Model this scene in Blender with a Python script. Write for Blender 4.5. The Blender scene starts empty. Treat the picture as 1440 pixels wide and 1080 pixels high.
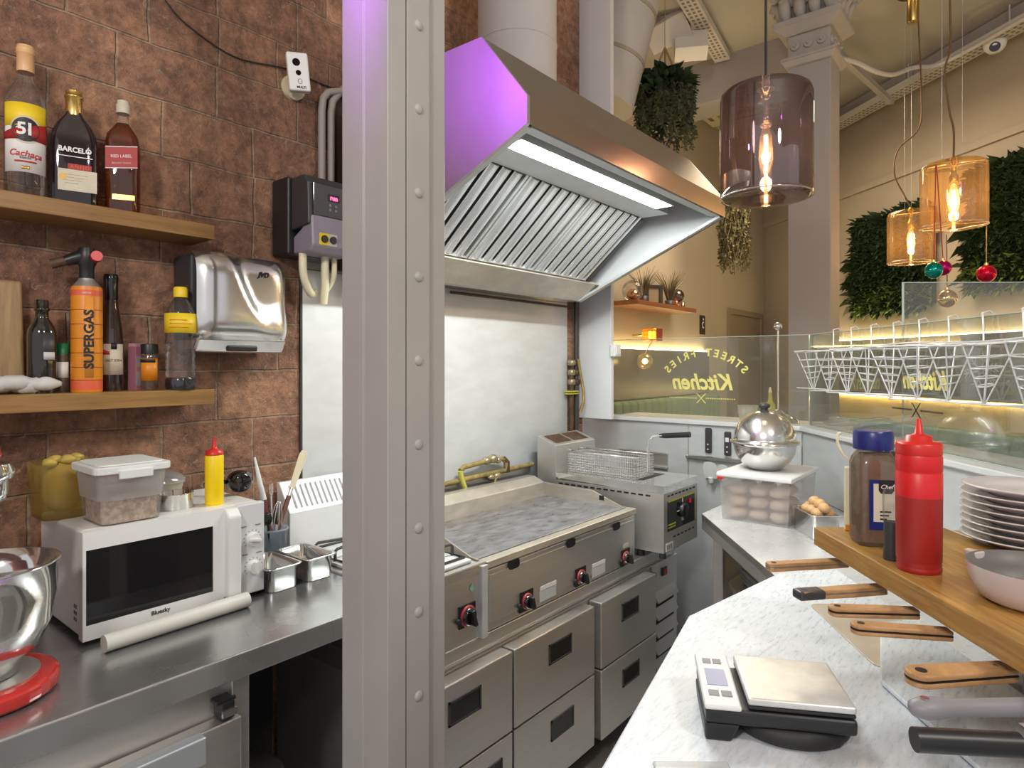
import bpy, bmesh, math, random
from mathutils import Matrix, Vector
random.seed(7)
PI = math.pi
C = bpy.context.scene.collection
W = {}

# ---------------------------------------------------------------- camera model (1440x1080 photograph)
FPX, VX, HY, EYE = 900.0, 1455.0, 513.0, 1.5
YAW = math.atan((VX - 720) / FPX)
CA, SA = math.cos(YAW), math.sin(YAW)

def pt(px, py, X=None, Y=None, Z=None, D=None):
    """the point of a known plane (or at a known depth) that lies under a pixel of the photograph"""
    u, v = (px - 720) / FPX, (HY - py) / FPX
    r = Vector((CA + u * SA, SA - u * CA, v))
    if X is not None: t = X / r.x
    elif Y is not None: t = Y / r.y
    elif Z is not None: t = (Z - EYE) / r.z
    else: t = D
    return Vector((0, 0, EYE)) + r * t

def rad(px, wpx, p):
    """radius of an upright round thing at p that is wpx pixels wide"""
    d = p.x * CA + p.y * SA
    u = (px - 720) / FPX
    return wpx / 2 * d / FPX / math.sqrt(1 + u * u)

def face_cam(p):
    return math.atan2(-p.y, -p.x)

# ---------------------------------------------------------------- materials
def new_mat(name):
    m = bpy.data.materials.new(name); m.use_nodes = True
    nt = m.node_tree; nt.nodes.clear()
    out = nt.nodes.new('ShaderNodeOutputMaterial')
    return m, nt, out

def N(nt, typ, **kw):
    n = nt.nodes.new(typ)
    for k, v in kw.items():
        if hasattr(n, k) and k not in n.inputs: setattr(n, k, v)
        else: n.inputs[k].default_value = v
    return n

def rgba(c): return (c[0], c[1], c[2], 1.0)

def mat(name, col, rough=0.5, metal=0.0, var=0.0, vscale=8.0, stretch=(1, 1, 1), bump=0.0, bscale=60.0,
        trans=0.0, emit=None, estr=0.0, coat=0.0, rvar=0.0, sss=0.0, spec=0.5, col2=None, detail=4.0):
    m, nt, out = new_mat(name)
    p = N(nt, 'ShaderNodeBsdfPrincipled')
    p.inputs['Base Color'].default_value = rgba(col)
    p.inputs['Roughness'].default_value = rough
    p.inputs['Metallic'].default_value = metal
    p.inputs['Transmission Weight'].default_value = trans
    p.inputs['Coat Weight'].default_value = coat
    p.inputs['Specular IOR Level'].default_value = spec
    if sss:
        p.inputs['Subsurface Weight'].default_value = sss
        p.inputs['Subsurface Radius'].default_value = (0.02, 0.01, 0.006)
        p.inputs['Subsurface Scale'].default_value = 0.5
    if emit:
        p.inputs['Emission Color'].default_value = rgba(emit); p.inputs['Emission Strength'].default_value = estr
    if var or bump or rvar:
        tc = N(nt, 'ShaderNodeTexCoord'); mp = N(nt, 'ShaderNodeMapping'); mp.inputs['Scale'].default_value = stretch
        nt.links.new(tc.outputs['Object'], mp.inputs['Vector'])
        nz = N(nt, 'ShaderNodeTexNoise', Scale=vscale, Detail=detail, Roughness=0.6)
        nt.links.new(mp.outputs[0], nz.inputs['Vector'])
        if var:
            cr = N(nt, 'ShaderNodeValToRGB')
            c2 = col2 or tuple(max(0, c * (1 - var)) for c in col)
            cr.color_ramp.elements[0].position = 0.35; cr.color_ramp.elements[1].position = 0.68
            cr.color_ramp.elements[0].color = rgba(c2); cr.color_ramp.elements[1].color = rgba(col)
            nt.links.new(nz.outputs['Fac'], cr.inputs['Fac']); nt.links.new(cr.outputs[0], p.inputs['Base Color'])
        if rvar:
            mr = N(nt, 'ShaderNodeMapRange'); mr.inputs['From Min'].default_value = .3; mr.inputs['From Max'].default_value = .7
            mr.inputs['To Min'].default_value = max(0.03, rough - rvar); mr.inputs['To Max'].default_value = rough + rvar
            nt.links.new(nz.outputs['Fac'], mr.inputs['Value']); nt.links.new(mr.outputs[0], p.inputs['Roughness'])
        if bump:
            nb = N(nt, 'ShaderNodeTexNoise', Scale=bscale, Detail=3.0)
            nt.links.new(mp.outputs[0], nb.inputs['Vector'])
            b = N(nt, 'ShaderNodeBump', Strength=bump, Distance=0.01)
            nt.links.new(nb.outputs['Fac'], b.inputs['Height']); nt.links.new(b.outputs[0], p.inputs['Normal'])
    nt.links.new(p.outputs[0], out.inputs[0])
    return m

def clear(name, tint=(1, 1, 1), gloss=0.08, rough=0.02, haze=0.0, hazecol=(.8, .8, .8), edge=0.6):
    """thin clear sheet: mostly see-through, fresnel shine, a little milky haze"""
    m, nt, out = new_mat(name)
    t = N(nt, 'ShaderNodeBsdfTransparent'); t.inputs[0].default_value = rgba(tint)
    g = N(nt, 'ShaderNodeBsdfGlossy'); g.inputs['Roughness'].default_value = rough
    d = N(nt, 'ShaderNodeBsdfDiffuse'); d.inputs[0].default_value = rgba(hazecol)
    tl = N(nt, 'ShaderNodeBsdfTranslucent'); tl.inputs[0].default_value = rgba(hazecol)
    dd = N(nt, 'ShaderNodeMixShader'); dd.inputs[0].default_value = .5
    nt.links.new(d.outputs[0], dd.inputs[1]); nt.links.new(tl.outputs[0], dd.inputs[2])
    mx = N(nt, 'ShaderNodeMixShader'); mx.inputs[0].default_value = haze
    nt.links.new(t.outputs[0], mx.inputs[1]); nt.links.new(dd.outputs[0], mx.inputs[2])
    lw = N(nt, 'ShaderNodeLayerWeight', Blend=0.25)
    ma = N(nt, 'ShaderNodeMath', operation='MULTIPLY_ADD'); ma.inputs[1].default_value = edge; ma.inputs[2].default_value = gloss
    nt.links.new(lw.outputs['Fresnel'], ma.inputs[0])
    m2 = N(nt, 'ShaderNodeMixShader')
    nt.links.new(ma.outputs[0], m2.inputs[0]); nt.links.new(mx.outputs[0], m2.inputs[1]); nt.links.new(g.outputs[0], m2.inputs[2])
    nt.links.new(m2.outputs[0], out.inputs[0])
    return m

def glow(name, col, s):
    m, nt, out = new_mat(name)
    e = N(nt, 'ShaderNodeEmission', Strength=s); e.inputs[0].default_value = rgba(col)
    nt.links.new(e.outputs[0], out.inputs[0]); return m

def steel(name, col=(.76, .74, .71), rough=0.32, stretch=(1, 1, 30), var=.05, bump=0, rvar=.02, vscale=4, metal=.9):
    return mat(name, col, rough, metal, var=var, vscale=vscale, stretch=stretch, bump=bump, bscale=40, rvar=rvar, detail=2.0)

def wood(name, a, b, stretch=(2, 30, 30), rough=.4, scale=3.0):
    m, nt, out = new_mat(name)
    tc = N(nt, 'ShaderNodeTexCoord'); mp = N(nt, 'ShaderNodeMapping'); mp.inputs['Scale'].default_value = stretch
    nt.links.new(tc.outputs['Object'], mp.inputs[0])
    nz = N(nt, 'ShaderNodeTexNoise', Scale=scale, Detail=6.0, Roughness=.65, Distortion=.6)
    nt.links.new(mp.outputs[0], nz.inputs['Vector'])
    cr = N(nt, 'ShaderNodeValToRGB'); cr.color_ramp.elements[0].position = .3; cr.color_ramp.elements[1].position = .7
    cr.color_ramp.elements[0].color = rgba(a); cr.color_ramp.elements[1].color = rgba(b)
    nt.links.new(nz.outputs['Fac'], cr.inputs[0])
    p = N(nt, 'ShaderNodeBsdfPrincipled', Roughness=rough)
    bp = N(nt, 'ShaderNodeBump', Strength=.15, Distance=.003)
    nt.links.new(nz.outputs['Fac'], bp.inputs['Height']); nt.links.new(bp.outputs[0], p.inputs['Normal'])
    nt.links.new(cr.outputs[0], p.inputs['Base Color']); nt.links.new(p.outputs[0], out.inputs[0])
    return m

def brick_mat():
    m, nt, out = new_mat('rough_brick')
    tc = N(nt, 'ShaderNodeTexCoord')
    # x along the wall, z up -> brick texture plane
    sep = N(nt, 'ShaderNodeSeparateXYZ'); nt.links.new(tc.outputs['Object'], sep.inputs[0])
    cmb = N(nt, 'ShaderNodeCombineXYZ')
    nt.links.new(sep.outputs['X'], cmb.inputs[0]); nt.links.new(sep.outputs['Z'], cmb.inputs[1])
    wob = N(nt, 'ShaderNodeTexNoise', Scale=7.0, Detail=4.0); nt.links.new(tc.outputs['Object'], wob.inputs['Vector'])
    vs = N(nt, 'ShaderNodeVectorMath', operation='SUBTRACT'); vs.inputs[1].default_value = (.5, .5, .5)
    nt.links.new(wob.outputs['Color'], vs.inputs[0])
    sc = N(nt, 'ShaderNodeVectorMath', operation='SCALE'); sc.inputs['Scale'].default_value = .018
    nt.links.new(vs.outputs[0], sc.inputs[0])
    ad = N(nt, 'ShaderNodeVectorMath', operation='ADD'); nt.links.new(cmb.outputs[0], ad.inputs[0]); nt.links.new(sc.outputs[0], ad.inputs[1])
    off = N(nt, 'ShaderNodeVectorMath', operation='ADD'); off.inputs[1].default_value = (.04, -.119, 0)
    nt.links.new(ad.outputs[0], off.inputs[0])
    br = N(nt, 'ShaderNodeTexBrick', offset=.42, offset_frequency=2, squash=.72, squash_frequency=3)
    br.inputs['Color1'].default_value = rgba((.64, .37, .24)); br.inputs['Color2'].default_value = rgba((.47, .26, .185))
    br.inputs['Mortar'].default_value = rgba((.62, .46, .34))
    br.inputs['Scale'].default_value = 1.0; br.inputs['Mortar Size'].default_value = .0045; br.inputs['Mortar Smooth'].default_value = .6
    br.inputs['Bias'].default_value = .1; br.inputs['Brick Width'].default_value = .27; br.inputs['Row Height'].default_value = .1515
    nt.links.new(off.outputs[0], br.inputs['Vector'])
    n1 = N(nt, 'ShaderNodeTexNoise', Scale=26.0, Detail=8.0, Roughness=.72); nt.links.new(tc.outputs['Object'], n1.inputs['Vector'])
    n2 = N(nt, 'ShaderNodeTexNoise', Scale=3.0, Detail=3.0); nt.links.new(tc.outputs['Object'], n2.inputs['Vector'])
    r1 = N(nt, 'ShaderNodeValToRGB'); r1.color_ramp.elements[0].position = .36; r1.color_ramp.elements[1].position = .66
    r1.color_ramp.elements[0].color = (.5, .5, .5, 1); r1.color_ramp.elements[1].color = (1.25, 1.22, 1.15, 1)
    nt.links.new(n1.outputs['Fac'], r1.inputs[0])
    mu = N(nt, 'ShaderNodeMixRGB', blend_type='MULTIPLY'); mu.inputs[0].default_value = 1
    nt.links.new(br.outputs['Color'], mu.inputs[1]); nt.links.new(r1.outputs[0], mu.inputs[2])
    r2 = N(nt, 'ShaderNodeValToRGB'); r2.color_ramp.elements[0].position = .35; r2.color_ramp.elements[1].position = .68
    r2.color_ramp.elements[0].color = (.72, .66, .62, 1); r2.color_ramp.elements[1].color = (1.2, 1.15, 1.1, 1)
    nt.links.new(n2.outputs['Fac'], r2.inputs[0])
    mu2 = N(nt, 'ShaderNodeMixRGB', blend_type='MULTIPLY'); mu2.inputs[0].default_value = 1
    nt.links.new(mu.outputs[0], mu2.inputs[1]); nt.links.new(r2.outputs[0], mu2.inputs[2])
    # pale chips
    vo = N(nt, 'ShaderNodeTexNoise', Scale=48.0, Detail=5.0, Roughness=.7, Distortion=1.2); nt.links.new(tc.outputs['Object'], vo.inputs['Vector'])
    r3 = N(nt, 'ShaderNodeValToRGB'); r3.color_ramp.elements[0].position = .59; r3.color_ramp.elements[1].position = .70
    nt.links.new(vo.outputs['Fac'], r3.inputs[0])
    mx = N(nt, 'ShaderNodeMixRGB', blend_type='MIX'); mx.inputs[2].default_value = rgba((.58, .43, .31))
    nt.links.new(r3.outputs[0], mx.inputs[0]); nt.links.new(mu2.outputs[0], mx.inputs[1])
    p = N(nt, 'ShaderNodeBsdfPrincipled', Roughness=.8)
    nt.links.new(mx.outputs[0], p.inputs['Base Color'])
    inv = N(nt, 'ShaderNodeMath', operation='MULTIPLY_ADD'); inv.inputs[1].default_value = -.4
    nt.links.new(br.outputs['Fac'], inv.inputs[0]); nt.links.new(n1.outputs['Fac'], inv.inputs[2])
    bp = N(nt, 'ShaderNodeBump', Strength=1.0, Distance=.03)
    nt.links.new(inv.outputs[0], bp.inputs['Height']); nt.links.new(bp.outputs[0], p.inputs['Normal'])
    nt.links.new(p.outputs[0], out.inputs[0])
    return m

M = {}
M['brick'] = brick_mat()
M['steel'] = steel('brushed_steel')
M['steel_h'] = steel('brushed_steel_long', (.74, .73, .71), .32, metal=.88)
M['steel_top'] = steel('worktop_steel', (.62, .63, .64), .26, stretch=(2, 2, 2), var=.10, vscale=3, rvar=.05, metal=.9)
M['steel_prep'] = steel('reflection_bright_steel', (.84, .85, .87), .28, stretch=(2, 2, 2), var=.08, vscale=4, metal=.5)  # lightened steel copy; paints in the reflected wall panel and hood
M['steel_dull'] = steel('satin_steel', (.64, .62, .59), .38, stretch=(1, 1, 6), metal=.8)
M['steel_pol'] = steel('polished_steel', (.72, .72, .7), .09, stretch=(1, 1, 1), var=.06, bump=0, rvar=.04)
M['steel_sat'] = steel('satin_polished', (.72, .71, .69), .2, stretch=(1, 1, 1), var=.05, bump=0, rvar=.05, metal=.95)
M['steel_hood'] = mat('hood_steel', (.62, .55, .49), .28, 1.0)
M['steel_white'] = steel('pale_wall_steel', (.72, .74, .75), .48, stretch=(2, 2, 5), var=.1, vscale=3, metal=.35)
M['baffle'] = mat('baffle_steel', (.80, .81, .82), .24, .75)
M['plate'] = mat('griddle_plate', (.38, .38, .40), .36, .55, var=.5, vscale=16, stretch=(1, 2.6, 1), rvar=.12, bump=.05, bscale=25, detail=9, col2=(.20, .20, .22))
M['beige'] = mat('grease_and_reflection_steel', (.72, .66, .56), .34, .6, var=.25, vscale=6, stretch=(1, 1, 3))  # greasy tone; on the pan lid it paints a warm reflection
M['black'] = mat('black_plastic', (.015, .015, .016), .38)
M['blackg'] = mat('black_gloss', (.008, .008, .009), .08, coat=.4)
M['dark'] = mat('charcoal_plastic', (.045, .043, .045), .45)
M['darkbrown'] = mat('dark_brown_box', (.05, .03, .024), .5)
M['grey'] = mat('mid_grey_plastic', (.25, .24, .26), .45)
M['lilacgrey'] = mat('lilac_grey_plastic', (.28, .25, .3), .42)
M['white'] = mat('white_plastic', (.82, .82, .81), .35)
M['whitem'] = mat('white_paint_and_lit_steel', (.78, .79, .8), .32, var=.05, vscale=5)  # white paint; on stove and hood it paints brightly lit steel
M['cream'] = mat('cream_plastic', (.8, .74, .52), .45)
M['board'] = mat('scored_white_board', (.78, .81, .85), .33, var=.2, vscale=30, stretch=(1, 4.5, 1), rvar=.12, bump=.10, bscale=70, detail=12, col2=(.62, .67, .74))
M['paint'] = mat('column_paint', (.40, .385, .36), .42, var=.1, vscale=4, bump=.04, bscale=30)
M['plaster'] = mat('beige_plaster', (.45, .385, .30), .8, var=.06, vscale=2, bump=.03)
M['plaster_dk'] = mat('taupe_plaster', (.27, .215, .15), .8, var=.06, vscale=2)
M['ceil'] = mat('ceiling_paint', (.50, .47, .41), .85, var=.06, vscale=1.5)
M['lilac'] = mat('lilac_grey_paint', (.38, .35, .34), .75, var=.05, vscale=2)
M['panelgrey'] = mat('grey_mirror_panel', (.20, .19, .17), .22, var=.15, vscale=3)
M['litwall'] = mat('lit_wall_strip', (.75, .52, .2), .7)  # yellow puts the strip light's glow into the wall colour
M['floor'] = mat('grey_floor', (.32, .31, .31), .5, var=.2, vscale=5, rvar=.1)
M['capital'] = mat('stone_capital', (.44, .40, .36), .8, var=.12, vscale=12, bump=.1)
M['duct'] = mat('white_duct', (.62, .59, .57), .5, var=.06, vscale=4)
M['oak'] = wood('oak_shelf', (.20, .10, .028), (.36, .20, .065), (2, 26, 26))
M['oak_hi'] = wood('oak_counter_shelf', (.22, .10, .02), (.46, .25, .06), (3, 34, 34))
M['boardwood'] = wood('chopping_wood', (.26, .15, .06), (.42, .27, .12), (25, 25, 2))
M['handlewood'] = wood('knife_wood', (.34, .17, .07), (.55, .31, .14), (20, 20, 20), scale=1.2)
M['walnut'] = wood('dark_shelf', (.16, .055, .02), (.27, .1, .04), (2, 20, 20))
M['red'] = mat('red_plastic', (.62, .02, .015), .35)
M['redmix'] = mat('red_enamel', (.55, .03, .025), .2, coat=.5)
M['ketchup'] = mat('red_squeeze_bottle', (.66, .012, .016), .38, sss=.15)
M['yellow'] = mat('yellow_squeeze', (.95, .66, .0), .35)
M['gold'] = mat('gold', (.8, .52, .16), .25, .9)
M['brass'] = mat('brass', (.62, .44, .14), .25, 1.0, var=.2)
M['pipe'] = mat('old_yellow_pipe', (.45, .34, .12), .5, .3, var=.5, vscale=25)
M['rust'] = mat('rusty_pipe', (.16, .09, .05), .6, .3, var=.6, vscale=20)
M['valve'] = mat('worn_brass_valve', (.5, .42, .26), .4, .7, var=.4, vscale=30)
M['blue'] = mat('navy_lid', (.012, .022, .16), .3)
M['green'] = mat('green_cap', (.01, .16, .06), .4)
M['leaf'] = mat('dark_foliage', (.03, .065, .02), .6, var=.6, vscale=9)
M['leaf2'] = mat('bright_foliage', (.22, .32, .06), .55, var=.4, vscale=9)
M['leafback'] = mat('moss_backing', (.008, .018, .008), .9)
M['trail'] = mat('trailing_foliage', (.09, .105, .045), .65, var=.5, vscale=12)
M['grass'] = mat('dry_grass', (.19, .15, .075), .7, var=.4, vscale=10)
M['greencush'] = mat('sage_velvet', (.22, .30, .16), .75, var=.12, vscale=6)
M['tealcush'] = mat('teal_velvet', (.16, .30, .25), .7, var=.15, vscale=6)
M['glass'] = clear('pane_glass', (.93, .96, .94), .03, .01, .07, (.75, .76, .7), .55)
M['glass_edge'] = mat('glass_edge', (.50, .58, .52), .2, coat=.4)
M['clearb'] = clear('bottle_glass', (.94, .95, .95), .03, .05, .03, (.8, .78, .82), .5)
M['smoke'] = clear('smoked_lamp_glass', (.40, .31, .33), .13, .02, .06, (.35, .25, .27), .7)
M['amber'] = clear('amber_lamp_glass', (.95, .78, .52), .07, .03, .05, (.9, .55, .22), .6)
M['frost'] = clear('frosted_plastic', (.9, .9, .9), .04, .25, .42, (.88, .88, .88), .3)
M['frostlow'] = clear('wetted_plastic', (.96, .96, .95), .03, .2, .10, (.85, .82, .8), .25)
M['frosty'] = clear('yellowed_plastic', (.85, .75, .4), .04, .25, .32, (.66, .5, .16), .3)
M['frostb'] = clear('bluish_plastic', (.85, .9, .95), .05, .2, .55, (.72, .8, .88), .3)
M['wrap'] = clear('cling_film', (.95, .95, .95), .15, .08, .35, (.9, .9, .92), .7)
M['whisky'] = clear('amber_spirit', (.62, .26, .06), .06, .03, .25, (.34, .1, .02))
M['brownb'] = clear('plum_sauce_glass', (.45, .33, .3), .08, .04, .25, (.2, .13, .11))
M['gel'] = clear('brown_spice_jar', (.8, .7, .6), .06, .06, .25, (.5, .4, .33), .4)
M['spice'] = mat('ground_pepper', (.27, .2, .155), .85, var=.3, vscale=60)
M['oats'] = mat('breadcrumbs', (.60, .46, .36), .9, var=.45, vscale=90)
M['yellowbag'] = mat('yellow_bag', (.62, .46, .1), .5, var=.4, vscale=14)
M['dkliq'] = mat('dark_liquid', (.01, .008, .012), .15)
M['darkglass'] = mat('dark_bottle_glass', (.014, .013, .009), .08, coat=.5)
M['rum'] = mat('rum_bottle_glass', (.016, .007, .01), .07, coat=.5)
M['paper'] = mat('white_label', (.80, .78, .75), .55)
M['creamlabel'] = mat('cream_label', (.66, .6, .47), .55, var=.1, vscale=40)
M['redlabel'] = mat('red_label', (.38, .02, .02), .5)
M['maroon'] = mat('maroon_label', (.25, .015, .03), .5)
M['yellowlabel'] = mat('yellow_label', (.85, .6, .02), .45)
M['orange'] = mat('orange_can', (.78, .27, .015), .4, var=.1, vscale=5)
M['orange2'] = mat('red_orange_band', (.72, .12, .05), .4)
M['mauve'] = mat('mauve_carton', (.32, .12, .17), .5)
M['ink'] = mat('ink', (.012, .01, .012), .5)
M['inkred'] = mat('red_ink', (.45, .02, .03), .5)
M['ornred'] = mat('red_bauble', (.6, .0, .03), .12, .6)
M['orngreen'] = mat('green_bauble', (.0, .25, .2), .12, .6)
M['orngold'] = mat('gold_bauble', (.75, .5, .15), .12, 1.0)
M['logo'] = mat('yellow_vinyl', (.90, .82, .26), .5)
M['snow'] = mat('white_vinyl', (.75, .78, .76), .5)
M['wire'] = mat('white_wire', (.82, .83, .84), .28, .35)
M['wirec'] = mat('chrome_wire', (.82, .82, .82), .25, .7)
M['porc'] = mat('stoneware', (.62, .57, .57), .2, coat=.3)
M['panin'] = mat('worn_grey_nonstick', (.19, .175, .165), .45, var=.2, vscale=6)
M['panout'] = mat('pale_pink_enamel', (.66, .58, .58), .25, coat=.3)
M['cloth'] = mat('white_cloth', (.62, .62, .6), .8, var=.15, vscale=30)
M['food'] = mat('bread_roll_crust', (.84, .64, .50), .7, var=.25, vscale=20)
M['egg'] = mat('croquette', (.74, .45, .21), .6, var=.25, vscale=25, sss=.1)
M['rubber'] = mat('rubber', (.02, .02, .02), .6)
M['screen'] = mat('lcd_screen', (.16, .2, .36), .25, emit=(.25, .35, .6), estr=.15)
M['hoodlight'] = glow('hood_tube', (.94, 1.0, .96), 80)
M['filament'] = glow('warm_filament', (1.0, .56, .2), 45)
M['cove'] = glow('cove_strip', (1.0, .76, .36), 15)
M['redled'] = glow('red_led', (1.0, .05, .12), 5)
M['sconceglow'] = glow('sconce_bulb', (1.0, .72, .25), 16)
M['ambercube'] = clear('amber_cube_glass', (.9, .5, .06), .12, .05, .45, (.85, .36, .02))
M['redcube'] = clear('red_cube_glass', (.6, .08, .02), .12, .05, .4, (.5, .03, .01))
M['copper'] = mat('copper_vase', (.6, .3, .18), .2, 1.0)
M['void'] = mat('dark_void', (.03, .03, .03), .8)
M['yb'] = mat('yellow_trim', (.55, .5, .05), .4)
M['pinkpl'] = mat('shade_grey_plastic', (.3, .3, .31), .5)  # grey paints the shade onto the white bin

# ---------------------------------------------------------------- mesh builder
class MB:
    def __init__(s, frame=None):
        s.v, s.f, s.mi, s.sm = [], [], [], []
        s.frame = frame or Matrix.Identity(4); s.cur = 0
    def add(s, vs, fs, smooth=False, mi=None):
        b = len(s.v); s.v += [Vector(v) for v in vs]
        for f in fs:
            s.f.append([b + i for i in f]); s.mi.append(s.cur if mi is None else mi); s.sm.append(smooth)
        return s
    def box(s, a, b, mi=None):
        x0, y0, z0 = (min(a[i], b[i]) for i in range(3)); x1, y1, z1 = (max(a[i], b[i]) for i in range(3))
        return s.add([(x0, y0, z0), (x1, y0, z0), (x1, y1, z0), (x0, y1, z0), (x0, y0, z1), (x1, y0, z1), (x1, y1, z1), (x0, y1, z1)],
                     [(3, 2, 1, 0), (4, 5, 6, 7), (0, 1, 5, 4), (1, 2, 6, 5), (2, 3, 7, 6), (3, 0, 4, 7)], mi=mi)
    def prism(s, poly, z0, z1, mi=None):
        """counter-clockwise xy polygon"""
        n = len(poly)
        vs = [(p[0], p[1], z0) for p in poly] + [(p[0], p[1], z1) for p in poly]
        fs = [list(range(n))[::-1], list(range(n, 2 * n))] + [(i, (i + 1) % n, n + (i + 1) % n, n + i) for i in range(n)]
        return s.add(vs, fs, mi=mi)
    def sweepx(s, prof, x0, x1, mi=None):
        """(y,z) profile pulled along x; profile counter-clockwise seen from -x ... either way normals are fixed on build"""
        n = len(prof)
        vs = [(x0, p[0], p[1]) for p in prof] + [(x1, p[0], p[1]) for p in prof]
        fs = [list(range(n)), list(range(n, 2 * n))[::-1]] + [(i, n + i, n + (i + 1) % n, (i + 1) % n) for i in range(n)]
        return s.add(vs, fs, mi=mi)
    def hexa(s, bot, top, mi=None):
        return s.add(list(bot) + list(top), [(3, 2, 1, 0), (4, 5, 6, 7), (0, 1, 5, 4), (1, 2, 6, 5), (2, 3, 7, 6), (3, 0, 4, 7)], mi=mi)
    def cyl(s, p0, p1, r0, r1=None, n=16, caps=True, mi=None):
        r1 = r0 if r1 is None else r1
        p0, p1 = Vector(p0), Vector(p1); ax = (p1 - p0).normalized()
        t = Vector((0, 0, 1)) if abs(ax.z) < .9 else Vector((1, 0, 0))
        u = ax.cross(t).normalized(); w = ax.cross(u)
        vs = []
        for p, r in ((p0, r0), (p1, r1)):
            vs += [p + (u * math.cos(2 * PI * i / n) + w * math.sin(2 * PI * i / n)) * r for i in range(n)]
        s.add(vs, [(i, (i + 1) % n, n + (i + 1) % n, n + i) for i in range(n)], True, mi)
        if caps: s.add(vs, [list(range(n))[::-1], list(range(n, 2 * n))], False, mi)
        return s
    def lathe(s, prof, c=(0, 0, 0), n=28, mi=None, squash=(1, 1), rot=0, smooth=True, capb=True, capt=True):
        vs = []; c = Vector(c)
        for r, z in prof:
            for i in range(n):
                a = 2 * PI * i / n
                x, y = r * math.cos(a) * squash[0], r * math.sin(a) * squash[1]
                vs.append((c.x + x * math.cos(rot) - y * math.sin(rot), c.y + x * math.sin(rot) + y * math.cos(rot), c.z + z))
        k = len(prof)
        fs = [(j * n + i, j * n + (i + 1) % n, (j + 1) * n + (i + 1) % n, (j + 1) * n + i) for j in range(k - 1) for i in range(n)]
        s.add(vs, fs, smooth, mi)
        if capb and prof[0][0] > 1e-5: s.add(vs[:n], [list(range(n))[::-1]], False, mi)
        if capt and prof[-1][0] > 1e-5: s.add(vs[-n:], [list(range(n))], False, mi)
        return s
    def arc(s, r, z0, z1, a0, a1, c=(0, 0, 0), n=14, th=.0006, mi=None, slope=0):
        """a label patch bent round an upright axis"""
        vs = []
        for k in range(n + 1):
            a = a0 + (a1 - a0) * k / n
            for rr in (r, r + th):
                for z in (z0, z1 + slope * (k / n - .5)):
                    vs.append((c[0] + rr * math.cos(a), c[1] + rr * math.sin(a), c[2] + z))
        fs = []
        for k in range(n):
            b, d = 4 * k, 4 * k + 4
            fs += [(b + 2, d + 2, d + 3, b + 3), (b, b + 1, d + 1, d), (b + 1, b + 3, d + 3, d + 1), (b, d, d + 2, b + 2)]
        fs += [(0, 2, 3, 1), (4 * n, 4 * n + 1, 4 * n + 3, 4 * n + 2)]
        return s.add(vs, fs, True, mi)
    def tube(s, pts, r, n=8, mi=None, closed=False):
        P = [Vector(p) for p in pts]; m = len(P); vs = []; prev = None
        for i in range(m):
            a = P[(i - 1) % m] if (closed or i > 0) else P[i]
            b = P[(i + 1) % m] if (closed or i < m - 1) else P[i]
            t = (b - a).normalized() if (b - a).length > 1e-9 else Vector((0, 0, 1))
            if prev is None:
                h = Vector((0, 0, 1)) if abs(t.z) < .9 else Vector((1, 0, 0)); u = t.cross(h).normalized()
            else:
                u = (prev - t * prev.dot(t))
                u = u.normalized() if u.length > 1e-6 else t.orthogonal().normalized()
            prev = u; w = t.cross(u)
            rr = r[i] if isinstance(r, (list, tuple)) else r
            vs += [P[i] + (u * math.cos(2 * PI * k / n) + w * math.sin(2 * PI * k / n)) * rr for k in range(n)]
        mm = m if closed else m - 1
        fs = [(j * n + k, j * n + (k + 1) % n, ((j + 1) % m) * n + (k + 1) % n, ((j + 1) % m) * n + k) for j in range(mm) for k in range(n)]
        s.add(vs, fs, True, mi)
        if not closed: s.add(vs, [list(range(n))[::-1], list(range((m - 1) * n, m * n))], False, mi)
        return s
    def ball(s, c, r, sc=(1, 1, 1), n=16, mi=None, rough=0.0):
        k = n // 2; vs = [(c[0], c[1], c[2] - r * sc[2])]
        for j in range(1, k):
            t = -PI / 2 + PI * j / k
            for i in range(n):
                a = 2 * PI * i / n; q = 1 + random.uniform(-rough, rough)
                vs.append((c[0] + r * sc[0] * q * math.cos(t) * math.cos(a), c[1] + r * sc[1] * q * math.cos(t) * math.sin(a), c[2] + r * sc[2] * q * math.sin(t)))
        vs.append((c[0], c[1], c[2] + r * sc[2])); e = len(vs) - 1
        fs = [(0, 1 + (i + 1) % n, 1 + i) for i in range(n)]
        fs += [(1 + j * n + i, 1 + j * n + (i + 1) % n, 1 + (j + 1) * n + (i + 1) % n, 1 + (j + 1) * n + i) for j in range(k - 2) for i in range(n)]
        fs += [(e, 1 + (k - 2) * n + i, 1 + (k - 2) * n + (i + 1) % n) for i in range(n)]
        return s.add(vs, fs, True, mi)
    def build(s, name, mats, parent=None, bevel=0.0, seg=2, loc=None, flip=True):
        """ONE mesh object; vertices are given in s.frame, kept relative to the parent (or to loc)"""
        if not isinstance(mats, (list, tuple)): mats = [mats]
        wv = [s.frame @ v for v in s.v]
        if parent is None:
            if loc is None:
                lo = [min(v[i] for v in wv) for i in range(3)]; hi = [max(v[i] for v in wv) for i in range(3)]
                loc = ((lo[0] + hi[0]) / 2, (lo[1] + hi[1]) / 2, lo[2])
            base = Matrix.Translation(Vector(loc))
        else: base = W[parent.name]
        inv = base.inverted()
        me = bpy.data.meshes.new(name)
        me.from_pydata([inv @ v for v in wv], [], s.f)
        for k in mats: me.materials.append(M[k] if isinstance(k, str) else k)
        me.polygons.foreach_set('material_index', s.mi); me.polygons.foreach_set('use_smooth', s.sm)
        if flip:
            bm = bmesh.new(); bm.from_mesh(me)
            bmesh.ops.recalc_face_normals(bm, faces=bm.faces); bm.to_mesh(me); bm.free()
        me.update()
        o = bpy.data.objects.new(name, me); C.objects.link(o)
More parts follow.
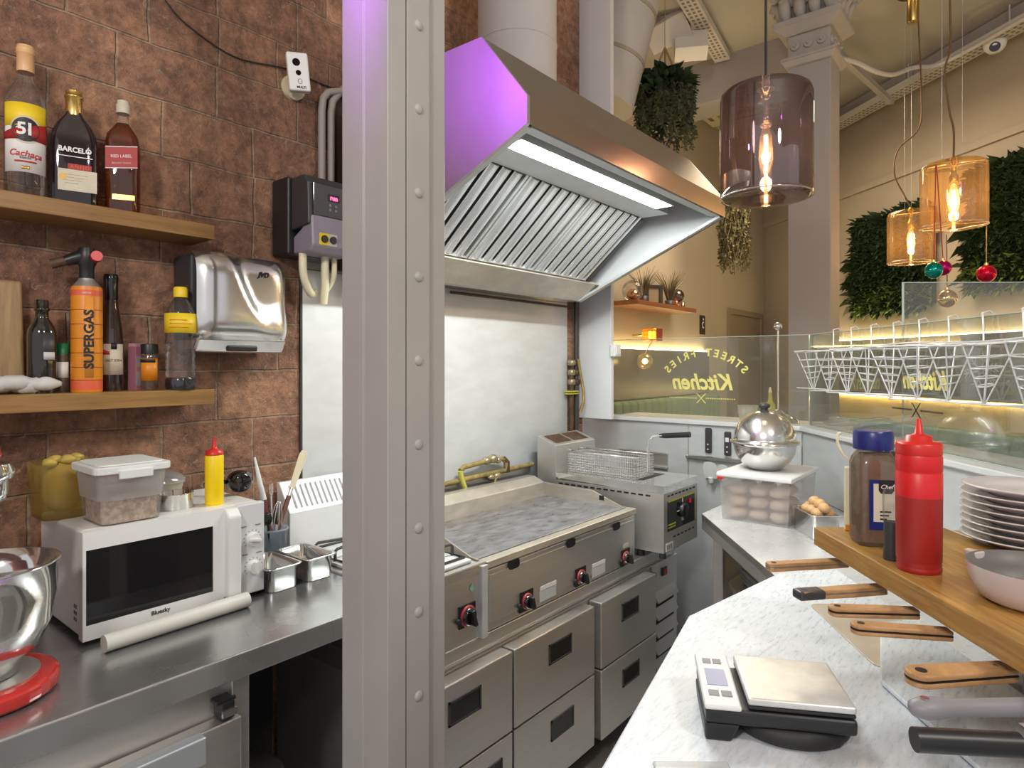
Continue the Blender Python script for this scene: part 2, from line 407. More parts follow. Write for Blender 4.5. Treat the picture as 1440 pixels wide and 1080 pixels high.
        if parent is None: o.matrix_world = base; W[o.name] = base
        else: o.parent = parent; W[o.name] = base
        if bevel:
            b = o.modifiers.new('soft_edges', 'BEVEL'); b.width = bevel; b.segments = seg; b.limit_method = 'ANGLE'; b.angle_limit = math.radians(40)
            b.harden_normals = False
        return o

def tag(o, label, cat, group=None, kind=None):
    o['label'] = label; o['category'] = cat
    if group: o['group'] = group
    if kind: o['kind'] = kind
    return o

def thing(name, label, cat, loc, rz=0.0, group=None):
    o = bpy.data.objects.new(name, None); C.objects.link(o)
    o.empty_display_size = .05
    o.location = loc; o.rotation_euler = (0, 0, rz)
    W[o.name] = Matrix.Translation(Vector(loc)) @ Matrix.Rotation(rz, 4, 'Z')
    return tag(o, label, cat, group)

def struct(o):
    o['kind'] = 'structure'; return o

def dup(root, loc, rz, label):
    r = root.copy(); C.objects.link(r); r.location = loc; r.rotation_euler = (0, 0, rz); r['label'] = label
    W[r.name] = Matrix.Translation(Vector(loc)) @ Matrix.Rotation(rz, 4, 'Z')
    for ch in list(root.children):
        c = ch.copy(); C.objects.link(c); c.parent = r
        for g in list(ch.children):
            d = g.copy(); C.objects.link(d); d.parent = c
    return r

def frame_at(p, ang, tilt=0.0, roll=0.0):
    """x = right, y = up, z = out of an upright surface that faces ang"""
    o = Vector((math.cos(ang), math.sin(ang), 0)); r = Vector((-math.sin(ang), math.cos(ang), 0)); u = Vector((0, 0, 1))
    m = Matrix(((r.x, u.x, o.x, p[0]), (r.y, u.y, o.y, p[1]), (r.z, u.z, o.z, p[2]), (0, 0, 0, 1)))
    return m @ Matrix.Rotation(roll, 4, 'Z') @ Matrix.Rotation(tilt, 4, 'X')

def text(parent, s, size, fr, m, name='lettering', R=None, ext=.0003, shear=0.0, roll=0.0, align='CENTER', bold=0.0, sx=1.0, arcr=None, space=1.0):
    cu = bpy.data.curves.new('tmp', 'FONT'); cu.body = s; cu.size = size; cu.extrude = ext; cu.shear = shear
    cu.align_x = align; cu.align_y = 'CENTER'; cu.offset = bold; cu.resolution_u = 3; cu.space_character = space
    t = bpy.data.objects.new('tmp', cu); C.objects.link(t)
    dg = bpy.context.evaluated_depsgraph_get()
    me = bpy.data.meshes.new_from_object(t.evaluated_get(dg))
    bpy.data.objects.remove(t); bpy.data.curves.remove(cu)
    rot = Matrix.Rotation(roll, 4, 'Z'); base = W[parent.name].inverted() if parent else Matrix.Identity(4)
    for v in me.vertices:
        p = rot @ Vector((v.co.x * sx, v.co.y, v.co.z + ext))
        if R: p = Vector(((R + p.z) * math.sin(p.x / R), p.y, (R + p.z) * math.cos(p.x / R) - R))
        v.co = base @ (fr @ p)
    me.materials.clear(); me.materials.append(M[m])
    o = bpy.data.objects.new(name, me); C.objects.link(o)
    if parent: o.parent = parent
    W[o.name] = W[parent.name] if parent else Matrix.Identity(4)
    return o

def smooth(pts, k=6):
    P = [Vector(p) for p in pts]; P = [P[0]] + P + [P[-1]]; out = []
    for i in range(1, len(P) - 2):
        for j in range(k):
            t = j / k; a, b, c, d = P[i - 1:i + 3]
            out.append(.5 * ((2 * b) + (c - a) * t + (2 * a - 5 * b + 4 * c - d) * t * t + (3 * b - a - 3 * c + d) * t ** 3))
    return out + [P[-2]]

def dxy(a): return Vector((math.cos(a), math.sin(a), 0))

# ================================================================= the setting
WY = 1.90                                   # face of the brick wall
struct(MB().box((-2.5, -7, -.1), (13, 4, 0)).build('floor', 'floor', loc=(0, 0, 0)))
struct(MB().box((-2.5, -7, 4.0), (13, 4, 4.12)).build('ceiling', 'ceil', loc=(0, 0, 0)))
struct(MB().box((-1.6, WY, 0), (2.93, WY + .25, 4.0)).build('wall_left', 'brick', loc=(0, 0, 0)))
struct(MB().box((2.93, 2.6, 0), (9.5, 2.8, 4.0)).build('wall_back', 'plaster', loc=(0, 0, 0)))
RW0, RWD = Vector((7.2, 1.55, 0)), Vector((.655, .755, 0)).normalized()      # face of the dining-room wall on the right
RWN = Vector((RWD.y, -RWD.x, 0))
a, b = RW0 - RWD * 6.5, RW0 + RWD * 1.6
struct(MB().prism([(a.x, a.y), (a.x + RWN.x * .2, a.y + RWN.y * .2), (b.x + RWN.x * .2, b.y + RWN.y * .2), (b.x, b.y)], 0, 4.0).build('wall_right', 'plaster', loc=(0, 0, 0)))
# white boxed end panel of the kitchen wall
o = MB().box((2.90, 1.705, 1.215), (2.93, WY + .7, 4.0)).build('wall_end', 'whitem', bevel=.003)
struct(o)
# beam from the stone column to the back wall, and the coves between ceiling and walls
struct(MB().box((5.08, 1.16, 3.655), (5.42, 2.6, 4.0)).build('trim_1', 'lilac'))
# moulding and ledge on the right wall
def rw(t, off, z): return Vector((RW0.x + RWD.x * t - RWN.x * off, RW0.y + RWD.y * t - RWN.y * off, z))
def rw_strip(t0, t1, o0, o1, z0, z1):
    q = [rw(t0, o0, 0), rw(t1, o0, 0), rw(t1, o1, 0), rw(t0, o1, 0)]
    return MB().prism([(v.x, v.y) for v in q], z0, z1)
struct(rw_strip(-6.5, 1.5, 0, .10, 3.90, 3.99).build('trim_2', 'ceil'))
struct(rw_strip(-6.5, 1.5, 0, .03, 3.18, 3.24).build('trim_3', 'plaster'))
struct(rw_strip(-6.0, .45, 0, .06, 1.22, 1.74).build('trim_4', 'panelgrey'))
struct(rw_strip(-6.0, .45, 0, .02, .98, 1.22).build('trim_5', 'litwall'))
struct(MB().box((2.95, 2.54, 1.22), (6.25, 2.6, 1.63)).build('trim_6', 'panelgrey'))
# door outline in the dim back corner
def on_back(px, py): return pt(px, py, Y=2.6)
o = MB()
x0, x1 = on_back(1022, 430).x, on_back(1070, 440).x
o.box((x0, 2.57, 0), (x0 + .07, 2.6, 2.059)).box((x1 - .07, 2.57, 0), (x1, 2.6, 2.059)).box((x0, 2.57, 2.06), (x1, 2.6, 2.12))
door = struct(o.build('door_1', 'plaster_dk'))
MB().box((x0 + .07, 2.585, 0), (x1 - .07, 2.6, 2.06)).build('door_leaf', 'plaster_dk', door)

# riveted steel column in the foreground
t = thing('steel_column', 'grey painted riveted steel column standing in front of the cooking line', 'column', (.82, .96, 0))
MB().prism([(.749, .9), (.792, .9), (.792, .908), (.796, .908), (.796, .902), (.853, .902), (.861, .913), (.906, .913), (.906, 1.035),
            (.749, 1.035), (.749, .971), (.7525, .969), (.7525, .966), (.749, .964)], 0, 4.0).build('column_shaft', 'paint', t, bevel=.0015)
m = MB()
for k in range(-13, 12):
    m.ball((.8255, .9025, 2.142 - .1585 * k), .0105, (1, .55, 1), 14)
m.build('rivets', 'paint', t)

# ================================================================= brick wall, shelves and what hangs there
SY = 1.75                                   # front of both wall shelves
for z0, z1, nm in ((1.845, 1.884, 'upper oak wall shelf holding three spirit bottles'), (1.392, 1.433, 'lower oak wall shelf holding oil bottles and spice jars')):
    tag(MB().box((-.5, SY, z0), (.848, WY, z1)).build('wall_shelf', 'oak', bevel=.002), nm, 'shelf')

Z1 = 1.884
def bottle_at(px, ytop, y=1.83, z=Z1):
    p = pt(px, ytop, Y=y); return Vector((p.x, y, z)), p.z - z

# clear spirit bottle with the 51 label
c, h = bottle_at(36, 66); r = rad(38, 62, c); fa = face_cam(c)
t = thing('spirit_bottle', 'tall clear spirit bottle with a yellow, maroon and white label', 'bottle', c, 0, 'spirit bottles on the upper shelf')
MB(Matrix.Translation(c)).lathe([(r * .92, 0), (r, .006), (r, h * .62), (r * .93, h * .68), (r * .62, h * .74), (r * .36, h * .79), (r * .33, h * .86)], n=36).build('bottle_body', 'clearb', t)
MB(Matrix.Translation(c)).lathe([(r * .42, h * .83), (r * .42, h * .945), (r * .46, h * .948), (r * .46, h * .957), (r * .42, h * .96), (r * .46, h * .97), (r * .46, h * .98), (r * .41, h * .985), (r * .41, h)], n=28).build('cap', mat('peach_cap', (.72, .42, .2), .4), t)
lab = MB(Matrix.Translation(c)).arc(r, h * .16, h * .6, fa - 1.15, fa + 1.15, n=24).build('label', 'paper', t)
lab['label'] = 'white label panel'
MB(Matrix.Translation(c)).arc(r + .0006, h * .45, h * .6, fa - 1.15, fa + 1.15, n=24).build('yellow_band', 'yellowlabel', lab)
MB(Matrix.Translation(c)).arc(r + .0012, h * .365, h * .45, fa - 1.15, fa + 1.15, n=24, slope=.03).build('maroon_band', 'redlabel', lab)
lf = frame_at(c + dxy(fa) * (r + .002) + Vector((0, 0, h * .43)), fa)
m = MB(lf)
def disc(m, r_, z_, R_, n=30, sy=1):
    vs = [(0, 0, z_)] + [(r_ * math.cos(2 * PI * i / n), r_ * sy * math.sin(2 * PI * i / n), z_) for i in range(n)]
    vs = [(((R_ + v[2]) * math.sin(v[0] / R_)), v[1], (R_ + v[2]) * math.cos(v[0] / R_) - R_) for v in vs]
    return m.add(vs, [(0, 1 + i, 1 + (i + 1) % n) for i in range(n)])
disc(m, .031, .0, r); m.build('badge_rim', 'creamlabel', lab)
m = MB(lf); disc(m, .0275, .0006, r); m.build('badge', 'ink', lab)
text(lab, '51', .038, lf @ Matrix.Translation((0, 0, .001)), 'paper', R=r, bold=.0012, space=.8)
text(lab, 'Cachaça', .0195, frame_at(c + dxy(fa) * (r + .001) + Vector((0, 0, h * .275)), fa), 'inkred', R=r, shear=.2, bold=.0004, roll=-.06)
text(lab, 'Especial', .007, frame_at(c + dxy(fa) * (r + .001) + Vector((0, 0, h * .25)), fa), 'ink', R=r)
MB(Matrix.Translation(c)).arc(r + .0008, h * .222, h * .232, fa - .5, fa + .5).build('red_rule', 'inkred', lab)
MB(Matrix.Translation(c)).arc(r + .0008, h * .178, h * .198, fa - .18, fa + .18).build('seal', 'gold', lab)

# dark flat rum bottle
c, h = bottle_at(104, 130); r = rad(106, 68, c); fa = face_cam(c) + .0
t = thing('spirit_bottle', 'nearly black rum bottle with gold cap, middle of three on the upper shelf', 'bottle', c, 0, 'spirit bottles on the upper shelf')
fl = Matrix.Translation(c) @ Matrix.Rotation(fa + PI / 2, 4, 'Z')
def flask(prof, mname, nm, sy, par, n=40):
    m = MB(fl); k = len(prof); vs = []
    for rx, z in prof:
        for i in range(n):
            a = 2 * PI * i / n; e = .5
            x = math.copysign(abs(math.cos(a)) ** e, math.cos(a)) * rx; y = math.copysign(abs(math.sin(a)) ** e, math.sin(a)) * max(rx * sy, min(rx, r * .34))
            vs.append((x, y, z))
    fs = [(j * n + i, j * n + (i + 1) % n, (j + 1) * n + (i + 1) % n, (j + 1) * n + i) for j in range(k - 1) for i in range(n)]
    m.add(vs, fs, True); m.add(vs[:n], [list(range(n))[::-1]]); m.add(vs[-n:], [list(range(n))])
    return m.build(nm, mname, par)
flask([(r * .95, 0), (r, .006), (r, h * .55), (r * .93, h * .63), (r * .72, h * .71), (r * .42, h * .78), (r * .3, h * .82), (r * .27, h * .88)], 'rum', 'bottle_body', .55, t)
MB(Matrix.Translation(c)).lathe([(r * .36, h * .79), (r * .36, h * .94), (r * .41, h * .945), (r * .41, h * .96), (r * .36, h * .962), (r * .36, h)], n=24).build('cap', 'gold', t)
fd = r * .58
lf = frame_at(c + dxy(fa) * (fd + .0005) + Vector((0, 0, h * .46)), fa)
tx = text(t, 'BARCELO', .0172, lf @ Matrix.Translation((.002, .004, .0012)), 'paper', bold=.0006, sx=.9)
xm = max((lf.inverted() @ (W[t.name] @ v.co)).x for v in tx.data.vertices)
MB(lf @ Matrix.Translation((xm - .0065, .0135, .0012)) @ Matrix.Rotation(-.7, 4, 'Z')).box((-.001, -.0022, 0), (.001, .0022, .0006)).build('lettering_accent', 'paper', t)
MB(lf).box((-.03, -.0125, 0), (.038, -.0105, .0006)).build('fine_print', 'paper', t)
lab = MB(lf).box((-.032, -.095, 0), (.047, -.043, .0008)).build('label', 'creamlabel', t)
MB(lf).box((-.012, -.0425, 0), (.036, -.029, .0006)).build('anejo_band', 'redlabel', t)
text(t, 'AÑEJO', .0115, lf @ Matrix.Translation((.012, -.036, .0007)), 'orange2', space=1.2)
for k in range(4):
    MB(lf).box((-.018, -.056 - .007 * k, .0008), (.028 - .006 * k, -.0552 - .007 * k, .0011)).build('print_line', 'pipe', lab)
MB(lf).cyl((-.022, -.062, .0007), (-.022, -.062, .0012), .008).build('seal', 'gold', lab)

# amber spirit bottle
c, h = bottle_at(173, 143); r = rad(175, 48, c); fa = face_cam(c)
t = thing('spirit_bottle', 'square amber spirit bottle with a red label, rightmost on the upper shelf', 'bottle', c, 0, 'spirit bottles on the upper shelf')
fl = Matrix.Translation(c) @ Matrix.Rotation(fa + PI / 2 - .12, 4, 'Z'); fa -= .12
flask([(r * .95, 0), (r, .006), (r, h * .62), (r * .9, h * .69), (r * .6, h * .75), (r * .36, h * .8)], 'whisky', 'bottle_body', 1.0, t)
MB(Matrix.Translation(c)).lathe([(r * .36, h * .79), (r * .34, h * .9)], n=24).build('bottle_neck', 'clearb', t)
MB(Matrix.Translation(c)).lathe([(r * .42, h * .89), (r * .42, h * .965), (r * .36, h * .97), (r * .36, h)], n=24).build('cap', 'creamlabel', t)
lf = frame_at(c + dxy(fa) * (r + .0006) + Vector((0, 0, h * .47)), fa)
lab = MB(lf).hexa([(-r * .9, -.028, 0), (r * .97, -.020, 0), (r * .97, -.020, .0008), (-r * .9, -.028, .0008)], [(-r * .9, .026, 0), (r * .97, .034, 0), (r * .97, .034, .0008), (-r * .9, .026, .0008)]).build('label', 'redlabel', t)
text(lab, 'RED LABEL', .0105, lf @ Matrix.Translation((.001, .005, .0009)), 'paper', roll=.12, sx=.92)
text(lab, 'Blended Scotch', .0068, lf @ Matrix.Translation((.001, -.012, .0009)), 'creamlabel', roll=.12, shear=.3)
MB(lf).hexa([(-r * .9, -.0295, 0), (r * .97, -.0215, 0), (r * .97, -.0215, .0012), (-r * .9, -.0295, .0012)], [(-r * .9, -.0275, 0), (r * .97, -.0195, 0), (r * .97, -.0195, .0012), (-r * .9, -.0275, .0012)]).build('label_edge', 'paper', lab)
MB(lf).hexa([(-r * .9, .0245, 0), (r * .97, .0325, 0), (r * .97, .0325, .0012), (-r * .9, .0245, .0012)], [(-r * .9, .0265, 0), (r * .97, .0345, 0), (r * .97, .0345, .0012), (-r * .9, .0265, .0012)]).build('label_edge', 'paper', lab)
MB(lf).box((-r * .5, -.105, 0), (r * .8, -.092, .0008)).build('gold_strip', 'gold', t)

# ---- lower shelf
Z2 = 1.433
p = pt(28, 405, Y=1.86)
m = MB(); x1 = pt(33, 500, Y=1.865).x
m.sweepx([(1.845, Z2), (1.865, Z2), (1.893, 1.70), (1.873, 1.70)], x1 - .28, x1)
tag(m.build('chopping_board', 'boardwood', bevel=.006, seg=3), 'wooden chopping board leaning on the brick wall at the left end of the lower shelf', 'chopping board')
m = MB(); q = pt(14, 530, Y=1.80)
for k in range(5):
    m.ball((q.x - .05 + .028 * k, 1.795 + .008 * (k % 2), Z2 + .018 + .004 * (k % 3)), .022, (1.6, .9, .8 + .1 * (k % 2)), 14, rough=.12)
tag(m.build('crumpled_cloth', 'cloth'), 'crumpled white cloth lying in front of the chopping board', 'cloth')

c, h = bottle_at(59, 422, 1.815, Z2); r = rad(60, 43, c)
t = thing('oil_bottle', 'dark green oil bottle with grey back label, leftmost bottle on the lower shelf', 'bottle', c, 0, 'bottles on the lower shelf')
MB(Matrix.Translation(c)).lathe([(r * .95, 0), (r, .005), (r, h * .62), (r * .95, h * .68), (r * .7, h * .75), (r * .46, h * .8), (r * .45, h * .88), (r * .53, h * .885), (r * .53, h * .91), (r * .47, h * .915), (r * .47, h * .985), (r * .42, h)], n=32).build('bottle_body', 'darkglass', t)
fa = face_cam(c)
MB(Matrix.Translation(c)).arc(r, h * .35, h * .65, fa + .05, fa + 1.0).build('label', 'dark', t)
lb = MB(Matrix.Translation(c)).arc(r + .0006, h * .36, h * .44, fa + .1, fa + .95).build('barcode', 'cloth', t)
c, h = bottle_at(88, 483, 1.83, Z2); r = rad(88, 20, c)
t = thing('spice_jar', 'small clear spice jar with a green cap beside the gas torch', 'jar', c, 0, 'spice jars on the lower shelf')
MB(Matrix.Translation(c)).lathe([(r * .95, 0), (r, .003), (r, h * .7), (r * .85, h * .78)], n=24).build('jar_body', 'gel', t)
MB(Matrix.Translation(c)).lathe([(r * .95, h * .78), (r * .95, h), (r * .9, h)], n=24).build('cap', 'green', t)
MB(Matrix.Translation(c)).arc(r, h * .3, h * .62, face_cam(c) - 1, face_cam(c) + 1).build('label', 'paper', t)
# gas torch
c, h = bottle_at(122, 404, 1.805, Z2); r = rad(122, 46, c); fa = face_cam(c)
t = thing('gas_torch', 'orange gas canister with upright black lettering and a blowtorch head', 'gas torch', c)
MB(Matrix.Translation(c)).lathe([(r * .96, 0), (r, .004), (r, h * .97), (r * .95, h)], n=36).build('canister', 'orange', t)
MB(Matrix.Translation(c)).lathe([(r * 1.004, .006), (r * 1.004, h * .105)], n=36, capb=False, capt=False).build('lower_band', 'orange2', t)
MB(Matrix.Translation(c)).lathe([(r * 1.004, h * .11), (r * 1.004, h * .12)], n=36, capb=False, capt=False).build('band_rule', 'inkred', t)
MB(Matrix.Translation(c)).lathe([(r * 1.004, h * .91), (r * 1.004, h * .965)], n=36, capb=False, capt=False).build('upper_band', 'orange2', t)
m = MB(Matrix.Translation(c))
for k in range(1, 6): m.arc(r, h * (.1 + .135 * k), h * (.105 + .135 * k), fa - 1.4, fa + 1.4, n=20)
m.build('grid_lines', 'maroon', t)
MB(Matrix.Translation(c)).arc(r + .0008, h * .14, h * .9, fa - .12, fa + .42, n=10).build('lettering_panel', mat('pale_orange', (.8, .33, .06), .45), t)
text(t, 'SUPERGAS', .028, frame_at(c + dxy(fa + .15) * (r + .0016) + Vector((0, 0, h * .5)), fa + .15), 'ink', roll=PI / 2, bold=.001, sx=1.1)
text(t, 'tecno', .008, frame_at(c + dxy(fa) * (r + .0005) + Vector((0, 0, h * .938)), fa), 'paper', R=r)
MB(Matrix.Translation(c)).lathe([(r * .9, h), (r * .75, h * 1.03), (r * .55, h * 1.06), (r * .5, h * 1.08)], n=28).build('valve_collar', 'steel_dull', t)
m = MB(Matrix.Translation(c) @ Matrix.Rotation(fa + PI / 2, 4, 'Z'))
zt = h * 1.08
m.lathe([(r * .48, zt), (r * .48, zt + .03), (r * .6, zt + .035), (r * .62, zt + .06), (r * .5, zt + .075)], n=24)
m.tube([(r * .5, 0, zt + .052), (0, 0, zt + .058), (-r * .9, 0, zt + .046), (-r * 1.3, 0, zt + .04)], [r * .42, r * .55, r * .42, r * .36], 14)
hd = m.build('torch_head', 'black', t)
MB(Matrix.Translation(c) @ Matrix.Rotation(fa + PI / 2, 4, 'Z')).tube([(-r * 1.25, 0, zt + .041), (-r * 2.15, 0, zt + .03)], [r * .34, r * .36], 16).build('nozzle', 'rust', hd)
MB(Matrix.Translation(c) @ Matrix.Rotation(fa + PI / 2, 4, 'Z')).cyl((r * .55, -.016, zt + .052), (r * .62, -.034, zt + .054), .0125).build('red_knob', 'red', hd)

c, h = bottle_at(156, 386, 1.845, Z2); r = rad(162, 37, c)
t = thing('sauce_bottle', 'tapering dark sauce bottle with a white label, behind the gas torch', 'bottle', c, 0, 'bottles on the lower shelf')
MB(Matrix.Translation(c)).lathe([(r * .95, 0), (r, .005), (r, h * .4), (r * .85, h * .55), (r * .6, h * .72), (r * .5, h * .8)], n=32).build('bottle_body', 'brownb', t)
MB(Matrix.Translation(c)).lathe([(r * .93, .004), (r * .93, h * .22)], n=28).build('sauce', 'dkliq', t)
MB(Matrix.Translation(c)).lathe([(r * .57, h * .78), (r * .57, h * .93), (r * .6, h * .95), (r * .6, h * .985), (r * .52, h)], n=28).build('cap', 'blackg', t)
fa = face_cam(c) + .25
lab = MB(Matrix.Translation(c)).arc(r, h * .14, h * .4, fa - .9, fa + .9).build('label', 'creamlabel', t)
MB(Matrix.Translation(c)).arc(r + .0007, h * .355, h * .41, fa - .25, fa + .2).build('emblem', 'ink', lab)
text(lab, 'SALT SODA', .0085, frame_at(c + dxy(fa) * (r + .0008) + Vector((0, 0, h * .26)), fa), 'ink', R=r, sx=.9)
MB(Matrix.Translation(c)).arc(r + .0007, h * .31, h * .345, fa - .85, fa - .35, slope=-.006).build('chilli_mark', 'inkred', lab)
c, h = bottle_at(190, 483, 1.845, Z2)
t = thing('spice_carton', 'narrow mauve carton standing between the sauce bottle and the orange labelled jar', 'carton', c)
cr = Matrix.Translation(c) @ Matrix.Rotation(.5, 4, 'Z')
MB(cr).box((-.0125, -.012, 0), (.0125, .012, h * .93)).build('carton_body', 'mauve', t, bevel=.001)
MB(cr).box((-.011, -.0105, h * .93), (.011, .0105, h)).build('carton_lid', mat('pink_lid', (.5, .27, .3), .5), t)
MB(cr).box((-.010, -.0128, h * .5), (.010, -.012, h * .72)).build('carton_label', 'grey', t)
MB(cr).box((-.010, -.0128, h * .1), (.010, -.012, h * .4)).build('carton_label', 'grey', t)
c, h = bottle_at(210, 484, 1.835, Z2); r = rad(210, 25, c); fa = face_cam(c)
t = thing('spice_jar', 'spice jar with a black cap and orange label beside the mauve carton', 'jar', c, 0, 'spice jars on the lower shelf')
MB(Matrix.Translation(c)).lathe([(r * .95, 0), (r, .003), (r, h * .74), (r * .9, h * .78)], n=28).build('jar_body', 'gel', t)
MB(Matrix.Translation(c)).lathe([(r * 1.0, h * .79), (r * 1.02, h * .97), (r * .95, h)], n=28).build('cap', 'black', t)
MB(Matrix.Translation(c)).arc(r, h * .2, h * .68, fa - 1.3, fa + 1.2).build('label', 'orange', t)
MB(Matrix.Translation(c)).arc(r + .0007, h * .6, h * .67, fa - 1.3, fa + .7).build('label_band', 'ink', t)
c, h = bottle_at(254, 404, 1.778, Z2); r = rad(255, 45, c); fa = face_cam(c)
t = thing('oil_bottle', 'ribbed clear bottle with yellow cap and dark liquid at the bottom', 'bottle', c, 0, 'bottles on the lower shelf')
pr = [(r * .93, 0), (r, .006), (r, h * .10)]
for k in range(6): pr += [(r * .92, h * (.125 + .06 * k)), (r, h * (.155 + .06 * k))]
pr += [(r * .97, h * .51), (r * .97, h * .74), (r * .9, h * .78), (r * .66, h * .845), (r * .4, h * .89), (r * .34, h * .92)]
MB(Matrix.Translation(c)).lathe(pr, n=36).build('bottle_body', 'clearb', t)
MB(Matrix.Translation(c)).lathe([(r * .93, .003), (r * .96, .007), (r * .96, h * .10), (r * .9, h * .12)], n=30).build('liquid', 'dkliq', t)
lab = MB(Matrix.Translation(c)).arc(r, h * .55, h * .74, fa - 1.6, fa + 1.6, n=24).build('label', 'yellowlabel', t)
m = MB(Matrix.Translation(c))
for k in range(3): m.arc(r + .0007, h * (.6 + .035 * k), h * (.608 + .035 * k), fa - .7, fa + (.5, .8, .4)[k])
m.build('print_lines', 'orange', lab)
MB(Matrix.Translation(c)).lathe([(r * .46, h * .9), (r * .46, h * .985), (r * .4, h)], n=26).build('cap', 'yellowlabel', t)

# ---- hand dryer
DX0, DX1, DYF = .80, 1.075, 1.725
zt, zb = 1.812, 1.535
t = thing('hand_dryer', 'polished steel hand dryer mounted on the brick wall above the shelf end', 'hand dryer', ((DX0 + DX1) / 2, WY, zb))
MB().box((DX0, DYF + .062, zb + .03), (DX1, WY, zt - .004)).build('side_housing', 'dark', t, bevel=.012, seg=3)
m = MB(); nx, nz = 22, 22; g = []
for j in range(nz + 1):
    for i in range(nx + 1):
        fx, fz = i / nx, j / nz
        e = .028 * (abs(fx - .5) * 2) ** 6 + .03 * (abs(fz - .5) * 2) ** 6
        xs = fx - (.36 + .42 * (1 - fz) ** 1.4)                       # a raised curved facet sweeps down to the right corner
        e += .022 / (1 + math.exp(-40 * xs)) * min(1, fz * 2.2)
        g.append((DX0 + (DX1 - DX0) * fx, DYF + e, zb + .035 + (zt - zb - .035) * fz))
m.add(g, [(j * (nx + 1) + i, j * (nx + 1) + i + 1, (j + 1) * (nx + 1) + i + 1, (j + 1) * (nx + 1) + i) for j in range(nz) for i in range(nx)], True)
m.add([(DX0, DYF + .05, zb + .036), (DX1, DYF + .05, zb + .036), (DX1, WY - .004, zb + .036), (DX0, WY - .004, zb + .036)], [(0, 1, 2, 3)])
m.build('front_cover', 'steel_sat', t, flip=False)
MB().sweepx([(DYF + .055, zb), (WY - .01, zb), (WY - .01, zb + .04), (DYF + .03, zb + .04)], DX0 + .003, DX1 - .003)  .build('chin', 'steel_sat', t, bevel=.008, seg=3)
q = (DX0 + DX1) / 2
MB().box((q - .045, DYF + .04, zb + .004), (q + .045, DYF + .062, zb + .02)).build('air_outlet', 'black', t, bevel=.004)
text(t, 'JVD', .02, frame_at((DX1 - .085, DYF + .0215, zt - .05), -PI / 2), 'ink', shear=.3, bold=.001)

# ---- inverter box on the wall
IX0, IX1, IYF = 1.10, 1.276, 1.70
zt, zb = 2.088, 1.845
t = thing('motor_inverter', 'black and grey inverter box with a red digital display on the brick wall', 'inverter', ((IX0 + IX1) / 2, WY, zb))
MB().box((IX0, 1.80, zb), (IX1, WY - .009, zt)).build('heat_sink', 'black', t, bevel=.006)
MB().sweepx([(IYF + .004, zb + .085), (1.80, zb + .075), (1.80, zt - .004), (IYF + .03, zt - .003), (IYF + .008, zt - .03)], IX0 + .012, IX1 - .002).build('upper_cover', 'dark', t, bevel=.006, seg=3)
MB().sweepx([(IYF + .012, zb + .002), (1.80, zb + .002), (1.80, zb + .055), (IYF + .06, zb + .075), (IYF, zb + .115), (IYF - .006, zb + .02)], IX0 + .02, IX1).build('lower_cover', 'lilacgrey', t, bevel=.006, seg=3)
lf = frame_at((IX0 + .112, IYF + .0025, zt - .075), -PI / 2)
MB(lf).box((-.085, -.055, -.006), (.06, .045, .0015)).build('keypad', 'blackg', t, bevel=.002)
lf = lf @ Matrix.Translation((-.012, 0, 0))
dsp = MB(lf).box((-.022, -.004, .001), (.022, .018, .0022)).build('display', 'ink', t)
text(dsp, 'run', .02, lf @ Matrix.Translation((0, .007, .0024)), 'redled', bold=.0007)
m = MB(lf)
for k in range(4): m.cyl((-.014 + .022 * (k % 2), -.017 - .014 * (k // 2), .0014), (-.014 + .022 * (k % 2), -.017 - .014 * (k // 2), .003), .0042, n=12)
m.build('keys', 'grey', t)
lf = frame_at((IX0 + .075, IYF - .0055, zb + .042), -PI / 2)
lp = MB(lf).box((-.032, -.018, 0), (.032, .018, .0012)).build('switch_plate', 'creamlabel', t)
lp['label'] = 'yellow and white switch plate'
MB(lf).box((-.032, -.018, .0012), (.001, .018, .0016)).build('yellow_half', 'yellowlabel', lp)
for q in (-.015, .016): MB(lf).cyl((q, 0, .001), (q, 0, .007), .0115).build('rotary_switch', 'black', lp)
for q, e in ((1.135, 0), (1.215, 1), (1.25, 2)):
    zz = zb + .004
    pts = [(q, 1.77, zz), (q, 1.77, zz - .05)] + ([(q + .012, 1.775, zz - .09), (q + .04, 1.79, zz - .12), (q + .075, 1.82, zz - .115)] if e == 0 else
                                                [(q + .004, 1.775, zz - .1), (q + .008, 1.79, zz - .15)] if e == 1 else [(q, 1.785, zz - .08), (q - .02, 1.8, zz - .12)])
    MB().tube(smooth(pts), .0125 if e < 2 else .009, 12).build('cable_gland', 'cream', t)
# dark riser box and conduits above the inverter
o = MB().box((1.32, 1.874, 1.826), (1.46, WY - .006, 2.46)).build('riser_box', 'darkbrown', bevel=.004)
tag(o, 'tall dark brown riser box on the brick wall behind the steel column', 'riser box')
t = thing('conduit_pair', 'two grey cable conduits bending down the brick wall into the inverter', 'conduit', (1.29, 1.86, 2.09))
for q in (1.268, 1.305):
    MB().tube([(q, 1.865, 2.092), (q, 1.865, 2.36), (q + .003, 1.862, 2.40), (q + .02, 1.86, 2.425), (q + .06, 1.855, 2.44 + (q - 1.268)), (1.50, 1.85, 2.45 + (q - 1.268))], .0125, 12).build('conduit', mat('conduit_grey', (.33, .29, .27), .5), t)
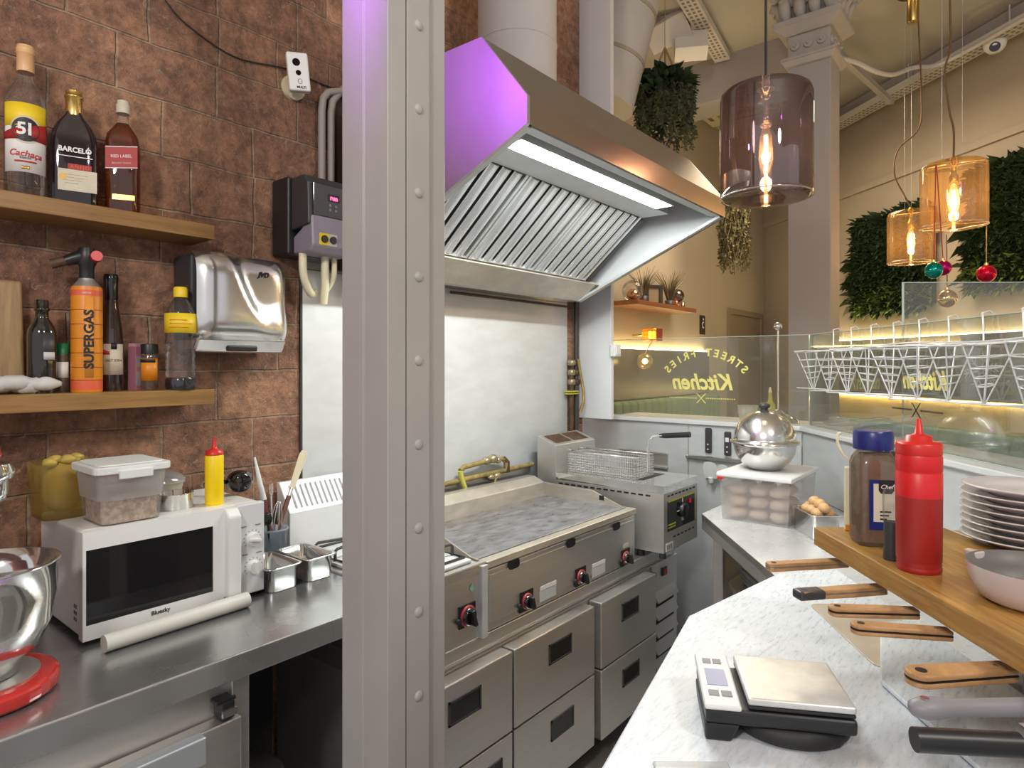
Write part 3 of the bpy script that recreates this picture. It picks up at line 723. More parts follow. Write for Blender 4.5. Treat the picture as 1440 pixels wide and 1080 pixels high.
# small white wall camera
cp = pt(420, 100, Y=1.83)
t = thing('security_camera', 'white cube camera with two black lenses mounted on the brick wall', 'camera', (cp.x, WY, cp.z))
MB().cyl((cp.x + .02, WY, cp.z - .03), (cp.x + .02, WY - .014, cp.z - .03), .040).build('wall_plate', 'cream', t)
MB().tube([(cp.x + .02, WY - .012, cp.z - .03), (cp.x + .005, 1.85, cp.z)], .01).build('bracket', 'cream', t)
cf = frame_at(cp, face_cam(cp) + .12, roll=.1) @ Matrix.Scale(1.28, 4)
b_ = MB(cf).box((-.026, -.048, -.022), (.026, .048, .0)).build('camera_body', 'white', t, bevel=.006, seg=3)
MB(cf).cyl((-.004, .022, 0), (-.004, .022, .001), .0095).build('lens', 'blackg', t)
MB(cf).cyl((-.001, -.004, 0), (-.001, -.004, .001), .0065).build('lens', 'blackg', t)
MB(cf).tube([(.001 + .005 * math.cos(k), -.025 + .006 * math.sin(k), .0006) for k in [PI * 2 * i / 14 for i in range(14)]], .0007, 6, closed=True).build('emblem', 'grey', t)
text(t, 'MULTI', .008, cf @ Matrix.Translation((.003, -.04, .0002)), 'ink', bold=.0003)
m = MB(); a0 = pt(232, 0, Y=1.893); a1 = pt(400, 96, Y=1.893)
m.tube(smooth([a0, pt(262, 34, Y=1.893), pt(330, 80, Y=1.893), a1, pt(445, 115, Y=1.893), pt(478, 128, Y=1.893)]), .0022, 6)
m.build('camera_cable', 'rubber', t)
# pale steel splash sheet behind the cooking line
t = thing('splashback_sheet', 'pale stainless sheet covering the wall behind stove and griddle', 'wall panel', (2.0, WY, .62))
MB().box((1.208, WY - .006, .62), (2.775, WY - .0005, 1.82)).build('sheet', 'steel_white', t)
MB().box((1.204, WY - .008, .62), (1.212, WY - .0005, 1.82)).build('edge_strip', 'dark', t)
MB().box((1.208, WY - .005, 1.823), (2.775, WY - .0005, 2.05)).build('upper_sheet', 'steel_dull', t)
MB().cyl((1.9, WY - .02, 1.802), (2.75, WY - .02, 1.802), .006).build('thin_pipe', 'rust', t)

# ================================================================= left worktop and everything on it
ZC = .90
t = thing('steel_worktop', 'long stainless worktop below the wall shelves with a folded front apron', 'worktop', (0, 1.59, .845))
MB().box((-1.2, 1.28, .846), (1.104, 1.895, ZC)).build('top_sheet', 'steel_top', t, bevel=.004, seg=3)
MB().box((-1.2, 1.885, ZC), (.98, 1.897, .955)).build('upstand', 'steel_dull', t, bevel=.002)
t = thing('refrigerated_cabinet', 'stainless under-counter cabinet with an aluminium handled door below the microwave worktop', 'cabinet', (0, 1.6, 0))
MB().box((-1.2, 1.335, .08), (.70, 1.88, .845)).build('carcass', 'steel_dull', t, bevel=.002)
MB().box((.672, 1.312, 0), (.711, 1.35, .845)).build('corner_post', 'steel', t, bevel=.002)
MB().box((.672, 1.84, 0), (.711, 1.88, .845)).build('corner_post', 'steel', t, bevel=.002)
dr = MB().box((-.25, 1.292, .12), (.684, 1.33, .762)).build('door', 'steel', t, bevel=.004, seg=3)
MB().box((-.22, 1.262, .712), (.596, 1.292, .768)).build('handle', mat('aluminium_handle', (.6, .64, .68), .35, .7), dr, bevel=.004, seg=3)
hp = pt(320, 990, Y=1.30)
m = MB(); m.box((hp.x - .012, 1.296, .765), (hp.x + .014, 1.335, .80)).box((hp.x - .02, 1.306, .795), (hp.x + .022, 1.335, .803))
hb = m.build('hinge_bracket', 'black', t, bevel=.002)
MB().box((hp.x - .014, 1.29, .772), (hp.x + .016, 1.297, .786)).build('hinge_plate', 'steel_pol', hb)
# bin in the dark gap under the worktop end
q = pt(382, 990, Y=1.52)
t = thing('plastic_bin', 'white plastic bin with a lid, coloured grey for the shade under the worktop', 'bin', (.86, 1.62, 0))
MB().lathe([(.10, 0), (.125, .36)], (.85, 1.66, 0), 28).build('bin_body', 'pinkpl', t)
MB().lathe([(.132, .36), (.135, .385), (.12, .40), (.02, .405)], (.85, 1.66, 0), 28).build('lid', 'pinkpl', t)
MB().box((-1.2, 1.885, 0), (1.10, 1.897, .845)).build('back_panel', 'void', None)  # dark sheet put in for the shade under the worktop
o = bpy.data.objects['back_panel']; o['kind'] = 'structure'; o.name = 'trim_shade'

# stand mixer
bx, by = .29, 1.47
t = thing('stand_mixer', 'red stand mixer with a chrome hub at the left edge of the worktop', 'stand mixer', (bx - .1, by, ZC))
poly = [(bx + .115 * math.cos(a_), by + .115 * math.sin(a_)) for a_ in [(-PI / 2) + PI * k / 16 for k in range(17)]] + [(bx - .22, by + .105), (bx - .25, by + .07), (bx - .25, by - .07), (bx - .22, by - .105)]
MB().prism(poly, ZC + .0006, ZC + .034).build('base', 'redmix', t, bevel=.012, seg=4)
MB().lathe([(.085, ZC + .0345), (.085, ZC + .037)], (bx, by, 0), 32).build('bowl_plate', 'steel_dull', t)
m = MB()
for k in range(7): pass
m.lathe([(.075, ZC + .03), (.06, 1.05), (.062, 1.2), (.07, 1.28)], (bx - .2, by, 0), 28)
m.build('pedestal', 'redmix', t)
m = MB(Matrix.Translation((bx - .127, by, 1.340)) @ Matrix.Rotation(.02, 4, 'Y'))
m.ball((0, 0, 0), .052, (3.0, 1.02, .95), 28)
hd = m.build('motor_head', 'redmix', t)
MB().lathe([(.038, 1.292), (.043, 1.294), (.043, 1.306), (.038, 1.32)], (bx + .004, by, 0), 32).build('chrome_band', 'steel_pol', hd)
MB().lathe([(.018, 1.246), (.03, 1.255), (.034, 1.266), (.034, 1.292)], (bx + .004, by, 0), 28).build('planet_hub', 'steel_pol', t)
MB().lathe([(.0075, 1.188), (.0085, 1.19), (.0085, 1.215), (.014, 1.218), (.014, 1.24)], (bx + .008, by - .012, 0), 20).build('beater_shaft', 'steel_pol', t)
MB().cyl((bx - .12, by - .062, 1.36), (bx - .12, by - .078, 1.36), .014).build('speed_knob', 'black', t)
m = MB()
m.lathe([(.048, .938), (.055, .94), (.06, .965), (.085, .985), (.104, 1.03), (.111, 1.08), (.113, 1.135), (.1165, 1.137), (.1165, 1.1395), (.1095, 1.139), (.108, 1.08), (.1, 1.035), (.08, .992), (.0, .972)], (bx, by, 0), 56)
tag(m.build('mixing_bowl', 'steel_pol'), 'polished steel mixing bowl sitting on the red mixer base', 'bowl')

# microwave
MX0, MX1, MYF, MZ0, MZ1 = .474, .888, 1.56, .912, 1.143
t = thing('microwave_oven', 'white microwave oven with a black door window and two dials', 'microwave', ((MX0 + MX1) / 2, 1.71, ZC))
MB().box((MX0 + .004, MYF + .022, MZ0), (MX1 - .003, 1.865, MZ1)).build('case', 'white', t, bevel=.008, seg=3)
m = MB()
for k in range(2):
    for j in range(3): m.box((MX0 + .0035, MYF + .05 + .011 * k, MZ0 + .03 + .014 * j), (MX0 + .0045, MYF + .056 + .011 * k, MZ0 + .038 + .014 * j))
m.build('side_vents', 'ink', t)
m = MB()
for X in (MX0 + .04, MX1 - .04):
    for Y in (1.6, 1.83): m.cyl((X, Y, ZC + .0006), (X, Y, MZ0 + .002), .014)
m.build('feet', 'rubber', t)
wx0, wx1 = pt(121, 820, Y=MYF).x, pt(300, 790, Y=MYF).x
wz1, wz0 = pt(121, 775, Y=MYF).z, pt(123, 881, Y=MYF).z
hx0, hx1 = pt(315, 780, Y=MYF).x, pt(334, 780, Y=MYF).x
m = MB()
m.box((MX0, MYF, MZ0), (wx0, MYF + .024, MZ1)).box((wx1, MYF, MZ0), (hx0, MYF + .024, MZ1)).box((wx0, MYF, MZ0), (wx1, MYF + .024, wz0)).box((wx0, MYF, wz1), (wx1, MYF + .024, MZ1))
d_ = m.build('door', 'white', t)
MB().box((wx0 - .002, MYF + .003, wz0 - .002), (wx1 + .002, MYF + .012, wz1 + .002)).build('door_window', 'blackg', d_)
MB().sweepx([(MYF - .022, MZ0 + .012), (MYF + .024, MZ0 + .002), (MYF + .024, MZ1), (MYF - .004, MZ1 - .002), (MYF - .022, MZ1 - .02)], hx0, hx1).build('handle', 'white', d_, bevel=.005, seg=3)
pa = MB().box((hx1 + .001, MYF + .002, MZ0), (MX1, MYF + .024, MZ1)).build('control_panel', mat('panel_white', (.76, .76, .78), .4), t, bevel=.003)
for py_, rr, nm in ((758, .0175, 'power dial'), (797, .0175, 'timer dial')):
    k = pt(355.5 if py_ < 780 else 357, py_, Y=MYF)
    kb = MB().cyl((k.x, MYF + .003, k.z), (k.x, MYF - .012, k.z), rr, rr * .92, 28).build('knob', 'white', t, bevel=.001)
    MB(Matrix.Translation((k.x, MYF - .012, k.z)) @ Matrix.Rotation(.2 if py_ < 780 else 1.45, 4, 'Y')).box((-rr * .9, -.008, -.0035), (rr * .9, 0, .0035)).build('grip', 'white', kb, bevel=.001)
    m = MB()
    for i in range(11):
        a_ = PI * (-.2 + 1.4 * i / 10); m.box((k.x + .023 * math.cos(a_) - .0012, MYF + .001, k.z + .023 * math.sin(a_) - .0012), (k.x + .023 * math.cos(a_) + .0012, MYF + .0025, k.z + .023 * math.sin(a_) + .0012))
    for q in (-.03, .008): m.box((k.x + q, MYF + .001, k.z + .034), (k.x + q + .014, MYF + .0025, k.z + .0365))
    m.build('dial_marks', 'grey', pa)
b_ = pt(226, 860, Y=MYF)
text(d_, 'Bluesky', .0135, frame_at((b_.x, MYF - .0003, b_.z + .001), -PI / 2), 'ink', bold=.0002)

# plastic tubs on the microwave
MT = MZ1
def tub(nm, label, x0, x1, y0, y1, h, mw, fl=.012, low=None, lz=.05, lid=True, cat='food container', lidm=None):
    t = thing(nm, label, cat, ((x0 + x1) / 2, (y0 + y1) / 2, MT))
    g_ = .02; m = MB()
    def ring(x0, x1, y0, y1, z):
        c_ = []
        for (cx, cy, a0) in ((x1 - g_, y1 - g_, 0), (x0 + g_, y1 - g_, PI / 2), (x0 + g_, y0 + g_, PI), (x1 - g_, y0 + g_, 1.5 * PI)):
            for k in range(5): c_.append((cx + g_ * math.cos(a0 + PI / 8 * k), cy + g_ * math.sin(a0 + PI / 8 * k), z))
        return c_
    A, B, T = ring(x0, x1, y0, y1, MT + .001), ring(x0 - fl * .1, x1 + fl * .1, y0 - fl * .1, y1 + fl * .1, MT + .012), ring(x0 - fl, x1 + fl, y0 - fl, y1 + fl, MT + h)
    n = len(A)
    if low:
        k_ = (lz - .012) / (h - .012); e_ = fl * (.1 + .9 * k_); L_ = ring(x0 - e_, x1 + e_, y0 - e_, y1 + e_, MT + lz)
        MB().add(A + B + L_, [tuple(range(n))[::-1]] + [(j * n + i, j * n + (i + 1) % n, (j + 1) * n + (i + 1) % n, (j + 1) * n + i) for j in range(2) for i in range(n)], True).build('tub_base', low, t)
        m.add(L_ + T, [(i, (i + 1) % n, n + (i + 1) % n, n + i) for i in range(n)], True)
    else: m.add(A + B + T, [tuple(range(n))[::-1]] + [(j * n + i, j * n + (i + 1) % n, (j + 1) * n + (i + 1) % n, (j + 1) * n + i) for j in range(2) for i in range(n)], True)
    m.build('tub_body', mw, t, flip=True)
    if lid:
        m = MB(); e = fl + .006
        m.prism([(p_[0], p_[1]) for p_ in ring(x0 - e, x1 + e, y0 - e, y1 + e, 0)], MT + h - .012, MT + h + .004)
        m.prism([(p_[0], p_[1]) for p_ in ring(x0 - e + .012, x1 + e - .012, y0 - e + .012, y1 + e - .012, 0)], MT + h + .004, MT + h + .008)
        l_ = m.build('lid', lidm or 'white', t, bevel=.002)
        MB().box(((x0 + x1) / 2 - .035, y0 - e - .006, MT + h - .024), ((x0 + x1) / 2 + .035, y0 - e + .001, MT + h - .004)).build('lid_clip', lidm or 'white', l_, bevel=.002)
    return t
tub('storage_tub', 'frosted tub half full of breadcrumbs on top of the microwave', .517, .642, 1.582, 1.715, .128, 'frost', low='frostlow', lz=.056, lidm=mat('milky_lid', (.74, .76, .74), .4))
m = MB(); nx = 26
x0, x1, y0, y1 = .5195, .6395, 1.5845, 1.7125
vs = []
for j in range(nx + 1):
    for i in range(nx + 1):
        fx, fy = i / nx, j / nx
        gx, gy = x0 + (x1 - x0) * fx, y0 + (y1 - y0) * fy
        kx, ky = min(max(gx, x0 + .02), x1 - .02), min(max(gy, y0 + .02), y1 - .02); kd = math.hypot(gx - kx, gy - ky)
        if kd > .019: gx, gy = kx + (gx - kx) * .019 / kd, ky + (gy - ky) * .019 / kd
        vs.append((gx, gy, MT + .052 + .006 * fx + random.uniform(-.003, .003)))
n0 = len(vs); fs = [(j * (nx + 1) + i, j * (nx + 1) + i + 1, (j + 1) * (nx + 1) + i + 1, (j + 1) * (nx + 1) + i) for j in range(nx) for i in range(nx)]
per = [i for i in range(nx + 1)] + [j * (nx + 1) + nx for j in range(1, nx + 1)] + [nx * (nx + 1) + i for i in range(nx - 1, -1, -1)] + [j * (nx + 1) for j in range(nx - 1, 0, -1)]
vs += [(vs[i][0] * .985 + .5795 * .015, vs[i][1] * .985 + 1.6485 * .015, MT + .003) for i in per]
fs += [(per[k], n0 + k, n0 + (k + 1) % len(per), per[(k + 1) % len(per)]) for k in range(len(per))] + [tuple(n0 + k for k in range(len(per)))[::-1]]
m.add(vs, fs); tag(m.build('breadcrumbs', 'oats'), 'brownish breadcrumbs filling the lower half of the frosted tub', 'breadcrumbs', kind='stuff')
tub('storage_tub', 'yellowed tub with a bag inside, behind the breadcrumb tub on the microwave', .452, .56, 1.735, 1.85, .128, 'frosty', lid=False, fl=.008)
m = MB()
m.ball((.506, 1.792, MT + .068), .05, (.92, .98, 1.22), 22, rough=.05)
for k in range(6): m.ball((.475 + .012 * k, 1.78 + .012 * (k % 3), MT + .128 + .005 * (k % 2)), .014, (1.2, 1.1, .8), 10, rough=.15)
o = m.build('food_bag', 'yellowbag'); tag(o, 'crumpled yellow bag bulging out of the yellowed tub', 'bag')
q = pt(56, 656, Y=1.735)
# low steel ring, wrapped bowl, sauce bottle and ladle on the microwave
q = pt(256, 717, Z=MT); r = rad(256, 52, q)
tag(MB().lathe([(r * .98, 0), (r, .002), (r, .036), (r * 1.02, .037), (r * 1.02, .039), (r * .97, .0385), (r * .96, .004), (0, .003)], (q.x, q.y + r * .9, MT), 40).build('cake_ring', 'steel_pol'), 'low steel ring tin on the microwave beside the yellow bottle', 'tin')
q = Vector((.725, 1.80, MT))
t = thing('wrapped_bowl', 'pale bowl under cling film at the back of the microwave top', 'bowl', q)
MB(Matrix.Translation(q)).lathe([(.035, 0), (.05, .012), (.058, .05), (.062, .052), (.056, .05), (.048, .014), (0, .008)], n=36).build('bowl_body', 'creamlabel', t)
MB(Matrix.Translation(q)).lathe([(.0625, .046), (.0625, .053), (.05, .066), (.025, .075), (0, .077)], n=36).build('cling_film', 'wrap', t)
c = pt(304, 710, Z=MT); r = rad(304, 27, c); h = pt(304, 615, Y=c.y).z - MT
t = thing('squeeze_bottle', 'yellow squeeze bottle with a red nozzle standing on the microwave', 'squeeze bottle', c)
c = Vector((c.x, c.y + .01, MT))
MB(Matrix.Translation(c)).lathe([(r * .95, 0), (r, .004), (r, h * .05), (r * .97, h * .06), (r, h * .07), (r, h * .72), (r * .9, h * .74)], n=32).build('bottle_body', 'yellow', t)
MB(Matrix.Translation(c)).lathe([(r * .94, h * .735), (r * .94, h * .8), (r * .4, h * .82), (r * .27, h * .86), (r * .12, h)], n=28).build('nozzle_cap', 'red', t)
q = pt(337, 686, Y=1.70)
t = thing('ladle', 'black ladle lying on the microwave behind the yellow bottle', 'ladle', (q.x, 1.70, MT))
fr = Matrix.Translation((q.x, 1.70, MT + .036)) @ Matrix.Rotation(face_cam(q) + PI / 2, 4, 'Z') @ Matrix.Rotation(-1.15, 4, 'X')
MB(fr).lathe([(0, -.028), (.018, -.025), (.03, -.012), (.0345, .002), (.032, .002), (.027, -.011), (.016, -.021), (0, -.024)], n=32).build('bowl', 'blackg', t)
MB(fr).tube([(-.033, 0, 0), (-.05, .004, .008), (-.09, .008, .004)], [.006, .005, .006], 10).build('handle', 'black', t)

# utensil cup
c = Vector((pt(385, 760, Y=1.765).x, 1.765, ZC))
t = thing('utensil_cup', 'translucent bluish plastic cup holding kitchen utensils', 'cup', c)
MB(Matrix.Translation(c)).lathe([(.031, .001), (.034, .005), (.039, .105), (.042, .106), (.042, .112), (.0385, .112), (.033, .007), (0, .006)], n=32).build('cup_body', 'frostb', t)
def stick(nm, label, cat, px0, py0, px1, py1, y0, y1, parts, grp='utensils in the cup'):
    a_, b_ = pt(px0, py0, Y=y0), pt(px1, py1, Y=y1); ax = (b_ - a_); L = ax.length
    t = thing(nm, label, cat, a_, 0, grp)
    z = ax.normalized(); x = Vector((SA, -CA, 0)); x = (x - z * x.dot(z)).normalized(); y = z.cross(x)
    fr = Matrix(((x.x, y.x, z.x, a_.x), (x.y, y.y, z.y, a_.y), (x.z, y.z, z.z, a_.z), (0, 0, 0, 1)))
    parts(t, fr, L); return t
def spat(t, fr, L):
    MB(fr).tube([(0, 0, 0), (0, 0, L * .45)], .0075, 10).build('grip', mat('brown_grip', (.16, .06, .05), .45), t)
    MB(fr).tube([(0, 0, L * .45), (0, 0, L * .55)], .0055, 10).build('ferrule', 'wirec', t)
    MB(fr).add([(-.008, -.003, L * .53), (.008, -.003, L * .53), (.014, -.003, L * .95), (.009, -.002, L), (-.008, -.002, L), (-.012, -.003, L * .95), (-.008, .003, L * .53), (.008, .003, L * .53), (.014, .003, L * .95), (.009, .002, L), (-.008, .002, L), (-.012, .003, L * .95)],
               [(0, 1, 2, 3, 4, 5), (11, 10, 9, 8, 7, 6)] + [(i, 6 + i, 6 + (i + 1) % 6, (i + 1) % 6) for i in range(6)]).build('blade', 'cream', t, bevel=.001)
stick('silicone_spatula', 'cream spatula with a brown grip leaning right out of the utensil cup', 'spatula', 388, 752, 428, 634, 1.765, 1.79, spat)
def brush(t, fr, L):
    MB(fr).tube([(0, 0, 0), (0, 0, L * .45)], .0065, 10).build('bristle_end', mat('plum_bristle', (.14, .03, .05), .5), t)
    MB(fr).tube([(0, 0, L * .45), (0, 0, L * .7), (0, 0, L)], [.009, .007, .003], 10).build('handle', 'white', t)
stick('pastry_brush', 'thin white handled brush standing upright in the utensil cup', 'brush', 381, 752, 358, 643, 1.755, 1.79, brush)
def whisk(t, fr, L):
    MB(fr).tube([(0, 0, 0), (0, 0, L * .4)], .006, 10).build('handle', 'wirec', t)
    m = MB(fr)
    for k in range(4):
        a_ = PI * k / 4; pts = []
        for i in range(13):
            s_ = PI * i / 12; w_ = .016 * math.cos(s_) * (1.0 if 1 else 1)
            pts.append((math.cos(a_) * w_ * (1 if abs(w_) > 0 else 1), math.sin(a_) * w_, L * .4 + L * .6 * math.sin(s_)))
        m.tube(pts, .0009, 5)
    m.build('whisk_wires', 'wirec', t)
stick('whisk', 'small wire whisk in the utensil cup between brush and spatula', 'whisk', 386, 760, 392, 705, 1.76, 1.76, whisk)
def spoon(t, fr, L):
    MB(fr).tube([(0, 0, 0), (0, 0, L * .7)], .0045, 10).build('handle', 'black', t)
    MB(fr).ball((0, 0, L * .85), .016, (.85, .4, 1.2), 16).build('spoon_bowl', 'blackg', t)
stick('serving_spoon', 'black spoon at the left rim of the utensil cup', 'spoon', 380, 770, 376, 722, 1.745, 1.74, spoon)
def fork(t, fr, L):
    MB(fr).tube([(0, 0, 0), (0, 0, L * .8)], .003, 8).build('handle', 'wirec', t)
    m = MB(fr)
    for k in (-1, 0, 1): m.tube([(0, 0, L * .78), (.004 * k, 0, L * .84), (.004 * k, 0, L)], .0013, 6)
    m.build('tines', 'wirec', t)
stick('table_fork', 'steel fork standing behind the whisk in the utensil cup', 'fork', 383, 765, 381, 680, 1.77, 1.79, fork)

# two small gastro pans
def pan(x0, x1, y0, y1, z0, z1, label, nm='gastro_pan', grp='small gastro pans by the stove', mt='steel_pol', rot=None, tap=.013):
    t = None; m = MB(rot) if rot else MB(); g_ = .016
    def ring(d_, z, g_):
        c_ = []
        for (cx, cy, a0) in ((x1 - d_ - g_, y1 - d_ - g_, 0), (x0 + d_ + g_, y1 - d_ - g_, PI / 2), (x0 + d_ + g_, y0 + d_ + g_, PI), (x1 - d_ - g_, y0 + d_ + g_, 1.5 * PI)):
            for k in range(5): c_.append((cx + g_ * math.cos(a0 + PI / 8 * k), cy + g_ * math.sin(a0 + PI / 8 * k), z))
        return c_
    R = [ring(tap, z0, g_), ring(tap - .003, z0 + .004, g_), ring(.008, z1 - .004, g_), ring(0, z1 - .003, g_), ring(0, z1, g_), ring(.0085, z1 - .001, g_), ring(tap - .0015, z0 + .005, g_), ring(tap + .001, z0 + .002, g_)]
    n = len(R[0]); vs = [p_ for r_ in R for p_ in r_]
    fs = [(j * n + i, j * n + (i + 1) % n, (j + 1) * n + (i + 1) % n, (j + 1) * n + i) for j in range(len(R) - 1) for i in range(n)]
    m.add(vs, fs, True); m.add(R[0], [tuple(range(n))[::-1]]); m.add(R[-1], [tuple(range(n))])
    return tag(m.build(nm, mt, flip=False), label, 'gastro pan', grp)
pan(.884, .988, 1.535, 1.705, ZC + .0006, .966, 'empty small steel gastro pan touching the microwave side')
pan(.996, 1.098, 1.535, 1.705, ZC + .0006, .966, 'empty small steel gastro pan nearest the gas stove')
# rolling pin
a_, b_ = pt(146, 906, Z=.918), pt(348, 843, Z=.918)
a_.z = b_.z = ZC + .0185
tag(MB().cyl(a_, b_, .0182, n=32).build('rolling_pin', mat('pale_rolling_pin', (.68, .67, .61), .45, var=.1), bevel=.002), 'pale cylindrical rolling pin lying on the worktop before the microwave', 'rolling pin')

# ================================================================= cooking line
# refrigerated drawer base
t = thing('drawer_refrigerator', 'low stainless refrigerated base with drawers carrying stove, griddle and fryer', 'refrigerated base', (1.95, 1.55, 0))
MB().sweepx([(1.279, .69), (1.279, .652), (1.30, .640), (1.30, .626), (1.88, .626), (1.88, .69)], 1.106, 2.79).build('top_slab', 'steel_h', t, bevel=.002)
MB().box((1.106, 1.292, .10), (2.53, 1.87, .626)).build('carcass', 'steel_dull', t)
MB().box((1.12, 1.34, 0), (2.78, 1.85, .10)).build('plinth', 'void', t)
cols = [(1.12, 1.522), (1.532, 1.994), (2.032, 2.472)]
zs = [(.378, .622), (.115, .372)]
for i, (x0, x1) in enumerate(cols):
    for j, (z0, z1) in enumerate(zs):
        pull = 0.0 if i < 2 else .012
        yf = 1.24 - (.0 if i != 2 else .006)
        d_ = MB().box((x0, yf, z0), (x1, 1.29, z1)).build('drawer', 'steel', t, bevel=.004, seg=3)
        cx = x0 + (x1 - x0) * (.32 if i == 1 else .5 if i == 0 else .36) + (.0 if j == 0 else .008)
        if i == 0: cx = 1.405
        cz = (z0 + z1) / 2 + .042
        if i == 1: cx = pt(788, 918, Y=1.24).x if j == 0 else pt(791, 1024, Y=1.24).x
        if i == 2: cx = pt(886, 859, Y=1.235).x if j == 0 else pt(887, 948, Y=1.235).x
        if i == 0 and j == 0: cx = pt(654, 996, Y=1.24).x
        w_, h_ = .066, .034
        m = MB(); e = .006
        m.box((cx - w_, yf - .003, cz + h_ - e), (cx + w_, yf + .004, cz + h_)).box((cx - w_, yf - .003, cz - h_), (cx + w_, yf + .004, cz - h_ + e))
        m.box((cx - w_, yf - .003, cz - h_), (cx - w_ + e, yf + .004, cz + h_)).box((cx + w_ - e, yf - .003, cz - h_), (cx + w_, yf + .004, cz + h_))
        hd = m.build('recessed_handle', 'dark', d_)
        MB().add([(cx - w_ + e, yf - .0012, cz - h_ + e), (cx + w_ - e, yf - .0012, cz - h_ + e), (cx + w_ - e, yf - .0012, cz + h_ - e), (cx - w_ + e, yf - .0012, cz + h_ - e)], [(0, 1, 2, 3)]).build('handle_cup', 'blackg', d_)
# machine compartment with louvres at the right end
pl = MB().box((2.535, 1.286, .10), (2.785, 1.86, .626)).build('machine_panel', 'steel', t, bevel=.003)
m = MB()
for k in range(5): m.box((2.555, 1.2835, .135 + .075 * k), (2.745, 1.29, .165 + .075 * k))
m.build('louvres', 'void', pl)
m = MB()
for k in range(5): m.hexa([(2.55, 1.262, .163 + .075 * k), (2.75, 1.262, .163 + .075 * k), (2.75, 1.288, .17 + .075 * k), (2.55, 1.288, .17 + .075 * k)], [(2.55, 1.262, .166 + .075 * k), (2.75, 1.262, .166 + .075 * k), (2.75, 1.288, .205 + .075 * k), (2.55, 1.288, .205 + .075 * k)])
m.build('louvre_blades', 'steel', pl)
sw = pt(934, 803, Y=1.284)
sb = MB().box((sw.x - .022, 1.279, sw.z - .018), (sw.x + .022, 1.287, sw.z + .018)).build('rocker_switch', 'black', pl, bevel=.002)
MB().box((sw.x - .011, 1.2765, sw.z - .012), (sw.x + .011, 1.28, sw.z + .012)).build('red_rocker', 'red', sb, bevel=.001)
kn = pt(922, 810, Y=1.26)
MB().cyl((kn.x, 1.285, kn.z), (kn.x, 1.262, kn.z), .013).build('lock_knob', 'black', pl)

# gas stove
SX0, SX1, SZ0, SZ1 = 1.108, 1.433, .692, .905
t = thing('gas_stove', 'two burner stainless gas stove with slotted back riser, left of the griddle', 'stove', (1.27, 1.58, SZ0))
MB().box((SX0, 1.275, SZ0), (SX1, 1.875, SZ1)).build('stove_body', 'steel', t, bevel=.003)
MB().box((SX0 + .002, 1.268, SZ1 - .02), (SX1, 1.29, SZ1 + .008)).build('front_rail', 'steel_pol', t, bevel=.003)
MB().box((SX1 - .026, 1.262, SZ0 - .002), (SX1, 1.277, SZ1)).build('corner_strip', 'steel_white', t, bevel=.002)
MB().box((SX0 + .02, 1.31, SZ1), (SX1 - .02, 1.78, SZ1 + .012)).build('hob_top', 'whitem', t, bevel=.004)  # white stands for steel overexposed by the hood light
m = MB()
m.sweepx([(1.80, SZ1), (1.875, SZ1), (1.875, 1.125), (1.862, 1.125), (1.80, 1.035)], SX0, SX1)
rz = m.build('back_riser', 'whitem', t, bevel=.002)  # stainless riser, its overexposure painted in as white
m = MB(); nn = 15
for k in range(nn):
    x = SX0 + .03 + (SX1 - SX0 - .06) * k / (nn - 1)
    d0, d1 = Vector((x, 1.807, 1.046)), Vector((x, 1.852, 1.112)); nrm = Vector((0, -.82, .57)) * .0012
    m.add([d0 + nrm + Vector((-.003, 0, 0)), d0 + nrm + Vector((.003, 0, 0)), d1 + nrm + Vector((.003, 0, 0)), d1 + nrm + Vector((-.003, 0, 0))], [(0, 1, 2, 3)])
m.build('vent_slots', 'grey', rz, flip=False)
for cy in (1.43, 1.66):
    cx = (SX0 + SX1) / 2
    bn_ = MB().lathe([(.05, SZ1 + .012), (.05, SZ1 + .02), (.036, SZ1 + .024), (.036, SZ1 + .032), (0, SZ1 + .034)], (cx, cy, 0), 28).build('burner', 'dark', t)
    m = MB(); hz = SZ1 + .046
    for s_ in (-1, 1):
        for e_ in (-1, 1):
            m.tube([(cx + s_ * .13, cy + e_ * .05, SZ1 + .012), (cx + s_ * .13, cy + e_ * .05, hz - .006), (cx + s_ * .122, cy + e_ * .05, hz), (cx + s_ * .028, cy + e_ * .03, hz), (cx + s_ * .02, cy + e_ * .028, hz - .003)], .0048, 8)
    m.tube([(cx - .13, cy - .1, SZ1 + .016), (cx + .13, cy - .1, SZ1 + .016), (cx + .13, cy + .1, SZ1 + .016), (cx - .13, cy + .1, SZ1 + .016)], .0045, 8, closed=True)
    m.build('pan_support', 'dark', t)
def knob(t, p, yf, rr=.024):
    pl = MB().box((p.x - .034, yf - .003, p.z - .03), (p.x + .034, yf + .002, p.z + .034)).build('knob_plate', 'ink', t)
    fr = Matrix.Translation((p.x, yf - .003, p.z)) @ Matrix.Rotation(PI / 2, 4, 'X')
    MB(fr).lathe([(rr * 1.2, 0), (rr * 1.2, .004), (rr * 1.02, .006)], n=28).build('red_ring', mat('dull_red_ring', (.35, .03, .04), .4), pl)
    kb = MB(fr).lathe([(rr, .004), (rr * .95, .014), (rr * .8, .016)], n=28).build('knob', 'blackg', pl)
    MB(fr @ Matrix.Rotation(.3, 4, 'Z')).box((-.0055, -rr * .95, .012), (.0055, rr * .95, .032)).build('knob_grip', 'black', pl, bevel=.002)
    MB(fr).cyl((-.042, -.004, 0), (-.042, -.004, .01), .0075, n=14).build('igniter', 'rubber', pl)
k = pt(657, 866, Y=1.272); knob(t, k, 1.273, .026)
e_ = pt(664, 827, Y=1.272)
MB(frame_at((e_.x, 1.2735, e_.z), -PI / 2, roll=PI / 4)).box((-.008, -.008, 0), (.008, .008, .0008)).build('sticker', mat('mint_sticker', (.3, .6, .5), .5), t)

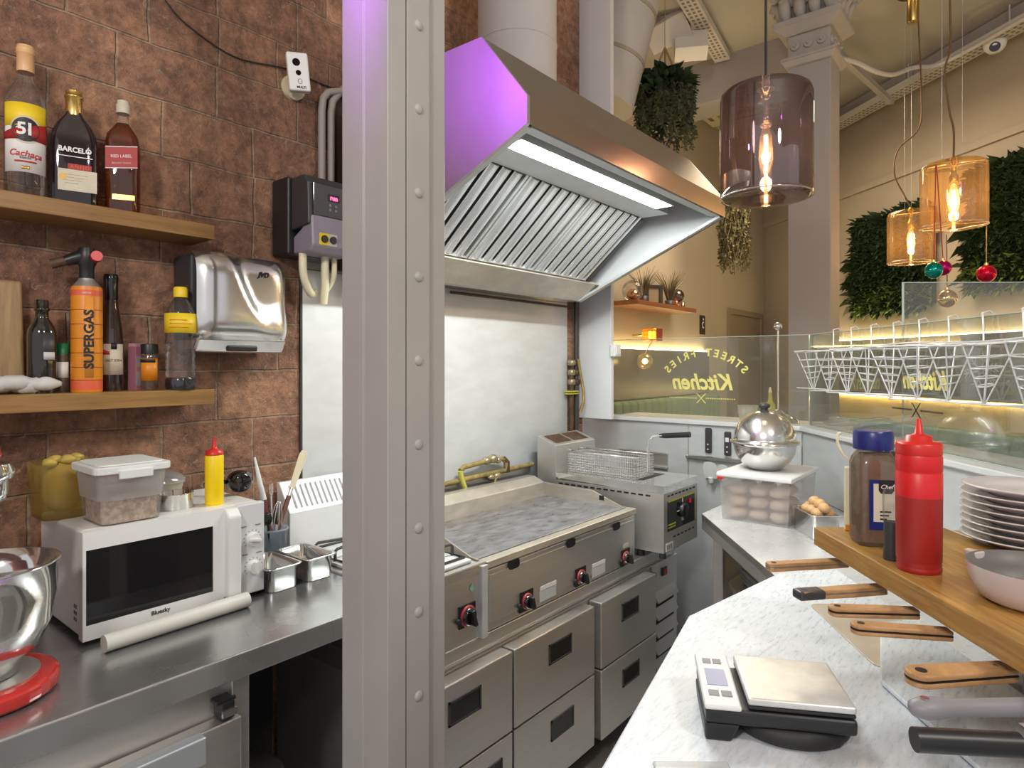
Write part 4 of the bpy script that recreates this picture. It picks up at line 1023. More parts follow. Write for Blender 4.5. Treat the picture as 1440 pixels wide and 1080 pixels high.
# griddle
GX0, GX1, GY0, GY1, GZ0, GZT = 1.44, 2.37, 1.28, 1.84, .693, .908
t = thing('gas_griddle', 'wide gas griddle with a scuffed steel plate and three red ringed knobs', 'griddle', ((GX0 + GX1) / 2, 1.56, GZ0))
MB().box((GX0, GY0, GZ0), (GX1, GY1, GZT - .028)).build('griddle_body', 'steel_h', t, bevel=.003)
fp = MB().box((GX0 + .02, GY0 - .004, GZ0 + .025), (GX1 - .012, GY0 + .002, GZT - .045)).build('front_panel', 'steel_h', t, bevel=.001)
MB().sweepx([(GY0 - .008, GZT), (GY0 - .008, GZT - .022), (GY0 + .004, GZT - .026), (GY0 + .004, GZT - .02), (GY0 + .024, GZT - .02), (GY0 + .03, GZT)], GX0, GX1).build('front_gutter_rim', 'beige', t, bevel=.002)
MB().box((GX0 + .006, GY0 + .045, GZT - .03), (GX1 - .008, 1.735, GZT - .004)).build('hot_plate', 'plate', t, bevel=.002)
MB().box((GX0 + .006, GY0 + .02, GZT - .03), (GX1 - .008, GY0 + .046, GZT - .024)).build('gutter', 'ink', t)
MB().sweepx([(1.735, GZT - .02), (1.84, GZT - .02), (1.84, .985), (1.80, .985), (1.742, .962)], GX0, GX1).build('back_splash', 'beige', t, bevel=.002)
for x0, x1 in ((GX0, GX0 + .004), (GX1 - .012, GX1 - .006)):
    MB().sweepx([(GY0 + .03, GZT - .02), (1.742, GZT - .02), (1.742, .964), (GY0 + .20, .958), (GY0 + .06, GZT + .002), (GY0 + .03, GZT)], x0, x1).build('side_splash', 'beige', t)
for px, py_ in ((723, 793), (803, 763.5), (867, 740)):
    q = pt(px, py_, Y=GY0 - .004)
    MB(frame_at((q.x, GY0 - .0042, q.z), -PI / 2)).prism([(.028 * math.copysign(abs(math.cos(a_)) ** .6, math.cos(a_)), .0155 * math.copysign(abs(math.sin(a_)) ** .6, math.sin(a_))) for a_ in [2 * PI * i / 28 for i in range(28)]], 0, .0006).build('viewing_hole', 'ink', fp)
for px, py_ in ((740, 845), (816, 811), (879, 784)):
    knob(t, pt(px, py_, Y=GY0 - .004), GY0 - .004, .022)
for px, py_ in ((771, 823), (842, 792)):
    q = pt(px, py_, Y=GY0 - .004)
    MB(frame_at((q.x, GY0 - .0042, q.z), -PI / 2)).box((-.046, -.0075, 0), (.046, .006, .0008)).build('label_strip', 'paper', fp)
    MB(frame_at((q.x, GY0 - .0042, q.z), -PI / 2)).box((-.05, -.045, 0), (.045, -.01, .0006)).build('rating_plate', 'steel_white', fp)
q = pt(880, 767, Y=GY0 - .004)
MB(frame_at((q.x, GY0 - .0042, q.z), -PI / 2)).box((-.02, -.008, 0), (.02, .008, .0008)).build('label_strip', 'creamlabel', fp)
q = pt(846, 700, X=GX1 - .012)
MB(frame_at((GX1 - .0122, q.y, q.z), PI)).box((-.012, -.01, 0), (.012, .01, .0006)).build('drain_slot', 'ink', t)

# gas pipes behind the griddle
t = thing('gas_pipe', 'old yellowed gas pipe with brass valves running along the wall behind the griddle', 'gas pipe', (1.9, 1.86, 1.0))
za = pt(640, 682, Y=1.865).z; zb_ = pt(754, 655, Y=1.865).z
MB().tube([(1.46, 1.865, za + .002), (2.0, 1.865, (za + zb_) / 2 + .01), (2.44, 1.865, zb_ + .012)], .011, 12).build('main_pipe', 'pipe', t)
A_ = [pt(648, 694, Y=1.85), pt(647, 662, Y=1.85), pt(652, 657, Y=1.855), pt(682, 649, Y=1.86), pt(706, 645, Y=1.86), pt(711, 649, Y=1.86), pt(712, 664, Y=1.862)]
MB().tube(A_[1:], .0105, 12).build('loop_pipe', 'pipe', t)
MB().tube([A_[1], pt(650, 676, Y=1.852), pt(655, 690, Y=1.855)], .011, 12).build('yellow_hose', mat('yellow_hose', (.62, .58, .12), .4), t)
m = MB()
for px, py_, rr in ((684, 648, .019), (693, 645, .022), (700, 647, .017)): m.ball(pt(px, py_, Y=1.86), rr, (1.1, 1, .9), 14, rough=.06)
m.build('brass_union', 'valve', t)
m = MB()
for px, py_, rr in ((690, 671, .018), (698, 669, .021)): m.ball(pt(px, py_, Y=1.86), rr, (1.2, 1, .8), 14, rough=.06)
m.cyl(pt(697, 669, Y=1.852), pt(696, 679, Y=1.852), .008)
m.build('shut_off_valve', 'valve', t)
m = MB(); m.tube([pt(708, 645, Y=1.86), pt(713, 650, Y=1.86), pt(713, 664, Y=1.86)], .013, 12); m.build('elbow', 'rust', t)
tag(MB().box((1.45, 1.875, .986), (2.44, 1.893, 1.015)).build('wall_rail', 'steel_dull'), 'narrow steel rail on the wall just above the griddle back splash', 'rail')
# upright pipes in the brick gap
t = thing('wall_pipes', 'pair of rusty upright pipes strapped with yellow tape on the bare brick strip', 'pipe', (2.85, 1.85, 1.0))
for k, (px, nm, mt_) in enumerate(((804, 'brown_pipe', 'rust'), (811, 'black_pipe', 'dark'))):
    p0_, p1_ = pt(px, 608, Y=1.865), pt(px, 420, Y=1.865)
    q = pt(px, 520, Y=1.865)
    MB().tube([(q.x, 1.868, p0_.z - .12), (q.x, 1.868, 1.9 if k else q.z)], .0125, 12).build('pipe', mt_, t)
    m = MB()
    for dz in (0, -.05, .05): m.lathe([(.012, 0), (.02, .004), (.02, .028), (.012, .032)], (q.x, 1.866, q.z - .03 + dz), 14)
    m.build('fitting', 'valve' if k == 0 else 'rust', t)
q = pt(807, 552, Y=1.85)
m = MB()
for dz in (-.006, .006): m.box((q.x - .035, 1.846, q.z + dz - .003), (q.x + .042, 1.885, q.z + dz + .003))
m.build('yellow_tape', 'yb', t)
a_ = pt(813, 505, Y=1.84); MB().tube([a_, pt(817, 530, Y=1.84), pt(821, 552, Y=1.82), pt(820, 566, Y=1.82), pt(816, 580, Y=1.83)], .008, 10).build('flexible_hose', 'pipe', t)

# deep fryer
FX0, FX1, FY0, FY1, FZ0, FZ1 = 2.43, 2.768, 1.18, 1.72, .722, 1.0
t = thing('deep_fryer', 'countertop electric deep fryer with a black control panel at the end of the cooking line', 'deep fryer', ((FX0 + FX1) / 2, 1.5, .69))
MB().box((FX0, FY0, FZ0), (FX1, FY1, FZ1 - .032)).build('fryer_body', 'steel_dull', t, bevel=.002)
m = MB()
iw0, iw1, iy0, iy1 = FX0 + .07, FX1 - .05, FY0 + .13, FY1 - .03
m.box((FX0 - .001, FY0 - .001, FZ1 - .032), (iw0, FY1, FZ1)).box((iw1, FY0 - .001, FZ1 - .032), (FX1 + .001, FY1, FZ1)).box((iw0, FY0 - .001, FZ1 - .032), (iw1, iy0, FZ1)).box((iw0, iy1, FZ1 - .032), (iw1, FY1, FZ1))
dk = m.build('top_deck', 'steel_pol', t)
MB().box((iw0, iy0, FZ1 - .0315), (iw1, iy1, FZ1 - .02)).build('oil_well', 'ink', t)
m = MB()
for k in range(14): m.box((FX0 - .0012, FY0 + .06 + .034 * k, FZ1 - .05), (FX0 + .002, FY0 + .082 + .034 * k, FZ1 - .043))
for k in range(8): m.box((FX0 + .035 + .036 * k, FY0 - .0012, FZ1 - .05), (FX0 + .056 + .036 * k, FY0 + .002, FZ1 - .043))
for k in range(6): m.box((FX0 + .09 + .038 * k, FY0 - .0012, FZ0 + .05), (FX0 + .111 + .038 * k, FY0 + .002, FZ0 + .056))
m.build('vent_slots', 'ink', t)
c0, c1 = pt(944, 738, Y=FY0), pt(977, 700, Y=FY0)
cp_ = MB().box((FX0 + .035, FY0 - .004, FZ0 + .085), (FX1 - .035, FY0 + .001, FZ1 - .068)).build('control_panel', 'blackg', t)
x0, x1, z0, z1 = FX0 + .035, FX1 - .035, FZ0 + .085, FZ1 - .068
m = MB(); y_ = FY0 - .0045
m.box((x0, y_, z1 - .004), (x1, FY0 - .003, z1 + .001)).box((x1 - .004, y_, z0), (x1, FY0 - .003, z1)).box((x0, y_, z0 + .012), (x0 + .07, FY0 - .003, z0 + .017)).box((x0, y_, z0 + .024), (x0 + .07, FY0 - .003, z0 + .029))
m.build('yellow_trim', 'yb', cp_)
fr = Matrix.Translation(((x0 + x1) / 2 + .004, FY0 - .004, (z0 + z1) / 2 + .006)) @ Matrix.Rotation(PI / 2, 4, 'X')
kb = MB(fr).lathe([(.03, 0), (.03, .012), (.026, .016)], n=28).build('thermostat_knob', 'black', cp_)
MB(fr).box((-.004, -.028, .016), (.004, .028, .024)).build('knob_grip', 'black', kb)
m = MB(fr)
m.box((-.055, .0, .0004), (-.033, .004, .001)).box((.033, .0, .0004), (.06, .004, .001)).box((-.004, .034, .0004), (.004, .05, .001))
m.build('dial_marks', 'paper', cp_)
MB(fr).box((.068, .02, 0), (.082, .036, .006)).build('pilot_lamp', 'red', cp_)
text(cp_, '8L', .026, frame_at(((x0 + x1) / 2 + .004, FY0 - .0046, z0 + .032), -PI / 2), 'paper')
q = pt(944, 772, Y=FY0)
sp = MB().box((FX0 + .02, FY0 - .0015, FZ0 + .004), (FX0 + .085, FY0, FZ0 + .036)).build('rating_sticker', 'paper', t)
m = MB()
for k in range(5): m.box((FX0 + .028 + .01 * k, FY0 - .002, FZ0 + .01), (FX0 + .032 + .01 * k, FY0 - .0014, FZ0 + .03))
m.build('print', 'ink', sp)
m = MB()
for x in (FX0 + .03, FX1 - .03):
    m.cyl((x, FY0 + .12, .69), (x, FY0 + .12, FZ0 + .002), .017); m.cyl((x, FY1 - .04, .69), (x, FY1 - .04, FZ0 + .002), .017)
m.build('feet', 'rubber', t)
MB().cyl((FX0 + .01, FY0 + .01, FZ0 - .02), (FX0 + .01, FY0 + .01, FZ0), .014).build('drain_foot', 'rubber', t)
# riser column at the back of the fryer
m = MB()
m.hexa([(FX0, FY1, FZ1 - .1), (FX1, FY1, FZ1 - .1), (FX1, 1.83, FZ1 - .1), (FX0, 1.83, FZ1 - .1)], [(FX0, FY1, 1.125), (FX1, FY1, 1.125), (FX1, 1.83, 1.165), (FX0, 1.83, 1.165)])
rs = m.build('element_housing', 'steel_dull', t, bevel=.002)
for s_ in (0, 1):
    x0 = FX0 + .03 + .15 * s_
    MB().add([(x0, FY1 + .02, 1.1335), (x0 + .13, FY1 + .02, 1.1335), (x0 + .13, 1.815, 1.1606), (x0, 1.815, 1.1606)], [(0, 1, 2, 3)]).build('vent_grille', 'rust', rs, flip=False)
# fryer basket
bx0, bx1, by0, by1, bz0, bz1 = FX0 + .055, FX1 - .12, FY0 + .155, FY1 - .03, FZ1 + .0045, FZ1 + .095
t = thing('fryer_basket', 'wire mesh fryer basket with a black grip standing in the fryer', 'fryer basket', ((bx0 + bx1) / 2, (by0 + by1) / 2, bz0))
m = MB(); g_ = .011
def bar(a_, b_, r_=.0012): m.cyl(a_, b_, r_, n=4, caps=False)
nx, ny, nz = int((bx1 - bx0) / g_), int((by1 - by0) / g_), int((bz1 - bz0) / g_)
for k in range(nx + 1):
    x = bx0 + (bx1 - bx0) * k / nx
    for y in (by0, by1): bar((x, y, bz0), (x, y, bz1))
    if k % 2 == 0: bar((x, by0, bz0), (x, by1, bz0))
for k in range(ny + 1):
    y = by0 + (by1 - by0) * k / ny
    for x in (bx0, bx1): bar((x, y, bz0), (x, y, bz1))
    if k % 2 == 0: bar((bx0, y, bz0), (bx1, y, bz0))
for k in range(1, nz):
    z = bz0 + (bz1 - bz0) * k / nz
    for y in (by0, by1): bar((bx0, y, z), (bx1, y, z))
    for x in (bx0, bx1): bar((x, by0, z), (x, by1, z))
m.build('mesh', 'wirec', t, flip=False)
MB().tube([(bx0, by0, bz1), (bx1, by0, bz1), (bx1, by1, bz1), (bx0, by1, bz1)], .0035, 8, closed=True).build('rim', 'wirec', t)
xh = (bx0 + bx1) / 2 + .02
h1 = pt(890, 607, Y=by0 - .035); h2 = pt(943, 600, Y=by0 - .14)
m = MB()
for s_ in (-.008, .008): m.tube([(xh + s_, by0 - .004, bz0 + .02), (xh + s_, by0 - .004, bz1 + .02), (xh + s_, by0 - .012, 1.165), (xh + s_, by0 - .03, 1.185), (xh + s_, by0 - .075, 1.19)], .003, 8)
m.build('handle_wires', 'wirec', t)
MB().tube([(xh, by0 - .06, 1.189), (xh, by0 - .09, 1.191), (xh, by0 - .20, 1.203)], [.009, .0115, .012], 14).build('grip', 'black', t)
m = MB()
for s_ in (-.05, .05): m.tube([(bx0 + .08 + s_, by1, bz1), (bx0 + .08 + s_, by1 + .018, bz1 + .006), (bx0 + .08 + s_, by1 + .02, bz1 - .01)], .003, 8)
m.build('hang_hooks', 'wirec', t)

# extraction hood
HX0, HX1 = 1.285, 2.632
t = thing('extraction_hood', 'large stainless extraction hood with baffle filters and a lit tube over the griddle', 'extraction hood', ((HX0 + HX1) / 2, WY, 1.8))
side = [(1.0, 2.115), (1.0, 2.187), (1.156, 2.385), (1.77, 2.39), (1.77, 1.81), (1.71, 1.808)]
for x0, nm in ((HX0, 'side_panel'), (HX1 - .012, 'side_panel')):
    MB().sweepx(side, x0, x0 + .012).build(nm, 'steel_hood' if x0 > 2 else mat('hood_side', (.62, .6, .6), .42, .85, var=.1, vscale=3), t)
MB().sweepx([(1.0, 2.115), (1.0, 2.187), (1.012, 2.187), (1.012, 2.125)], HX0 + .012, HX1 - .012).build('front_band', 'steel_hood', t)
MB().sweepx([(1.0, 2.187), (1.156, 2.385), (1.163, 2.378), (1.012, 2.185)], HX0 + .012, HX1 - .012).build('front_slope', mat('shaded_hood_steel', (.42, .38, .33), .4, 1.0), t)  # darker than the other hood steel to paint the unlit slope
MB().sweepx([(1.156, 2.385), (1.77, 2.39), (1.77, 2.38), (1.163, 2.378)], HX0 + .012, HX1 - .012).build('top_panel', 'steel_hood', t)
MB().sweepx([(1.77, 2.38), (1.77, 1.81), (1.762, 1.81), (1.762, 2.38)], HX0 + .012, HX1 - .012).build('back_panel', 'steel_dull', t)
MB().box((1.65, 1.771, 2.0), (2.55, 1.893, 2.3)).build('wall_spacer', 'steel_dull', t)
MB().sweepx([(1.012, 2.116), (1.052, 2.119), (1.052, 2.128), (1.012, 2.126)], HX0 + .012, HX1 - .012).build('inner_lip', 'steel_white', t)
MB().sweepx([(1.60, 1.877), (1.71, 1.808), (1.77, 1.81), (1.77, 1.825), (1.715, 1.822), (1.606, 1.888)], HX0 + .012, HX1 - .012).build('grease_trough', 'beige', t)
for x0, x1 in ((HX0 + .0125, HX0 + .0325), (HX1 - .0325, HX1 - .0125)):
    MB().sweepx([(1.012, 2.112), (1.71, 1.806), (1.71, 1.818), (1.012, 2.124)], x0, x1).build('rim_flange', 'steel_white', t)
MB().sweepx([(1.015, 2.125), (1.015, 2.14), (1.156, 2.37), (1.70, 2.37), (1.70, 1.83)], HX1 - .0135, HX1 - .0125).build('lit_inner_face', 'whitem', t)  # white sheet added to paint the lit inside of the end panel
# light box
lb = MB().sweepx([(1.11, 2.131), (1.19, 2.131), (1.19, 2.20), (1.11, 2.20)], 1.40, 2.38).build('light_box', 'steel_white', t)
MB().add([(1.415, 1.116, 2.1300), (2.365, 1.116, 2.1300), (2.365, 1.184, 2.1300), (1.415, 1.184, 2.1300)], [(0, 3, 2, 1)]).build('light_tube', 'hoodlight', lb, flip=False)
MB().sweepx([(1.053, 2.16), (1.109, 2.16), (1.109, 2.21), (1.053, 2.21)], HX0 + .012, HX1 - .012).build('dark_gap', 'void', t)
MB().sweepx([(1.191, 2.133), (1.315, 2.135), (1.322, 2.15), (1.191, 2.152)], HX0 + .012, 2.50).build('inner_sheet', 'steel_white', t)
# three baffle filters
fy0, fz0, fy1, fz1 = 1.605, 1.895, 1.318, 2.142
ax = Vector((0, fy1 - fy0, fz1 - fz0)); Lf = ax.length; ax.normalize(); nrm = Vector((0, -ax.z, ax.y)) * 1
if nrm.z > 0: nrm = -nrm
fx0, fx1 = HX0 + .02, 2.49
for k in range(3):
    x0 = fx0 + (fx1 - fx0) * k / 3 + .003; x1 = fx0 + (fx1 - fx0) * (k + 1) / 3 - .003
    fr = Matrix(((1, ax.x, nrm.x, x0), (0, ax.y, nrm.y, fy0), (0, ax.z, nrm.z, fz0), (0, 0, 0, 1)))
    w_ = x1 - x0; f_ = MB(fr)
    f_.prism([(0, 0), (w_, 0), (w_, Lf), (w_ - .012, Lf), (w_ - .012, .006), (.012, .006), (.012, Lf), (0, Lf)], -.012, .012)
    ff = f_.build('baffle_filter', 'baffle', t, bevel=.001)
    m = MB(fr); nb = 6; pitch = (w_ - .026) / nb
    for i in range(nb):
        xc = .013 + pitch * (i + .5); r_ = pitch * .36
        prof = [(xc + r_ * math.cos(a_), .011 * math.sin(a_) + .002) for a_ in [PI * q / 8 for q in range(9)]]
        n_ = len(prof); vs = [(p_[0], .006, p_[1]) for p_ in prof] + [(p_[0], Lf - .006, p_[1]) for p_ in prof]
        m.add(vs, [(q, q + 1, n_ + q + 1, n_ + q) for q in range(n_ - 1)], True); m.add(vs, [tuple(range(n_)), tuple(range(n_, 2 * n_))[::-1]])
    m.build('baffles', 'baffle', ff, flip=False)
    MB(fr).box((.01, .004, -.014), (w_ - .01, Lf - .004, -.011)).build('filter_back', 'void', ff)
MB().sweepx([(1.60, 1.885), (1.32, 2.13), (1.33, 2.14), (1.61, 1.895)], 2.50, 2.53).build('filter_end_strip', 'dark', t)
# exhaust duct above the hood
dx, dy = 1.93, 1.55
t = thing('exhaust_duct', 'thick white round exhaust duct rising from the hood to the ceiling', 'duct', (dx, dy, 2.39))
MB().cyl((dx, dy, 2.391), (dx, dy, 4.0), .152, n=44).build('duct_pipe', 'duct', t)
m = MB()
for z in (2.72, 3.0, 3.45): m.lathe([(.152, 0), (.1545, .002), (.1545, .006), (.152, .008)], (dx, dy, z), 44, capb=False, capt=False)
m.build('seam_ring', 'duct', t)

# ================================================================= right-hand counters
E1 = Vector((.788, .616, 0)).normalized(); NN = Vector((E1.y, -E1.x, 0))
AE = math.atan2(E1.y, E1.x)                                  # direction of the diagonal counter
def en(e, n, z=0.0): 
    v = E1 * e + NN * n; return Vector((v.x, v.y, z))
def enbox(m, e0, e1, n0, n1, z0, z1):
    q = [en(e0, n0), en(e0, n1), en(e1, n1), en(e1, n0)]
    return m.prism([(v.x, v.y) for v in q], z0, z1)
XF, NB = 3.19, 1.30                                          # far panel, diagonal back panel
Cc = ((XF), (.616 * XF - NB * 1.0002) / .788)
def at_n(n, X): return (X, (E1.y * X - n) / E1.x)
t = thing('steel_prep_counter', 'stainless prep counter running diagonally along the glass to the far corner', 'counter', (2.3, .55, 0))
poly = [at_n(NB - .001, .62), at_n(NB - .001, XF - .001), (XF - .001, 1.041), (2.486, 1.041), (1.877, .566), (1.424, .634), (.62, .455)]
MB().prism(poly, .872, .90).build('counter_top', 'steel_prep', t, bevel=.003)
m = MB(); a_, b_ = Vector((2.486, 1.041, 0)), Vector((1.6, .349, 0)); b_ = Vector((1.877, .566, 0))
m.prism([(a_.x, a_.y), (a_.x + NN.x * .02, a_.y + NN.y * .02), (b_.x + NN.x * .02, b_.y + NN.y * .02), (b_.x, b_.y)], .838, .899)
m.build('front_apron', 'steel_dull', t)
MB().box((2.486, 1.02, .838), (XF - .001, 1.041, .899)).build('side_apron', 'steel_dull', t)
for q in ((2.50, 1.0), (2.96, 1.0)):
    MB().box((q[0], q[1] - .04, 0), (q[0] + .04, q[1], .872)).build('leg', 'steel', t, bevel=.003)
MB().box((2.545, .985, .15), (2.96, .998, .86)).build('side_panel', 'steel_dull', t)
us = MB().prism([at_n(.78, 1.9), at_n(1.27, 1.9 + .3), (3.1, .80), (3.1, .96), (2.56, .96)], .60, .62).build('under_shelf', 'steel', t)
MB().prism([(.62, .44), (.62, -.9), (1.1, -.5), (1.85, .30), (1.85, .55), (1.43, .61)], 0, .872).build('base_cabinet', 'steel_dull', t)
# folded cloths under the counter
q = pt(1045, 822, Z=.66); q = Vector((2.56, .78, .62))
m = MB(Matrix.Translation(q) @ Matrix.Rotation(AE, 4, 'Z'))
for k in range(7): m.box((-.11 + .004 * (k % 3), -.09 + .006 * (k % 2), .001 + .02 * k), (.11 + .004 * (k % 2), .09 + .004 * (k % 3), .018 + .02 * k))
tag(m.build('folded_cloths', 'cloth', bevel=.008, seg=3), 'stack of folded white cloths on the shelf under the steel counter', 'cloths')

# back panels, ledge, service bar
t = thing('steel_backsplash', 'pale stainless backsplash behind the far and diagonal counters', 'backsplash', (3.19, 1.0, .62))
MB().box((XF, Cc[1], .0), (XF + .02, 2.35, 1.19)).build('far_panel', 'steel_white', t)
q = [at_n(NB, .5), at_n(NB + .02, .5), at_n(NB + .02, XF + .01), at_n(NB, XF)]
MB().prism(q, .901, 1.19).build('diagonal_panel', 'steel_white', t)
sm = pt(968, 640, X=XF)
MB().box((XF - .002, sm.y - .003, .9), (XF, sm.y + .003, 1.19)).build('panel_seam', 'steel_dull', t)
MB().box((XF - .002, Cc[1], .9), (XF, Cc[1] + .006, 1.19)).build('corner_seam', 'steel_pol', t)
t = thing('counter_ledge', 'white capped ledge on top of the backsplash carrying the glass panes', 'ledge', (3.2, 1.0, 1.19))
MB().box((XF - .02, Cc[1] - .02, 1.19), (XF + .11, 1.97, 1.212)).build('far_cap', 'whitem', t, bevel=.004)
MB().prism([at_n(NB - .02, .5), at_n(NB + .13, .5), at_n(NB + .13, XF + .1), at_n(NB - .02, XF - .02)], 1.1905, 1.2115).build('diagonal_cap', 'whitem', t, bevel=.004)
t = thing('service_bar', 'outer service bar beyond the glass panes', 'bar counter', (3.5, 1.0, 0))
MB().box((XF + .112, .72, 1.17), (XF + .46, 1.95, 1.20)).build('bar_top', 'white', t, bevel=.003)
MB().prism([at_n(NB + .135, .8), at_n(NB + .30, .8), at_n(NB + .30, XF + .2), at_n(NB + .135, XF + .08)], 1.17, 1.199).build('bar_top', 'white', t, bevel=.003)
MB().box((XF + .06, .5, .0), (XF + .40, 1.70, 1.168)).build('bar_front', 'lilac', t)
# tray and rails on the far panel
a_, b_ = pt(880, 634, X=XF), pt(940, 638, X=XF)
m = MB(); y0, y1 = pt(940, 636, X=XF).y, pt(872, 632, X=XF).y
zt = pt(940, 637, X=XF).z; zb = pt(940, 659, X=XF).z
xw = XF - .0005
m.box((XF - .012, y0, zt - .012), (xw, y1, zt)).box((XF - .03, y0, zb), (xw, y1, zb + .012)).box((XF - .006, y0, zb), (xw, y1, zt))
tag(m.build('shallow_tray', 'steel_dull', bevel=.002), 'shallow steel tray fixed to the far backsplash behind the fryer basket', 'tray')
y0, y1 = pt(1022, 646, X=XF).y, pt(967, 641, X=XF).y; zr = pt(990, 643, X=XF).z
tag(MB().box((XF - .03, y0 - .12, zr - .01), (XF - .003, y1, zr + .01)).build('utensil_rail', 'steel_pol', bevel=.004), 'steel utensil rail on the far backsplash left of the steel dome', 'rail')
# two black handled tools hanging on the far panel
for px0, py0, py1, lb_ in ((996, 602, 637, 'black tool handle hanging on the far backsplash, farther from the steel dome'), (1023, 607, 641, 'black tool handle with a white patch hanging beside the steel dome')):
    a_, b_ = pt(px0, py0, X=XF - .012), pt(px0, py1, X=XF - .012)
    t = thing('hanging_tool', lb_, 'tool', (XF, a_.y, b_.z), 0, 'tools on the far backsplash')
    MB().box((XF - .018, a_.y - .017, b_.z), (XF - .001, a_.y + .017, a_.z)).build('handle', 'dark', t, bevel=.007, seg=3)
    for dz in (.02, .045): MB().cyl((XF - .0195, a_.y, b_.z + dz), (XF - .018, a_.y, b_.z + dz), .004, n=12).build('rivet', 'white', t)
    if px0 > 1000: MB().box((XF - .0195, a_.y - .009, a_.z - .052), (XF - .0178, a_.y + .009, a_.z - .03)).build('white_patch', 'white', t)
# two spatulas on their ends
for px0, py0, py1, w_, lb_, X in ((997, 651, 697, 13, 'broad pale spatula blade standing nearest the fryer', 3.12), (1015, 655, 699, 10, 'second pale spatula standing between the broad spatula and the food box', 3.10)):
    a_, b_ = pt(px0, py0, X=X), pt(px0, py1, X=X); hw = w_ / 900 * a_.x / 1.0 * .85
    t = thing('spatula', lb_, 'spatula', (X, a_.y, .90), 0, 'spatulas at the far panel')
    yc = a_.y; z0, z1 = .925, a_.z + .006
    m = MB(); pr = [(yc - hw * .82, z0), (yc + hw * .82, z0), (yc + hw, z1 - .03), (yc + hw * .7, z1 - .006), (yc, z1), (yc - hw * .7, z1 - .006), (yc - hw, z1 - .03)]
    n_ = len(pr); vs = [(X + .03 - .25 * (p_[1] - .9), p_[0], p_[1]) for p_ in pr] + [(X + .034 - .25 * (p_[1] - .9), p_[0], p_[1]) for p_ in pr]
    m.add(vs, [tuple(range(n_)), tuple(range(n_, 2 * n_))[::-1]] + [(i, (i + 1) % n_, n_ + (i + 1) % n_, n_ + i) for i in range(n_)])
    m.build('blade', 'white', t, bevel=.001)
    MB().tube([(X + .024, yc, .93), (X + .03, yc, .905)], .012, 12).build('handle', 'white', t)
# food box, its food, steel dome
kx0, kx1, ky0, ky1 = 2.455, 2.80, .70, .945
t = thing('food_box', 'large translucent food box with a white lid at the end of the steel counter', 'food container', (2.62, .82, ZC))
m = MB(); m.hexa([(kx0, ky0, .9005), (kx1, ky0, .9005), (kx1, ky1, .9005), (kx0, ky1, .9005)], [(kx0 - .008, ky0 - .008, 1.065), (kx1 + .008, ky0 - .008, 1.065), (kx1 + .008, ky1 + .008, 1.065), (kx0 - .008, ky1 + .008, 1.065)])
m.f = m.f[:1] + m.f[2:]; m.mi = m.mi[:-1]; m.sm = m.sm[:-1]
m.build('box_body', clear('clear_food_box', (.97, .97, .97), .04, .2, .36, (.96, .94, .94), .25), t, flip=False)
ld = MB().box((kx0 - .018, ky0 - .018, 1.066), (kx1 + .018, ky1 + .018, 1.084)).build('lid', 'white', t, bevel=.005, seg=3)
MB().box((kx0 - .021, ky0 + .235, 1.056), (kx0 - .016, ky0 + .258, 1.066)).build('lid_clip', 'red', ld, bevel=.002)
random.seed(5); k = 0
names = ['front row left', 'front row', 'front row right']
for zz in range(3):
    for i in range(3):
        for j in range(2):
            o = MB(Matrix.Translation((kx0 + .055 + .10 * j, ky0 + .044 + .078 * i, .9015 + .046 * zz)) @ Matrix.Rotation(random.uniform(-.22, .22), 4, 'Z')).ball((0, 0, .0225), .037, (1.2, 1.0, .60), 18, rough=.05).build('bread_roll', 'food')
            tag(o, 'pale bread roll inside the translucent food box under the steel dome', 'bread roll', 'bread rolls in the food box')
q = Vector((2.615, .835, 1.085))
t = thing('steel_dome', 'round steel bowl with a domed lid standing on the food box', 'bowl', q)
R_ = .118
MB(Matrix.Translation(q)).lathe([(.052, 0)] + [(R_ * math.cos(a_), .104 + R_ * .99 * math.sin(a_)) for a_ in [-1.04 + 1.04 * k / 12 for k in range(12)]] + [(R_, .102), (R_ * 1.1, .104), (R_ * 1.1, .107), (R_ * .97, .107)], n=56, capt=False).build('bowl', 'steel_sat', t)
l_ = MB(Matrix.Translation(q)).lathe([(R_ * 1.11, .108), (R_ * 1.11, .112), (R_ * .99, .115)] + [(R_ * .99 * math.cos(a_), .115 + R_ * 1.02 * math.sin(a_)) for a_ in [.08 + (PI / 2 - .08) * k / 14 for k in range(15)]], n=56, capt=False).build('domed_lid', 'steel_sat', t)
MB(Matrix.Translation(q)).lathe([(.013, .233), (.013, .242), (.021, .246), (.022, .256), (.015, .262), (0, .263)], n=28).build('lid_knob', 'dark', l_)
# croquettes in a steel pan
rot = Matrix.Translation((2.375, .605, 0)) @ Matrix.Rotation(-1.18, 4, 'Z')
pr_ = Matrix.Translation((2.44, .60, 0)) @ Matrix.Rotation(AE, 4, 'Z')
pan(-.09, .09, -.054, .054, ZC, .985, 'small steel pan heaped with golden croquettes on the prep counter', 'gastro_pan', 'croquette pan', rot=pr_, tap=.009)
random.seed(3)
for k, (x, y, z) in enumerate([(-.05, -.018, .985), (-.05, .02, .985), (-.012, -.02, .985), (-.012, .02, .988), (.028, -.02, .985), (.028, .02, .985), (.062, 0, .983), (-.03, 0, 1.012), (.008, .002, 1.014), (-.06, .0, 1.004)]):
    o = MB(pr_).ball((x, y, z), .021, (1.12, .95, .9), 16, rough=.03).build('croquette', 'egg')
    tag(o, 'golden croquette heaped in the small steel pan beside the food box', 'croquette', 'croquettes in the steel pan')

